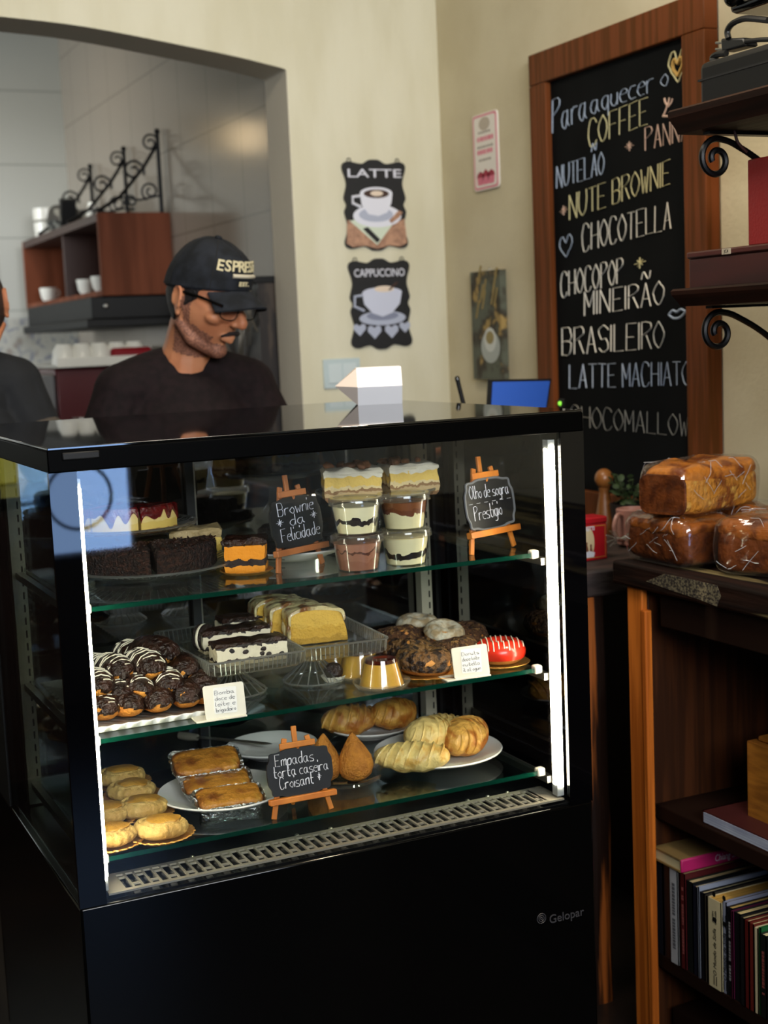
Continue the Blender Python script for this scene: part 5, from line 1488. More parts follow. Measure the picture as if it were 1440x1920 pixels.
# ================================================================== FOOD AND THINGS INSIDE THE CASE
CAMRZ = -YAW
def rect(w_, d_):
    return [(-w_ / 2, -d_ / 2), (w_ / 2, -d_ / 2), (w_ / 2, d_ / 2), (-w_ / 2, d_ / 2)]
def atS(px, py, z):
    return onZ(px, py, z)
M_EASEL = mat('orange_plastic_wood', '#cf7c2a', 0.45, col2='#bb6a20', scale=50, stretch=(1, 1, 0.2))
M_EASEL2 = mat('tan_plastic_wood', '#b06a38', 0.5, col2='#9c5a2c', scale=50, stretch=(1, 1, 0.2))
M_BOARD = mat('small_black_board', '#0e0f12', 0.5)
def easel(label, fl, fr_, z, lines, mw, clear=False):
    a, b_ = atS(fl[0], fl[1], z), atS(fr_[0], fr_[1], z)
    t = thing('mini_easel', label, 'easel sign', (*((a + b_) / 2).to_2d(), z), math.atan2(b_.y - a.y, b_.x - a.x), 'little easel boards in the display case')
    L = rotm(-0.14)
    S_ = (b_ - a).length / 0.104
    S_ = min(max(S_, 0.95), 1.1)
    def bar(nm, p, q, w_, y0, y1):
        d = (Vector(q) - Vector(p)); n_ = Vector((-d.y, d.x)).normalized() * w_ / 2
        P = [Vector(p) + n_, Vector(p) - n_, Vector(q) - n_, Vector(q) + n_]
        m = MB().prism([(v.x * S_, v.y * S_) for v in P], -y1, -y0, L @ rotm(PI / 2))
        return m.build(nm, mw, t, bevel=0.0012)
    bar('leg', (-0.052, 0.0), (-0.020, 0.132), 0.009, 0, 0.005)
    bar('leg', (0.052, 0.0), (0.020, 0.132), 0.009, 0, 0.005)
    bar('centre_post', (0, 0.028), (0, 0.150), 0.009, 0.005, 0.010)
    bar('top_bar', (-0.032, 0.120), (0.032, 0.120), 0.010, -0.005, 0.0)
    bar('ledge', (-0.060, 0.030), (0.060, 0.030), 0.010, -0.012, 0.0)
    m = MB().tube([(0, 0.012, 0.115 * S_), (0, 0.050 * S_, 0.004)], 0.0035, 6)
    m.build('back_leg', mw, t)
    w_, h_ = 0.114 * S_, 0.078 * S_
    ol = []
    n = 64
    for k in range(n):
        a_ = 2 * PI * k / n
        c_, s_ = math.cos(a_), math.sin(a_)
        x = math.copysign(abs(c_) ** 0.42, c_); y = math.copysign(abs(s_) ** 0.42, s_)
        wv = 1 + 0.035 * math.cos(8 * a_)
        ol.append((x * w_ / 2 * wv, y * h_ / 2 * wv))
    BM = L @ T(0, -0.0015, 0.0745 * S_) @ rotm(PI / 2)
    MB().prism(ol, 0.0, 0.004, BM).build('board', M_BOARD, t, ang=30)
    if clear:
        MB().tube([(x * 0.985, y * 0.985, 0.004) for x, y in ol], 0.0022, 6, BM, closed=True).build('board_rim', mat('grey_clear_rim', '#6d6f73', 0.3), t)
    lt = MB()
    for txt, x0, x1, y0, y1, hh in lines:
        def fn(u, v):
            return BM @ Vector(((x0 + (x1 - x0) * u) * w_, (y0 + (y1 - y0) * u + v * hh) * h_, 0.0046))
        write(lt, txt, fn, 0.00085, 0.06)
    lt.build('handwriting', M_PRW, t)
    return t
easel('mini easel board reading Olho de sogra Prestigio, at the right of the top shelf', (884, 1041), (968, 1023), Z1,
      [('Olho de sogra', -0.40, 0.42, 0.14, 0.14, 0.26), ('- - - - - -', -0.44, 0.44, -0.02, -0.02, 0.12), ('Prestigio', -0.36, 0.22, -0.30, -0.26, 0.28)], M_EASEL, True)
easel('mini easel board reading Brownie da Felicidade, middle of the top glass shelf', (524, 1075), (607, 1056), Z1,
      [('Brownie', -0.36, 0.36, 0.16, 0.20, 0.26), ('* da *', -0.42, 0.42, -0.08, -0.02, 0.22), ('Felicidade', -0.36, 0.42, -0.36, -0.32, 0.26)], M_EASEL2)
easel('mini easel board reading Empadas torta caseira Croisant, on the bottom shelf', (515, 1537), (622, 1517), Z3,
      [('Empadas', -0.38, 0.22, 0.18, 0.18, 0.25), ('torta caseira', -0.42, 0.44, -0.06, -0.06, 0.24), ('Croisant *', -0.34, 0.32, -0.32, -0.30, 0.25)], M_EASEL)

def price_tag(label, bl, br, z, lines):
    a, b_ = atS(*bl, z), atS(*br, z)
    w_ = (b_ - a).length
    t = thing('price_tag', label, 'price tag', (*((a + b_) / 2).to_2d(), z), math.atan2(b_.y - a.y, b_.x - a.x), 'white price tags')
    L = rotm(-0.20)
    MB().box(-w_ / 2 - 0.016, w_ / 2, -0.006, 0.030, 0, 0.003).build('foot', M_CAP, t, bevel=0.001)
    MB().prism(rr(w_, 0.052, 0.004), 0, 0.0025, T(0, 0, 0.002) @ L @ T(0, 0, 0.026) @ rotm(PI / 2)).build('face_plate', M_CAP, t, ang=30)
    PM = T(0, 0, 0.002) @ L @ T(0.001, 0, 0.027) @ rotm(PI / 2)
    MB().prism(rr(w_ * 0.56, 0.040, 0.002), 0.0025, 0.003, PM @ Matrix.Rotation(-0.05, 4, 'Z')).build('paper', mat('paper_white', '#e9e8e4', 0.8), t, smooth=False)
    lt = MB()
    for k, tx in enumerate(lines):
        y = 0.0115 - k * 0.0088
        write(lt, tx, lambda u, v: PM @ Vector((-w_ * 0.25 + u * w_ * 0.48, y - 0.002 + v * 0.0062, 0.0031)), 0.0004, 0.1)
    lt.build('handwriting', mat('ink', '#25242a', 0.7), t)
price_tag('white price tag reading Bomba doce de leite e brigadeiro, in front of the eclairs', (386, 1353), (462, 1342), Z2, ['Bomba', 'doce de', 'leite e', 'brigadeiro'])
price_tag('white price tag reading Donuts, between brown and red donuts', (852, 1276), (918, 1266), Z2, ['Donuts', 'doce leite', 'nutella', 'kit kat ogum'])

def drip_band(mb, outline, z_top, z_min, z_max, seed, off=0.0015, nsc=55, res=0.0025, thick=0.003, c=None):
    """icing running down a side: a skin with a wavy lower edge"""
    P = [Vector((p[0], p[1], 0)) for p in outline]; Q = []
    for i in range(len(P)):
        a, b_ = P[i], P[(i + 1) % len(P)]
        k = max(1, int((b_ - a).length / res))
        Q += [a + (b_ - a) * (t_ / k) for t_ in range(k)]
    c = c if c is not None else sum(Q, Vector()) / len(Q)
    rows = [[], [], [], [], []]
    for q in Q:
        d = (q - c).normalized()
        n_ = 0.5 + 0.9 * noise.noise(q * nsc + Vector((seed * 3.3, seed, 0)))
        zb = z_max - (z_max - z_min) * min(1, max(0, n_))
        for r_, o_, z in zip(rows, (-0.002, off, off + thick * 0.5, off + thick * 0.35, -0.001), (z_top, z_top - 0.001, zb + 0.004, zb, zb)):
            p = q + d * o_; r_.append((p.x, p.y, z))
    mb.grid(rows)
    return mb
# ---- plates and stands
def cake_stand(name, label, loc, z, r_, h_, ribs=24):
    t = thing(name, label, 'cake stand', (loc[0], loc[1], z), 0, None)
    def fl(r0, zz, a): return r0 * (1 + 0.03 * math.cos(a * ribs) * (r0 / r_) ** 2)
    MB().lathe([(0.001, h_ - 0.006), (r_ * 0.6, h_ - 0.006), (r_ * 0.95, h_ + 0.002), (r_, h_ + 0.008), (r_ * 0.985, h_ + 0.011), (r_ * 0.93, h_ + 0.006), (r_ * 0.6, h_ - 0.001), (0.001, h_ - 0.001)], 96, fl=fl).build('plate', M_CRYSTAL, t)
    rr_ = MB().torus(r_ * 1.0, 0.0022, 72, 6, M=T(0, 0, h_ + 0.0095))
    for k in range(48):
        a_ = k * PI / 24
        rr_.tube([(r_ * q_ * math.cos(a_), r_ * q_ * math.sin(a_), h_ + z) for q_, z in ((0.99, 0.0105), (0.93, 0.0065), (0.7, 0.0015))], 0.0010, 4)
    rr_.build('ribbed_rim', M_CRYS2, t)
    MB().lathe([(0.001, 0.0), (r_ * 0.42, 0.0), (r_ * 0.42, 0.006), (r_ * 0.3, 0.016), (0.016, h_ * 0.45), (0.014, h_ * 0.7), (0.03, h_ - 0.0065), (0.001, h_ - 0.0065)], 48, fl=lambda r0, zz, a: r0 * (1 + 0.06 * math.cos(a * 12))).build('pedestal', M_CRYSTAL, t)
    return t
def plate(name, label, loc, z, r_, m_, group=None):
    t = thing(name, label, 'plate', (loc[0], loc[1], z), 0, group)
    MB().lathe([(0.001, 0), (r_ * 0.55, 0), (r_ * 0.6, 0.004), (r_ * 0.97, 0.016), (r_, 0.019), (r_ * 0.985, 0.021), (r_ * 0.9, 0.0175), (r_ * 0.62, 0.008), (r_ * 0.58, 0.006), (0.001, 0.006)], 64).build('dish', m_, t)
    return t

# ================= TOP SHELF
np_ = onY(706, 927, 2.27)
ns = cake_stand('cake_stand', 'ribbed glass cake stand holding two nut cake slices at the top', (np_.x, np_.y), Z1, 0.108, np_.z - Z1)
M_NUT = layered_mat('nut_cake_layers', [(0, '#7d5a3a'), (0.008, '#b99f73'), (0.016, '#8d6a45'), (0.021, '#dcc694'), (0.027, '#e6c468'), (0.048, '#e6dec4')], 0.0035, 90, 0.5, 0.8)
M_CREAM = mat('pale_cream_icing', '#e2dcc8', 0.5, bump=0.5, bscale=50)
M_NUTS = mat('chopped_nuts', '#8a5c3c', 0.7, col2='#6b4228', scale=80)
def nut_slice(px, py, rz, label, w_, d_):
    q = onY(px, py, np_.y - 0.03)
    z = np_.z - 0.001
    t = thing('nut_cake_slice', label, 'cake slice', (q.x, q.y, z), rz, 'nut cake slices on the top stand')
    MB().pie(rect(w_, d_), 0.0, 0.050, 0.005, 70, px, 0.004, 0.005, 8).build('sponge', M_NUT, t)
    MB().pie(rect(w_ * 1.03, d_ * 1.03), 0.0445, 0.056, 0.007, 45, px + 3, 0.005, 0.004, 3).build('icing', M_CREAM, t)
    ib = MB(); drip_band(ib, rect(w_, d_), 0.054, 0.036, 0.047, px, 0.0008, 60); ib.build('icing_drips', M_CREAM, t)
    n_ = MB()
    for k in range(9):
        x, y = RND.uniform(-w_ * .46, w_ * .46), RND.uniform(-d_ * .46, d_ * .46)
        n_.ball(RND.uniform(.008, .014), RND.uniform(.005, .009), RND.uniform(.0045, .007), nu=10, nv=7, amp=0.35, nsc=150, seed=k, M=T(x, y, 0.0605) @ rotm(RND.uniform(-.4, .4), RND.uniform(-.4, .4), RND.uniform(0, 3)))
    n_.build('nuts', M_NUTS, t)
nut_slice(660, 925, CAMRZ + 0.10, 'nut topped cake slice, the left one on the high glass stand', 0.098, 0.075)
nut_slice(766, 915, CAMRZ + 0.28, 'nut topped cake slice, the right one on the high glass stand', 0.088, 0.075)

# dessert cups
M_PUDW = [layered_mat('cream_choc_layers', [(0, '#f2e9bc'), (0.017, '#1d1210'), (0.025, '#f4ecc4')], 0.005, 55, 0, 0.45),
          layered_mat('brown_mousse_layers', [(0, '#94604a'), (0.020, '#a06c56'), (0.030, '#5b3326'), (0.034, '#a8745e')], 0.006, 60, 0, 0.45),
          layered_mat('cream_low_choc_layers', [(0, '#f2e9bc'), (0.013, '#1a100d'), (0.024, '#f2e9bc')], 0.006, 45, 0, 0.45),
          layered_mat('caramel_top_layers', [(0, '#f2e8b8'), (0.024, '#6d3a1c'), (0.034, '#7f4a26')], 0.005, 60, 0, 0.45)]
CH = 0.049
M_CUPPL = glass_mat('cup_plastic', (0.97, 0.97, 0.96), 1.47, 0.02)
M_LIDPL = glass_mat('lid_plastic', (0.95, 0.95, 0.94), 1.55, 0.08, haze=0.12)
def dessert_cup(px, py, lvl, k, label):
    q = atS(px, py, Z1) + Vector((CF.x, CF.y, 0)) * 0.034
    t = thing('dessert_cup', label, 'dessert cup', (q.x, q.y, Z1 + lvl * (CH + 0.011)), RND.uniform(0, 6), 'lidded dessert cups on the top shelf')
    MB().lathe([(0.001, 0.002), (0.0315, 0.002), (0.0385, CH - 0.004), (0.001, CH - 0.004)], 40).build('filling', M_PUDW[k], t)
    MB().lathe([(0.001, 0), (0.033, 0), (0.0405, CH), (0.0398, CH), (0.0323, 0.001), (0.001, 0.001)], 40).build('cup', M_CUPPL, t)
    MB().lathe([(0.001, CH + 0.008), (0.036, CH + 0.008), (0.038, CH + 0.010), (0.043, CH + 0.010), (0.0445, CH + 0.007), (0.0445, CH - 0.001), (0.0455, CH - 0.002), (0.0425, CH - 0.002), (0.0425, CH + 0.0075), (0.037, CH + 0.0075), (0.001, CH + 0.006)], 48).build('lid', M_LIDPL, t)
dessert_cup(672, 1073, 0, 1, 'lower left dessert cup with brown mousse')
dessert_cup(672, 1073, 1, 0, 'upper left dessert cup, cream with a dark chocolate wave')
dessert_cup(762, 1062, 0, 2, 'lower right dessert cup, cream over chocolate, scribbled on')
dessert_cup(762, 1062, 1, 3, 'upper right dessert cup, cream with brown caramel top')

# brownies behind the easel
bp_ = atS(575, 1052, Z1)
bpl = plate('brownie_plate', 'white plate of brownies behind the Brownie easel board', (bp_.x, bp_.y + 0.06), Z1, 0.105, M_PORC)
M_BRWN = mat('dark_brownie', '#1b100c', 0.6, col2='#0f0806', scale=50, bump=0.7, bscale=120)
for k, (dx, dy, lv, lab) in enumerate(((-0.05, -0.03, 0, 'left front'), (0.012, -0.02, 0, 'middle front'), (0.06, 0.02, 0, 'right'), (-0.045, 0.03, 0, 'left back'), (-0.03, 0.0, 1, 'topmost left'), (0.03, 0.01, 1, 'topmost right'))):
    o = MB().pie(rect(0.055, 0.05), 0, 0.026, 0.004, 70, k, 0.005, 0.004, 4).build('brownie', M_BRWN)
    o.location = (bp_.x + dx, bp_.y + 0.06 + dy, Z1 + 0.0065 + lv * 0.0265); o.rotation_euler = (0, 0, CAMRZ + RND.uniform(-.15, .15))
    tag(o, 'dark brownie square, %s one of the plate behind the easel' % lab, 'brownie', 'brownies on the white plate')

# orange carrot cake slice on foil
q = atS(460, 1079, Z1) + Vector((CF.x, CF.y, 0)) * 0.03
t = thing('carrot_cake_slice', 'bright orange carrot cake slice with a chocolate middle, left of the Brownie easel', 'cake slice', (q.x, q.y, Z1), CAMRZ)
MB().lathe([(0.001, 0.0), (0.036, 0.0), (0.044, 0.005), (0.0425, 0.006), (0.035, 0.0015), (0.001, 0.0015)], 48, fl=lambda r0, zz, a: r0 * (1 + 0.025 * math.cos(24 * a) * (r0 > 0.038))).build('foil_tray', M_GOLD, t)
MB().pie(rect(0.066, 0.055), 0.002, 0.052, 0.003, 80, 5, 0.004, 0.004, 8).build('sponge', layered_mat('carrot_layers', [(0, '#d98a1e'), (0.015, '#20100a'), (0.026, '#de8a18'), (0.049, '#20110a')], 0.003, 70, 0.5, 0.8), t)
MB().pie(rect(0.072, 0.06), 0.048, 0.060, 0.005, 60, 9, 0.004, 0.004, 3).build('chocolate_topping', M_CHOC, t)

# chocolate cake on a wide glass plate
cp_ = (atS(135, 1100, Z1) + atS(425, 1055, Z1)) / 2
gp = thing('glass_plate', 'wide fluted glass plate under the chocolate cake on the top shelf', 'plate', (cp_.x, cp_.y, Z1))
PR = 0.142
MB().lathe([(0.001, 0), (PR * .6, 0), (PR * .7, 0.004), (PR * .98, 0.017), (PR, 0.019), (PR * .98, 0.021), (PR * .7, 0.009), (PR * .6, 0.005), (0.001, 0.005)], 96, fl=lambda r0, zz, a: r0 * (1 + 0.012 * math.cos(36 * a) * (r0 / PR) ** 4)).build('dish', M_CRYSTAL, gp)
_r = MB().torus(PR * 0.995, 0.0020, 90, 6, M=T(0, 0, 0.020))
for k in range(60):
    a_ = k * PI / 30
    _r.tube([(PR * q_ * math.cos(a_), PR * q_ * math.sin(a_), z) for q_, z in ((0.985, 0.0205), (0.84, 0.0152), (0.72, 0.0100))], 0.0010, 4)
_r.build('fluted_rim', M_CRYS2, gp)
M_CHCK = mat('chocolate_sprinkle_cake', '#1a0d09', 0.55, col2='#3a2015', scale=160, lo=0.45, hi=0.6, bump=1.0, bscale=260)
def arc_piece(a0, a1, r_, n=16):
    return [(0.0, 0.0)] + [(r_ * math.cos(a0 + (a1 - a0) * k / n), r_ * math.sin(a0 + (a1 - a0) * k / n)) for k in range(n + 1)]
for k, (a0, a1, lab) in enumerate(((PI + 0.15, 1.5 * PI - 0.25, 'chocolate cake piece on the glass plate, left of the cut'), (1.5 * PI - 0.16, 2 * PI + 0.1, 'chocolate cake piece on the glass plate, right of the cut'))):
    t = thing('chocolate_cake_piece', lab, 'cake', (cp_.x + 0.005, cp_.y + 0.035, Z1 + 0.0055), 0, 'chocolate cake pieces')
    MB().pie(arc_piece(a0, a1, 0.115), 0, 0.044, 0.004, 90, k, 0.005, 0.006, 6).build('sponge', M_CHCK, t)
    tp_ = MB()
    for j in range(160):
        r_ = RND.uniform(.01, .112); a_ = RND.uniform(a0 + .1, a1 - .1)
        tp_.tube([(r_ * math.cos(a_), r_ * math.sin(a_), 0.0445), (r_ * math.cos(a_) + RND.uniform(-.006, .006), r_ * math.sin(a_) + RND.uniform(-.006, .006), 0.047)], 0.0011, 5)
    tp_.build('sprinkles', M_CHOC, t)
# pale cake slice behind
q = atS(370, 1058, Z1)
t = thing('cream_cake_slice', 'yellow cake slice with beige cream top behind the chocolate cake', 'cake slice', (q.x + 0.01, q.y + 0.035, Z1 + 0.003), CAMRZ + 0.2)
MB().pie(rect(0.085, 0.07), 0, 0.044, 0.004, 70, 2, 0.005, 0.004, 6).build('sponge', layered_mat('yellow_sponge', [(0, '#b99a3e'), (0.03, '#c8ab55')], 0.004, 50, 0.6, 0.8), t)
MB().pie(rect(0.09, 0.075), 0.041, 0.058, 0.008, 40, 4, 0.005, 0.005, 3).build('cream_top', mat('beige_cream', '#a08c62', 0.6, bump=0.6, bscale=60), t)
MB().pie(rect(0.09, 0.075), -0.003, 0.0, 0, 1, 0, 0.01, 0.001, 1).build('card_base', M_GOLD, t)
# cheesecake on a stand behind
ck = onY(240, 992, 2.385)
cs = cake_stand('cake_stand', 'glass cake stand holding the red topped cheesecake at the upper left', (ck.x, 2.385), Z1, 0.118, ck.z - Z1)
M_CHS = layered_mat('cheesecake_layers', [(0, '#8a5a2c'), (0.007, '#d6b75c'), (0.02, '#dfc67a')], 0.002, 60, 0.1, 0.6)
M_JAM = mat('red_jam', '#4f080c', 0.15, col2='#6d0f10', scale=60, bump=0.5, bscale=80)
for k, (a0, a1, lab) in enumerate(((1.5 * PI - 1.25, 1.5 * PI - 0.50, 'cheesecake wedge with red jam, left of three on the glass stand'), (1.5 * PI - 0.42, 1.5 * PI + 0.40, 'cheesecake wedge with red jam, middle of three on the glass stand'), (1.5 * PI + 0.45, 1.5 * PI + 1.3, 'cheesecake wedge with red jam, right of three on the glass stand'))):
    t = thing('cheesecake_wedge', lab, 'cheesecake', (ck.x, 2.40, ck.z - 0.0005), CAMRZ, 'cheesecake wedges on the stand')
    MB().pie(arc_piece(a0, a1, 0.098), 0, 0.040, 0.001, 60, k, 0.005, 0.003, 6).build('filling', M_CHS, t)
    j_ = MB()
    ol = arc_piece(a0, a1, 0.099)
    j_.pie(ol, 0.0385, 0.046, 0.003, 60, k + 4, 0.005, 0.003, 2)
    drip_band(j_, ol, 0.0455, 0.012, 0.040, k + 2, 0.0006, 70)
    j_.build('jam', M_JAM, t)

# ================= MIDDLE SHELF
TX0, TX1, TY0, TY1 = 0.470, 0.668, 2.062, 2.40
et = thing('scalloped_tray', 'long white scalloped tray piled with chocolate eclairs', 'tray', ((TX0 + TX1) / 2, (TY0 + TY1) / 2, Z2))
hx, hy = (TX1 - TX0) / 2, (TY1 - TY0) / 2
def scal(off):
    o = []
    nx, ny = 56, 90
    for k in range(nx): o.append((-hx + 2 * hx * k / nx, -hy - off * (0.6 + 0.4 * math.cos(k / nx * 2 * PI * 9))))
    for k in range(ny): o.append((hx + off * (0.6 + 0.4 * math.cos(k / ny * 2 * PI * 15)), -hy + 2 * hy * k / ny))
    for k in range(nx): o.append((hx - 2 * hx * k / nx, hy + off * (0.6 + 0.4 * math.cos(k / nx * 2 * PI * 9))))
    for k in range(ny): o.append((-hx - off * (0.6 + 0.4 * math.cos(k / ny * 2 * PI * 15)), hy - 2 * hy * k / ny))
    return o
m = MB()
rows = [[(x * .97, y * .98, 0.001) for x, y in scal(0)], [(x, y, 0.001) for x, y in scal(0)], [(x, y, 0.009) for x, y in scal(0.008)], [(x, y, 0.0105) for x, y in scal(0.006)], [(x * .975, y * .985, 0.004) for x, y in scal(0)]]
m.grid(rows, None, True, True, True)
m.build('tray_body', M_PORC, et, ang=60)
M_PASTRY = mat('choux_pastry', '#cf8b35', 0.6, col2='#b06a20', scale=40, bump=0.5, bscale=120)
def eclair(label, L_, r_, driz, seed):
    t = thing('chocolate_eclair', label, 'eclair', (0, 0, 0), 0, 'chocolate eclairs on the white tray')
    MB().ball(r_, L_ / 2, r_ * 0.86, 1, 0.8, nu=26, nv=16, amp=0.06, nsc=45, seed=seed).build('choux', M_PASTRY, t)
    def fn(v):
        lim = -0.30 * r_ + 0.30 * r_ * noise.noise(Vector((v.x * 60, v.y * 60, seed)))
        return (v.x, v.y, max(v.z, lim)) if v.z > lim - r_ else (v.x * .8, v.y * .8, lim)
    MB().ball(r_ * 1.10, L_ / 2 * 1.05, r_ * 1.02, 1, 0.8, nu=34, nv=26, amp=0.09, nsc=80, seed=seed + 2, fn=lambda v: (v.x, v.y, v.z) if v.z > -0.22 * r_ + 0.35 * r_ * noise.noise(Vector((v.x * 70, v.y * 70, seed))) else (v.x * .86, v.y * .86, v.z * 0.8)).build('chocolate_glaze', M_CHOC, t)
    if driz:
        m_ = MB(); pts = []
        nn = 9
        for k in range(nn * 6 + 1):
            u = k / (nn * 6); a_ = math.sin(u * nn * PI) * 1.25
            y = (-0.46 + 0.92 * u) * L_
            s_ = math.sqrt(max(0.05, 1 - (2 * y / L_ / 1.06) ** 2)) if abs(2 * y / L_) < 1.0 else 0.2
            pts.append((r_ * 1.15 * s_ * math.sin(a_), y, r_ * 1.075 * s_ * math.cos(a_)))
        m_.tube(pts, 0.0011, 5)
        m_.build('icing_drizzle', M_DRIZ, t)
    return t
EC = [ # px, py, y of the front end, drizzle, roll, yaw, label
 (203, 1340, 2.085, 1, 0, 0.05, 'drizzled eclair at the bottom left of the pile'),
 (253, 1331, 2.083, 0, 0.3, 0.3, 'plain glazed eclair, second from left in the bottom row'),
 (303, 1323, 2.082, 0, -0.1, 0.0, 'eclair showing a broad orange base in the middle of the bottom row'),
 (352, 1313, 2.082, 0, 0, -0.2, 'dark eclair, fourth in the bottom row'),
 (392, 1303, 2.090, 0, 0, 0.1, 'dark eclair behind the eclair price tag'),
 (193, 1291, 2.098, 1, 0, 0.1, 'drizzled eclair at the far left of the second row'),
 (232, 1304, 2.105, 1, 0.3, 0.25, 'tilted eclair with two icing strokes in the second row'),
 (271, 1297, 2.098, 1, 0.4, 0.35, 'eclair with short icing blots in the second row centre'),
 (322, 1289, 2.100, 1, 0, 0.0, 'eclair with icing strokes right of the centre, second row'),
 (377, 1286, 2.105, 0, 0, -0.3, 'lumpy dark eclair at the right end of the second row'),
 (233, 1262, 2.125, 1, 0, 0.25, 'drizzled eclair at the left of the third row'),
 (290, 1257, 2.120, 1, 0, 0.15, 'largest drizzled eclair in the centre of the third row'),
 (352, 1262, 2.125, 0, 0, -0.1, 'dark eclair at the right of the third row'),
 (318, 1228, 2.150, 0, -0.2, 0.45, 'dark plain eclair topmost of the pile'),
 (195, 1262, 2.190, 1, 0, 0.1, 'drizzled eclair at the back left of the pile'),
 (262, 1236, 2.215, 1, 0, 0.1, 'drizzled eclair at the back behind the centre'),
 (330, 1246, 2.230, 0, 0, -0.1, 'dark eclair at the back right of the pile')]
for k, (px, py, yf, dz, rl, yw, lab) in enumerate(EC):
    L_ = 0.095 if k != 11 else 0.105; r_ = 0.0245 if k not in (11, 13) else 0.027
    e = eclair(lab, L_, r_, dz, k)
    q = onY(px, py, yf)
    e.location = (q.x + math.sin(yw) * -L_ * .4, yf + L_ * 0.40, max(q.z, Z2 + 0.026)); e.rotation_euler = (-0.05, rl, yw)

# glass tray stands
def tray_stand(label, c_, rz, w_, d_, zr, foot):
    t = thing('glass_tray_stand', label, 'tray', (c_[0], c_[1], Z2), rz)
    h_ = zr - Z2
    def ringp(w2, d2, z, amp=0.0):
        P = rr(w2, d2, 0.012, 3); o = []
        for i in range(len(P)):
            a, b_ = Vector(P[i]), Vector(P[(i + 1) % len(P)])
            n_ = max(1, int((b_ - a).length / 0.004))
            o += [a + (b_ - a) * j / n_ for j in range(n_)]
        return [(p.x * (1 + amp * (i % 2)), p.y * (1 + amp * (i % 2)), z) for i, p in enumerate(o)]
    rows = [ringp(w_ - .012, d_ - .012, h_ - 0.024), ringp(w_ - .004, d_ - .004, h_ - 0.020, .006), ringp(w_, d_, h_, .012), ringp(w_ - .006, d_ - .006, h_ + 0.001, .006), ringp(w_ - .012, d_ - .012, h_ - 0.016), ringp(w_ - .02, d_ - .02, h_ - 0.018)]
    n_ = min(len(r_) for r_ in rows)
    def resamp(r_, n):
        return [r_[int(i * len(r_) / n)] for i in range(n)]
    n = max(len(r_) for r_ in rows)
    m = MB().grid([resamp(r_, n) for r_ in rows], None, True, True, True)
    m.build('tray_body', M_CRYSTAL, t, ang=25)
    rb_ = MB(); P_ = ringp(w_ + 0.001, d_ + 0.001, h_)
    rb_.tube(P_, 0.0017, 6, closed=True)
    for i in range(0, len(P_), 2):
        p = Vector(P_[i]); rb_.tube([p, p * 0.975 + Vector((0, 0, h_ * 0.025 - 0.021))], 0.0009, 4)
    rb_.build('ribbed_rim', M_CRYS2, t)
    fx, fy = foot
    MB().lathe([(0.001, 0), (0.050, 0), (0.051, 0.004), (0.044, 0.009), (0.020, 0.030), (0.014, 0.040), (0.012, h_ - 0.03), (0.022, h_ - 0.0245), (0.001, h_ - 0.0245)], 60, T(fx, fy, 0), fl=lambda r0, zz, a: r0 * (1 + 0.07 * abs(math.cos(a * 9)))).build('pedestal', M_CRYSTAL, t, ang=30)
    fl_ = MB()
    for k in range(18):
        a_ = k * PI / 9
        fl_.tube([(fx + r_ * 1.075 * math.cos(a_), fy + r_ * 1.075 * math.sin(a_), z) for r_, z in ((0.051, 0.004), (0.044, 0.0095), (0.020, 0.031), (0.0142, 0.041))], 0.0012, 4)
    fl_.torus(0.052, 0.0016, 48, 6, M=T(fx, fy, 0.004))
    fl_.build('cut_flutes', M_CRYS2, t)
    return t
tray_stand('left glass tray stand holding dark and white cookie cake slices', (0.745, 2.225), 0.02, 0.165, 0.30, 0.920, (-0.01, -0.05))
tray_stand('right glass tray stand holding the yellow loaf cake slices', (0.912, 2.215), -0.06, 0.150, 0.265, 0.920, (-0.03, -0.04))
TZ2 = 0.9025
M_OREO = layered_mat('cookie_cream_layers', [(0, '#cdbd98'), (0.006, '#2a1a14'), (0.010, '#d9cfb4'), (0.029, '#1c1210')], 0.003, 90, 0.2, 0.6)
M_COOK = mat('dark_cookie', '#140c0a', 0.6, col2='#241512', scale=80, bump=0.5)
for k, (px, py, w_, d_, rz, lab) in enumerate(((470, 1228, 0.12, 0.042, CAMRZ + 0.42, 'white and dark cookie cake slice at the front of the left glass tray'), (440, 1204, 0.12, 0.045, CAMRZ + 0.45, 'white and dark cookie cake slice behind the front one on the left glass tray'), (470, 1180, 0.11, 0.045, CAMRZ + 0.45, 'cookie cake slice farthest back on the left glass tray'))):
    q = onZ(px, py, TZ2 + 0.012)
    t = thing('cookie_cake_slice', lab, 'cake slice', (q.x, q.y + 0.01, TZ2), rz, 'cookie cake slices')
    MB().pie(rect(w_, d_), 0, 0.034, 0.003, 80, k, 0.004, 0.003, 7).build('filling', M_OREO, t)
    MB().pie(rect(w_ * 1.02, d_ * 1.04), 0.031, 0.038, 0.004, 60, k + 5, 0.004, 0.002, 2).build('chocolate_top', M_CHOC, t)
    c_ = MB()
    for j in range(6):
        c_.ball(0.005, 0.003, 0.004, nu=8, nv=6, amp=.3, nsc=200, seed=j, M=T(RND.uniform(-w_ * .45, w_ * .45), -d_ / 2, RND.uniform(0.008, 0.026)))
    c_.build('cookie_chunks', M_COOK, t)
q = onZ(383, 1208, TZ2 + 0.012)
t = thing('sandwich_cookie', 'dark round cookie with white filling at the left end of the cookie cakes', 'cookie', (q.x, q.y, TZ2 + 0.024), 0)
for nm, x0, x1, m_ in (('wafer', -0.0085, -0.003, M_COOK), ('cream', -0.003, 0.002, M_DRIZ), ('wafer', 0.002, 0.0075, M_COOK)):
    MB().lathe([(0.001, x0), (0.0225, x0), (0.0235, (x0 + x1) / 2), (0.0225, x1), (0.001, x1)], 32, rotm(0, PI / 2, 0)).build(nm, m_, t)
t.rotation_euler = (0, 0, -0.9)
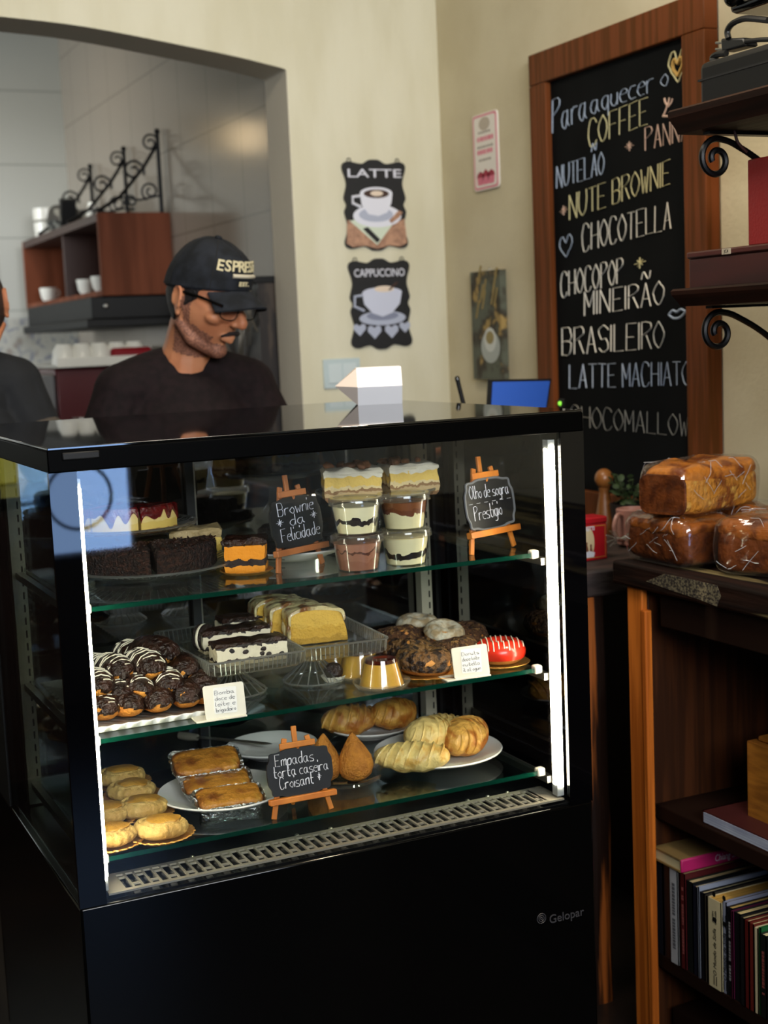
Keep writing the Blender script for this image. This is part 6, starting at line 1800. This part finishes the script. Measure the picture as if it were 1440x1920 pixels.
# yellow loaf cake, front slice and the rest behind
M_YEL = layered_mat('yellow_loaf_crumb', [(0, '#b38a2c'), (0.012, '#cfa23a'), (0.03, '#d6ac46')], 0.005, 60, 0.9, 0.8)
M_LCR = mat('caramel_icing', '#d6c692', 0.2, col2='#7a4c22', scale=32, lo=0.45, hi=0.6, bump=0.6, bscale=50)
q = onZ(603, 1207, TZ2)
q2 = onZ(545, 1212, TZ2)
for k, (dx, dy, w_, d_, lab) in enumerate(((0.0, 0.028, 0.104, 0.045, 'front yellow loaf cake slice with glossy icing on the right tray'), (-0.012, 0.085, 0.104, 0.05, 'middle yellow loaf cake slice under white icing on the right tray'), (-0.02, 0.142, 0.104, 0.05, 'rear yellow loaf cake slice under white icing on the right tray'))):
    t = thing('loaf_cake_slice', lab, 'cake slice', (q.x + dx, q.y + dy, TZ2), CAMRZ + 0.33, 'yellow loaf cake slices')
    prof = [(-w_ / 2, 0), (w_ / 2, 0), (w_ / 2 * 0.90, 0.040), (w_ / 2 * .80, 0.052), (w_ / 2 * .3, 0.058), (-w_ / 2 * .4, 0.060), (-w_ / 2 * .88, 0.054), (-w_ / 2 * .95, 0.042)]
    MB().pie(prof, -d_ / 2, d_ / 2, 0.004, 70, k, 0.004, 0.003, 4, M=rotm(PI / 2)).build('crumb', M_YEL, t, ang=60)
    top = [(w_ / 2 * 0.95, 0.038), (w_ / 2 * .84, 0.055), (w_ / 2 * .3, 0.062), (-w_ / 2 * .4, 0.064), (-w_ / 2 * .92, 0.057), (-w_ / 2 * 1.0, 0.038)]
    i_ = MB()
    P = smooth_path([(x, z, 0) for x, z in top], 6)
    rows = []
    for y in [-d_ / 2 - 0.001 + (d_ + 0.002) * j / 8 for j in range(9)]:
        rows.append([(p.x * (1 + 0.02 * noise.noise(Vector((p.x * 90, y * 90, k)))), y, p.y + 0.003 * noise.noise(Vector((p.x * 70, y * 70, k + 3)))) for p in P] + [(p.x * 0.93, y, p.y * 0.93 - 0.001) for p in reversed(P)])
    i_.grid(rows, None, True, True, True)
    for d in range(4):
        zz = RND.uniform(0.014, 0.03)
        i_.ball(0.003, 0.006, 0.012, nu=10, nv=7, M=T(-w_ / 2 * 0.98, RND.uniform(-d_ / 2, d_ / 2), zz) @ rotm(0, 0.12, 0))
    i_.build('icing', M_LCR, t, ang=60)

# puddings
M_PUD = mat('egg_pudding', '#d9ab42', 0.35, col2='#cc9a35', scale=20, sss=0.1)
M_CARA = mat('dark_caramel', '#3a130a', 0.12, col2='#5a2210', scale=15)
pud = None
for k, (px, py, lab) in enumerate(((716, 1290, 'caramel topped pudding nearest the shelf edge'), (676, 1272, 'caramel topped pudding, second from the shelf edge'), (628, 1253, 'caramel topped pudding farthest back beside the glass pedestal'))):
    q = atS(px, py, Z2) + Vector((CF.x, CF.y, 0)) * 0.012
    if pud is None:
        t = pud = thing('pudding_cup', lab, 'pudding', (q.x, q.y, Z2), 0.3, 'caramel puddings in clear cups')
        t.scale = (1.17, 1.17, 1.12)
        MB().lathe([(0.001, 0.004), (0.0315, 0.004), (0.0225, 0.037), (0.001, 0.037)], 40).build('pudding', M_PUD, t)
        MB().lathe([(0.001, 0.0372), (0.0228, 0.0372), (0.021, 0.0425), (0.012, 0.0428), (0.010, 0.041), (0.001, 0.041)], 40).build('caramel', M_CARA, t)
        MB().lathe([(0.0335, 0.003), (0.0235, 0.0435), (0.012, 0.0445), (0.012, 0.044), (0.023, 0.043), (0.0328, 0.003)], 40, cap=False).build('clear_dome', M_CUPPL, t)
        MB().lathe([(0.001, 0), (0.036, 0), (0.041, 0.007), (0.0415, 0.009), (0.040, 0.009), (0.0355, 0.002), (0.001, 0.002)], 48).build('clear_saucer', M_LIDPL, t)
    else:
        dup(pud, (q.x, q.y, Z2), 1.1 * k, lab)
# dark truffle in front of the pedestal
q = atS(628, 1291, Z2)
t = thing('truffle', 'small dark round truffle in a paper cup beside the glass pedestal', 'truffle', (q.x + 0.02, q.y + 0.05, Z2))
MB().ball(0.017, 0.017, 0.015, nu=20, nv=14, amp=.06, nsc=90, M=T(0, 0, 0.017)).build('truffle_body', M_CHOC, t)
MB().lathe([(0.001, 0), (0.015, 0), (0.021, 0.010), (0.020, 0.010), (0.014, 0.001), (0.001, 0.001)], 40, fl=lambda r0, zz, a: r0 * (1 + 0.06 * math.cos(20 * a))).build('paper_cup', M_CAP, t)

# donuts
M_DOUGH = mat('fried_dough', '#c98a3c', 0.6, col2='#a9682a', scale=30, bump=0.3, bscale=120)
M_CRUMB = mat('brown_crumb_crust', '#5e3a1c', 0.75, col2='#39200f', scale=110, bump=1.2, bscale=160, col3='#8a6434', scale3=130, lo3=0.55, hi3=0.62)
M_CHUNK = mat('choc_chunk_crust', '#6a4a25', 0.6, col2='#21120a', scale=75, lo=0.48, hi=0.56, bump=1.0, bscale=110)
M_SUGAR = mat('white_sugar_glaze', '#cfc8b2', 0.65, col2='#a8906a', scale=60, bump=0.4, bscale=120)
M_REDG = mat('red_glaze', '#d8301c', 0.25)
def doily(px, py, r_, z, label):
    q = atS(px, py, z)
    o = MB().lathe([(0.001, 0), (r_ * .9, 0), (r_, 0.003), (r_ * .985, 0.0038), (r_ * .88, 0.0012), (0.001, 0.0012)], 72, fl=lambda r0, zz, a: r0 * (1 + 0.02 * math.cos(30 * a) * (r0 > r_ * .8))).build('gold_tray', M_GOLD)
    o.location = (q.x, q.y, z); tag(o, label, 'tray'); return q
doily(806, 1250, 0.105, Z2, 'round gold card tray under the heap of brown donuts')
dq = doily(938, 1243, 0.052, Z2, 'small round gold card tray under the red donut')
def donut(label, p, R, r, rz_, gl, amp, seed, tilt=(0, 0), driz=False):
    t = thing('donut', label, 'donut', p, 0, 'donuts on gold trays')
    t.rotation_euler = (tilt[0], tilt[1], seed)
    MB().torus(R, r, 40, 16, rz_, 0.002, 60, seed).build('dough', M_DOUGH, t)
    MB().torus(R, r * 1.07, 48, 14, rz_ * 1.08, amp, 90, seed + 3, 0.1 if gl is M_SUGAR else -0.45, PI + (-0.2 if gl is M_SUGAR else 0.3)).build('glaze', gl, t)
    if driz:
        m_ = MB()
        for k in range(10):
            x = -0.04 + k * 0.009
            pts = []
            for j in range(25):
                y = -0.05 + j * 0.1 / 24
                rr_ = math.hypot(x, y)
                if abs(rr_ - R) < r * 1.05:
                    pts.append((x, y, rz_ * 1.10 * math.sqrt(max(0, 1 - ((rr_ - R) / (r * 1.08)) ** 2)) + 0.0006))
                elif pts:
                    if len(pts) > 1: m_.tube(pts, 0.0011, 5)
                    pts = []
            if len(pts) > 1: m_.tube(pts, 0.0011, 5)
        m_.build('icing_stripes', M_DRIZ, t)
    return t
def dpos(px, py, Y): 
    q = onY(px, py, Y); return (q.x, q.y, max(q.z, Z2 + 0.021))
donut('chunky brown donut at the front of the heap', dpos(795, 1256, 2.115), 0.028, 0.021, 0.020, M_CHUNK, 0.004, 1, (0.1, 0))
donut('chunky brown donut second in the heap, left behind the front one', dpos(762, 1226, 2.20), 0.028, 0.021, 0.020, M_CHUNK, 0.004, 2, (0.2, 0.1))
donut('crumb coated donut at the right of the heap behind the price tag', dpos(850, 1228, 2.155), 0.026, 0.0195, 0.019, M_CRUMB, 0.003, 3, (0.15, 0.1))
donut('crumb coated donut at the upper left of the heap', dpos(742, 1196, 2.26), 0.0245, 0.0185, 0.019, M_CRUMB, 0.003, 4, (0.15, -0.1))
donut('crumb coated donut in the middle under the white ones', dpos(800, 1208, 2.235), 0.027, 0.020, 0.020, M_CRUMB, 0.003, 5, (0.1, 0.1))
donut('white sugar glazed donut with a brown chip, the front one of two', dpos(833, 1188, 2.215), 0.0205, 0.0165, 0.017, M_SUGAR, 0.0015, 6, (0.25, 0.1))
donut('white sugar glazed donut farther back at the top of the heap', dpos(783, 1173, 2.315), 0.0225, 0.0175, 0.018, M_SUGAR, 0.0015, 7, (0.05, 0))
donut('crumb coated donut low at the back right of the heap', dpos(872, 1222, 2.25), 0.0245, 0.0185, 0.019, M_CRUMB, 0.003, 12, (0.1, 0.0))
donut('dark chocolate donut at the left of the heap behind the puddings', dpos(700, 1222, 2.235), 0.024, 0.018, 0.018, M_CHOC, 0.003, 8, (0.1, 0))
donut('shiny red glazed donut with white stripes at the right of the shelf', (dq.x, dq.y, Z2 + 0.0215), 0.0245, 0.0195, 0.0195, M_REDG, 0.0006, 9, (0, 0), True)

# ================= BOTTOM SHELF
M_EMP = mat('empada_crust', '#ccab62', 0.65, col2='#b58c42', scale=16, lo=0.4, hi=0.7, bump=0.5, bscale=90)
M_EMPT = mat('empada_glazed_top', '#bd8e34', 0.45, col2='#ab7a28', scale=30, bump=0.4, bscale=60)
def empada(px, py, label, rz, s=1.0):
    q = atS(px, py, Z3)
    t = thing('chicken_pie' if False else 'empada_pie', label, 'pie', (q.x, q.y, Z3), rz, 'small golden pies on foil')
    t.scale = (s, s, s)
    MB().lathe([(0.001, 0), (0.036, 0), (0.052, 0.008), (0.051, 0.0095), (0.035, 0.002), (0.001, 0.002)], 72, fl=lambda r0, zz, a: r0 * (1 + 0.03 * math.cos(28 * a) * (r0 > 0.04))).build('foil_tray', M_GOLD, t)
    def pf(v):
        a_ = math.atan2(v.y, v.x); q_ = math.hypot(v.x / 0.0415, v.y / 0.036)
        k = 1 + (0.02 * math.cos(20 * a_ + 1.5 * noise.noise(v * 40)) if q_ > 0.85 else 0.0)
        z = v.z
        if z > 0: z = min(z, 0.0105) + max(0, z - 0.0105) * 0.5 + 0.0022 * noise.noise(v * 70 + Vector((px, 0, 0))) - (0.003 if 0.66 < q_ < 0.78 else 0)
        return (v.x * k, v.y * k, z)
    MB().ball(0.0415, 0.036, 0.0165, 0.85, 1.0, nu=88, nv=30, amp=0.05, nsc=60, seed=px, M=T(0, 0, 0.018), fn=pf).build('crust', M_EMP, t)
    MB().ball(0.027, 0.022, 0.005, nu=44, nv=14, amp=0.16, nsc=70, seed=px + 1, M=T(0.003, 0.002, 0.0300)).build('glazed_top', M_EMPT, t)
empada(303, 1571, 'golden pie at the front right of the group on gold foil', CAMRZ + 0.1)
empada(206, 1586, 'golden pie at the front left, partly behind the light strip', CAMRZ)
empada(268, 1532, 'golden pie in the second row on gold foil', CAMRZ + 0.2)
empada(247, 1500, 'golden pie in the third row on gold foil', CAMRZ - 0.1)
empada(228, 1474, 'golden pie at the back of the group', CAMRZ + 0.1)
empada(196, 1545, 'golden pie at the left edge in the second row', CAMRZ)
# white plate and foil loaves
wp = (0.708, 2.185)
plate('white_plate', 'white plate under three foil wrapped loaf cakes', wp, Z3, 0.108, M_PORC, 'white plates on the bottom shelf')
M_LOAF = mat('baked_loaf_top', '#b07628', 0.45, col2='#7a4216', scale=34, lo=0.4, hi=0.65, bump=0.6, bscale=70, col3='#c99a3a', scale3=20, lo3=0.55, hi3=0.7)
def foil_loaf(px, py, Y, rz, label, w_, d_, tilt):
    q = onY(px, py, Y)
    t = thing('foil_loaf_cake', label, 'loaf cake', (q.x, q.y, q.z - 0.03), 0, 'foil loaf cakes on the white plate')
    t.rotation_euler = (tilt, 0, rz)
    P = rr(w_, d_, 0.012, 4); rows = []
    for sc, z in ((0.82, 0.0), (0.86, 0.004), (1.02, 0.029), (1.09, 0.0325), (1.06, 0.0345), (0.95, 0.029)):
        Q = []
        for i in range(len(P)):
            a, b_ = Vector(P[i]), Vector(P[(i + 1) % len(P)])
            k = max(1, int((b_ - a).length / 0.003))
            Q += [a + (b_ - a) * j / k for j in range(k)]
        rows.append([(p.x * sc + RND.uniform(-.0012, .0012), p.y * sc + RND.uniform(-.0012, .0012), z + RND.uniform(-.0012, .0012)) for p in Q])
    MB().grid(rows, None, True, True, False).build('foil_case', M_FOIL, t, ang=20)
    MB().ball(w_ * .49, d_ * .49, 0.010, 0.5, 0.35, nu=60, nv=14, amp=0.05, nsc=45, seed=px, M=T(0, 0, 0.030)).build('loaf', M_LOAF, t)
foil_loaf(428, 1492, 2.14, CAMRZ + 0.28, 'foil loaf cake nearest the front of the white plate', 0.108, 0.058, 0.25)
foil_loaf(404, 1462, 2.20, CAMRZ + 0.28, 'foil loaf cake in the middle of the white plate', 0.112, 0.058, 0.3)
foil_loaf(384, 1424, 2.235, CAMRZ + 0.30, 'foil loaf cake leaning at the back of the white plate', 0.112, 0.066, 0.35)
# cake server and plate behind
sq = [atS(338, 1400, Z3), atS(372, 1404, Z3), atS(440, 1406, Z3), atS(498, 1416, Z3)]
sv = thing('cake_knife', 'cake knife with a grey handle lying behind the foil loaves', 'knife', (0, 0, 0))
up = Vector((0, 0, 0.022))
MB().tube([sq[0] + up, (sq[0] + sq[1]) / 2 + up, sq[1] + up], [0.007, 0.008, 0.006], 12).build('handle', mat('grey_handle', '#8b877c', 0.5), sv)
dv = (sq[3] - sq[1]).normalized(); nv_ = Vector((-dv.y, dv.x, 0)) * 0.012
bl_ = MB(); ps = [sq[1] - nv_ * .5, sq[3] - nv_ * .7, sq[3] + dv * 0.015, sq[3] + nv_ * .5, sq[1] + nv_ * .5]
bl_.add([p + up for p in ps] + [p + up + Vector((0, 0, 0.0015)) for p in ps], [(4, 3, 2, 1, 0), (5, 6, 7, 8, 9)] + [(i, (i + 1) % 5, 5 + (i + 1) % 5, 5 + i) for i in range(5)])
bl_.build('blade', M_STEEL, sv, smooth=False)
recenter(sv)
q = atS(470, 1402, Z3)
plate('white_plate', 'white plate at the back behind the Empadas easel', (q.x + 0.02, min(q.y, 2.385)), Z3, 0.085, M_PORC, 'white plates on the bottom shelf')
# coxinhas on a glass plate
q = atS(662, 1475, Z3); cxp = q + Vector((0, 0.03, 0))
t = thing('small_glass_plate', 'small glass plate under the two teardrop fritters', 'plate', (cxp.x, cxp.y, Z3))
MB().lathe([(0.001, 0), (0.04, 0), (0.062, 0.010), (0.060, 0.012), (0.038, 0.004), (0.001, 0.004)], 64, fl=lambda r0, zz, a: r0 * (1 + 0.02 * math.cos(24 * a) * (r0 > .05))).build('dish', M_CRYSTAL, t)
M_COX = mat('fried_breadcrumb', '#c9832a', 0.7, col2='#ad6a1e', scale=60, bump=0.6, bscale=260)
for k, (px, py, dy, lab) in enumerate(((680, 1472, 0.022, 'teardrop fritter standing in full view beside the easel'), (622, 1478, 0.035, 'teardrop fritter half hidden behind the Empadas easel'))):
    q = atS(px, py, Z3)
    o = MB().lathe([(0.001, 0.0), (0.016, 0.001), (0.026, 0.008), (0.0305, 0.02), (0.028, 0.033), (0.021, 0.046), (0.013, 0.058), (0.006, 0.068), (0.0015, 0.073)], 36, fl=lambda r0, zz, a: r0 * (1 + 0.04 * noise.noise(Vector((math.cos(a), math.sin(a), zz * 40 + k))))).build('teardrop_fritter', M_COX)
    o.location = (q.x, q.y + dy, Z3 + 0.006); o.rotation_euler = (0.06, -0.10, k); o.scale = (1.03, 1.03, 1.15)
    tag(o, lab, 'fritter', 'teardrop fritters')
# croissants
cpl = (1.118, 2.190)
plate('white_plate', 'white plate heaped with croissants at the right of the bottom shelf', cpl, Z3, 0.116, M_PORC, 'white plates on the bottom shelf')
cpl2 = (1.085, 2.405)
plate('white_plate', 'white plate with croissants at the back of the bottom shelf', cpl2, Z3, 0.085, M_PORC, 'white plates on the bottom shelf')
M_CRO = mat('croissant_crust', '#e8cd80', 0.4, col2='#d9a850', scale=28, lo=0.45, hi=0.7, bump=0.5, bscale=70, dist=1.0)
M_CROB = mat('browned_croissant_crust', '#dca850', 0.4, col2='#b06a26', scale=22, lo=0.42, hi=0.62, bump=0.6, bscale=70, dist=1.0)
def croissant(px, py, Y, L_, r_, bend, rot, label, m_, seed):
    q = onY(px, py, Y)
    t = thing('croissant', label, 'croissant', (q.x, q.y, max(q.z, Z3 + 0.010 + r_ * 0.8)), 0, 'croissants on white plates')
    t.rotation_euler = rot
    rows = []
    nu, nv = 28, 46
    for j in range(nv + 1):
        u = -1 + 2 * j / nv
        a_ = u * bend
        R = L_ / 2 / max(bend, 0.05)
        c_ = Vector((R * math.sin(a_), R * (1 - math.cos(a_)), 0))
        tx = Vector((math.cos(a_), math.sin(a_), 0)); nm = Vector((-math.sin(a_), math.cos(a_), 0))
        rad = r_ * (max(0.0, 1 - abs(u) ** 3.2)) ** 0.5 * (1 - 0.22 * abs(u)) * (1 + 0.07 * abs(math.sin(u * 6.5)) ** 0.6)
        row = []
        for i in range(nu):
            p = 2 * PI * i / nu
            v = c_ + nm * math.cos(p) * rad + Vector((0, 0, math.sin(p) * rad * 0.82))
            v = v + (v - c_) * 0.12 * noise.noise(v * 40 + Vector((seed * 3, 0, 0)))
            row.append(v)
        rows.append(row)
    b_ = MB().grid(rows, None, True, True, True); b_.build('crust', m_, t, ang=70)
    f = MB()
    for k in range(7):
        u = -0.72 + k * 0.24
        a_ = u * bend; R = L_ / 2 / max(bend, 0.05); c_ = Vector((R * math.sin(a_), R * (1 - math.cos(a_)), 0)); nm = Vector((-math.sin(a_), math.cos(a_), 0)); tx = Vector((math.cos(a_), math.sin(a_), 0))
        rad = r_ * (max(0.0, 1 - abs(u) ** 3.2)) ** 0.5 * (1 - 0.22 * abs(u)) * 1.04
        f.tube([c_ + tx * (0.008 * math.sin(p * 1.2)) + nm * math.cos(p) * rad * 0.99 + Vector((0, 0, math.sin(p) * rad * 0.81)) for p in [(-0.4 + (PI + 0.8) * i / 20) for i in range(21)]], 0.0034, 6, flat=0.6)
    f.build('layer_folds', m_, t)
croissant(772, 1424, 2.125, 0.135, 0.031, 0.35, (0, 0, CAMRZ - 0.15), 'pale curved croissant at the front left of the plate with a browned tip', M_CRO, 1)
croissant(872, 1413, 2.165, 0.110, 0.038, 0.2, (0.2, 0, CAMRZ + 0.95), 'thick browned croissant at the front right of the plate', M_CROB, 2)
croissant(806, 1378, 2.185, 0.100, 0.038, 0.3, (0.1, 0.1, CAMRZ + 0.45), 'pale fat croissant topmost of the heap', M_CRO, 3)
croissant(822, 1410, 2.235, 0.100, 0.034, 0.25, (0, 0, CAMRZ + 0.2), 'croissant hidden under the top one, at the back of the plate', M_CRO, 6)
croissant(655, 1378, 2.395, 0.105, 0.034, 0.4, (0, 0, CAMRZ + 0.1), 'browned croissant at the left of the rear plate', M_CROB, 4)
croissant(738, 1372, 2.385, 0.100, 0.034, 0.35, (0, 0.1, CAMRZ + 0.5), 'browned croissant at the right of the rear plate', M_CROB, 5)

# ================================================================== WRAPPED LOAVES ON THE COUNTER
M_WRAP = glass_mat('cling_film', (0.97, 0.96, 0.95), 1.85, 0.08, haze=0.05)
M_BRD = mat('brown_loaf_crust', '#6d3714', 0.6, spec=0.2, col2='#47200b', scale=40, lo=0.4, hi=0.65, bump=0.4, bscale=90)
M_BRT = mat('golden_loaf_top', '#c97a2a', 0.5, spec=0.2, col2='#7a3a14', scale=30, lo=0.45, hi=0.65, bump=0.6, bscale=50)
M_BRT2 = mat('brown_loaf_top', '#9a5620', 0.5, spec=0.2, col2='#5f2f12', scale=30, lo=0.45, hi=0.65, bump=0.6, bscale=50)
M_BRC = mat('pale_loaf_end', '#d8a040', 0.7, col2='#c48a30', scale=25, bump=0.5, bscale=90)
M_BRG = mat('golden_brown_crust', '#d08a30', 0.6, spec=0.2, col2='#8a4a1a', scale=28, lo=0.42, hi=0.62, bump=0.9, bscale=90, col3='#e0ac50', scale3=40, lo3=0.55, hi3=0.7)
def loaf(label, loc, rz, L_, w_, h_, crust, seed, tilt=0):
    """loaf lying along local y, front end at -y"""
    t = thing('wrapped_loaf', label, 'loaf', loc, 0, 'loaves wrapped in cling film on the counter')
    t.rotation_euler = (0, tilt, rz)
    M0 = T(0, L_ / 2, h_ * 0.46)
    MB().ball(w_ / 2, L_ / 2, h_ * 0.46, 0.42, 0.30, nu=48, nv=26, amp=0.025, nsc=25, seed=seed, M=M0).build('crust', crust, t)
    def bulge(v):
        return (v.x * 1.03, v.y, v.z + 0.006 * abs(math.sin(v.y * 42)) + 0.008 * noise.noise(v * 25))
    MB().ball(w_ / 2 * 0.985, L_ / 2 * 0.985, h_ * 0.24, 0.7, 0.35, nu=48, nv=20, amp=0.05, nsc=35, seed=seed + 4, M=T(0, L_ / 2, h_ * 0.80), fn=bulge).build('domed_top', M_BRT if crust is not M_BRD else M_BRT2, t)
    if crust is not M_BRD:
        MB().pie(rr(w_ * 0.95, h_ * 0.86, 0.02), -0.002, 0.003, 0.0, 60, seed, 0.006, 0.002, 2, M=T(0, 0.002, h_ * 0.47) @ rotm(PI / 2)).build('dark_end_crust', M_BRD, t)
    def crumple(v):
        sd = Vector((seed * 9, seed * 2, 0))
        n_ = noise.noise(v * 16 + sd); n2 = 1 - 2 * abs(noise.noise(v * 30 - sd)); n3 = 1 - 2 * abs(noise.noise(Vector((v.x * 70, v.y * 26, v.z * 50)) + sd))
        k = 1 + 0.02 * n_ + 0.022 * n2 + 0.016 * n3
        return (v.x * k, v.y * (1 + 0.02 * n_ + 0.012 * n2), max(v.z * k, -h_ * 0.53))
    wb_ = MB().ball(w_ / 2 * 1.08, L_ / 2 * 1.05, h_ * 0.60, 0.40, 0.34, nu=76, nv=44, M=T(0, L_ / 2, h_ * 0.535), fn=crumple)
    wo = wb_.build('film_wrap', M_WRAP, t, smooth=False)
    cr_ = MB()
    for k in range(34):
        z0 = RND.uniform(0.12, 1.25) * h_; sx = RND.choice((-1, 1)); y0 = RND.uniform(0.05, 0.92) * L_
        sl_ = RND.uniform(-1.2, 1.2); ln_ = RND.uniform(0.010, 0.030)
        P = []
        for j in range(4):
            y = y0 + (j - 1.5) * ln_ * 0.35; z = z0 + (j - 1.5) * ln_ * 0.35 * sl_ + RND.uniform(-.0012, .0012)
            x = sx * w_ * 0.548
            if z > h_ * 0.98: x = sx * w_ * (0.5 - 0.9 * (z / h_ - 0.98)); z = h_ * 1.115
            P.append((x, min(max(y, 0.0), L_), z))
        cr_.tube(smooth_path(P, 3), 0.00055, 4)
    cr_.build('crease_glints', mat('crease_glint', '#ffffff', 0.08, trans=0.6, spec=1.0), wo)  # white strands stand in for the light glinting on the film folds
    tw = MB(); base = Vector((-w_ * 0.35, L_ * 0.98, h_ * 0.45))
    for k in range(7):
        a_ = k * 2 * PI / 7
        P = [base + Vector((-0.01 * math.cos(a_), 0, 0.014 * math.sin(a_))), base + Vector((-0.022, 0.012, 0)), base + Vector((-0.035 + 0.012 * math.cos(a_), 0.025, 0.016 * math.sin(a_)))]
        tw.tube(smooth_path(P, 4), [0.006] * 4 + [0.003] * 3 + [0.006] * 2, 6, flat=0.3)
    tw.build('twisted_film_end', M_WRAP, t, ang=15)
    return t
# lower pair side by side running back, upper pair on top
loaf('wrapped loaf at the lower left of the stack, its long side along the counter edge', (1.640, 2.062, CZ + 0.004), 0.0, 0.19, 0.135, 0.082, M_BRD, 1)
loaf('wrapped loaf at the lower right, turned outwards, nearest to the camera', (1.645, 2.032, CZ + 0.004), math.radians(-152), 0.26, 0.13, 0.092, M_BRD, 2)
loaf('wrapped golden loaf on top at the left of the stack', (1.572, 2.125, CZ + 0.096), math.radians(-73), 0.245, 0.112, 0.088, M_BRG, 3)
loaf('wrapped golden loaf on top at the right, cut by the picture edge', (1.852, 2.03, CZ + 0.096), math.radians(-75), 0.13, 0.12, 0.092, M_BRG, 4)
loaf('wrapped loaf at the back of the counter under the upper pair', (1.80, 2.06, CZ + 0.004), 0.0, 0.18, 0.13, 0.086, M_BRD, 5)
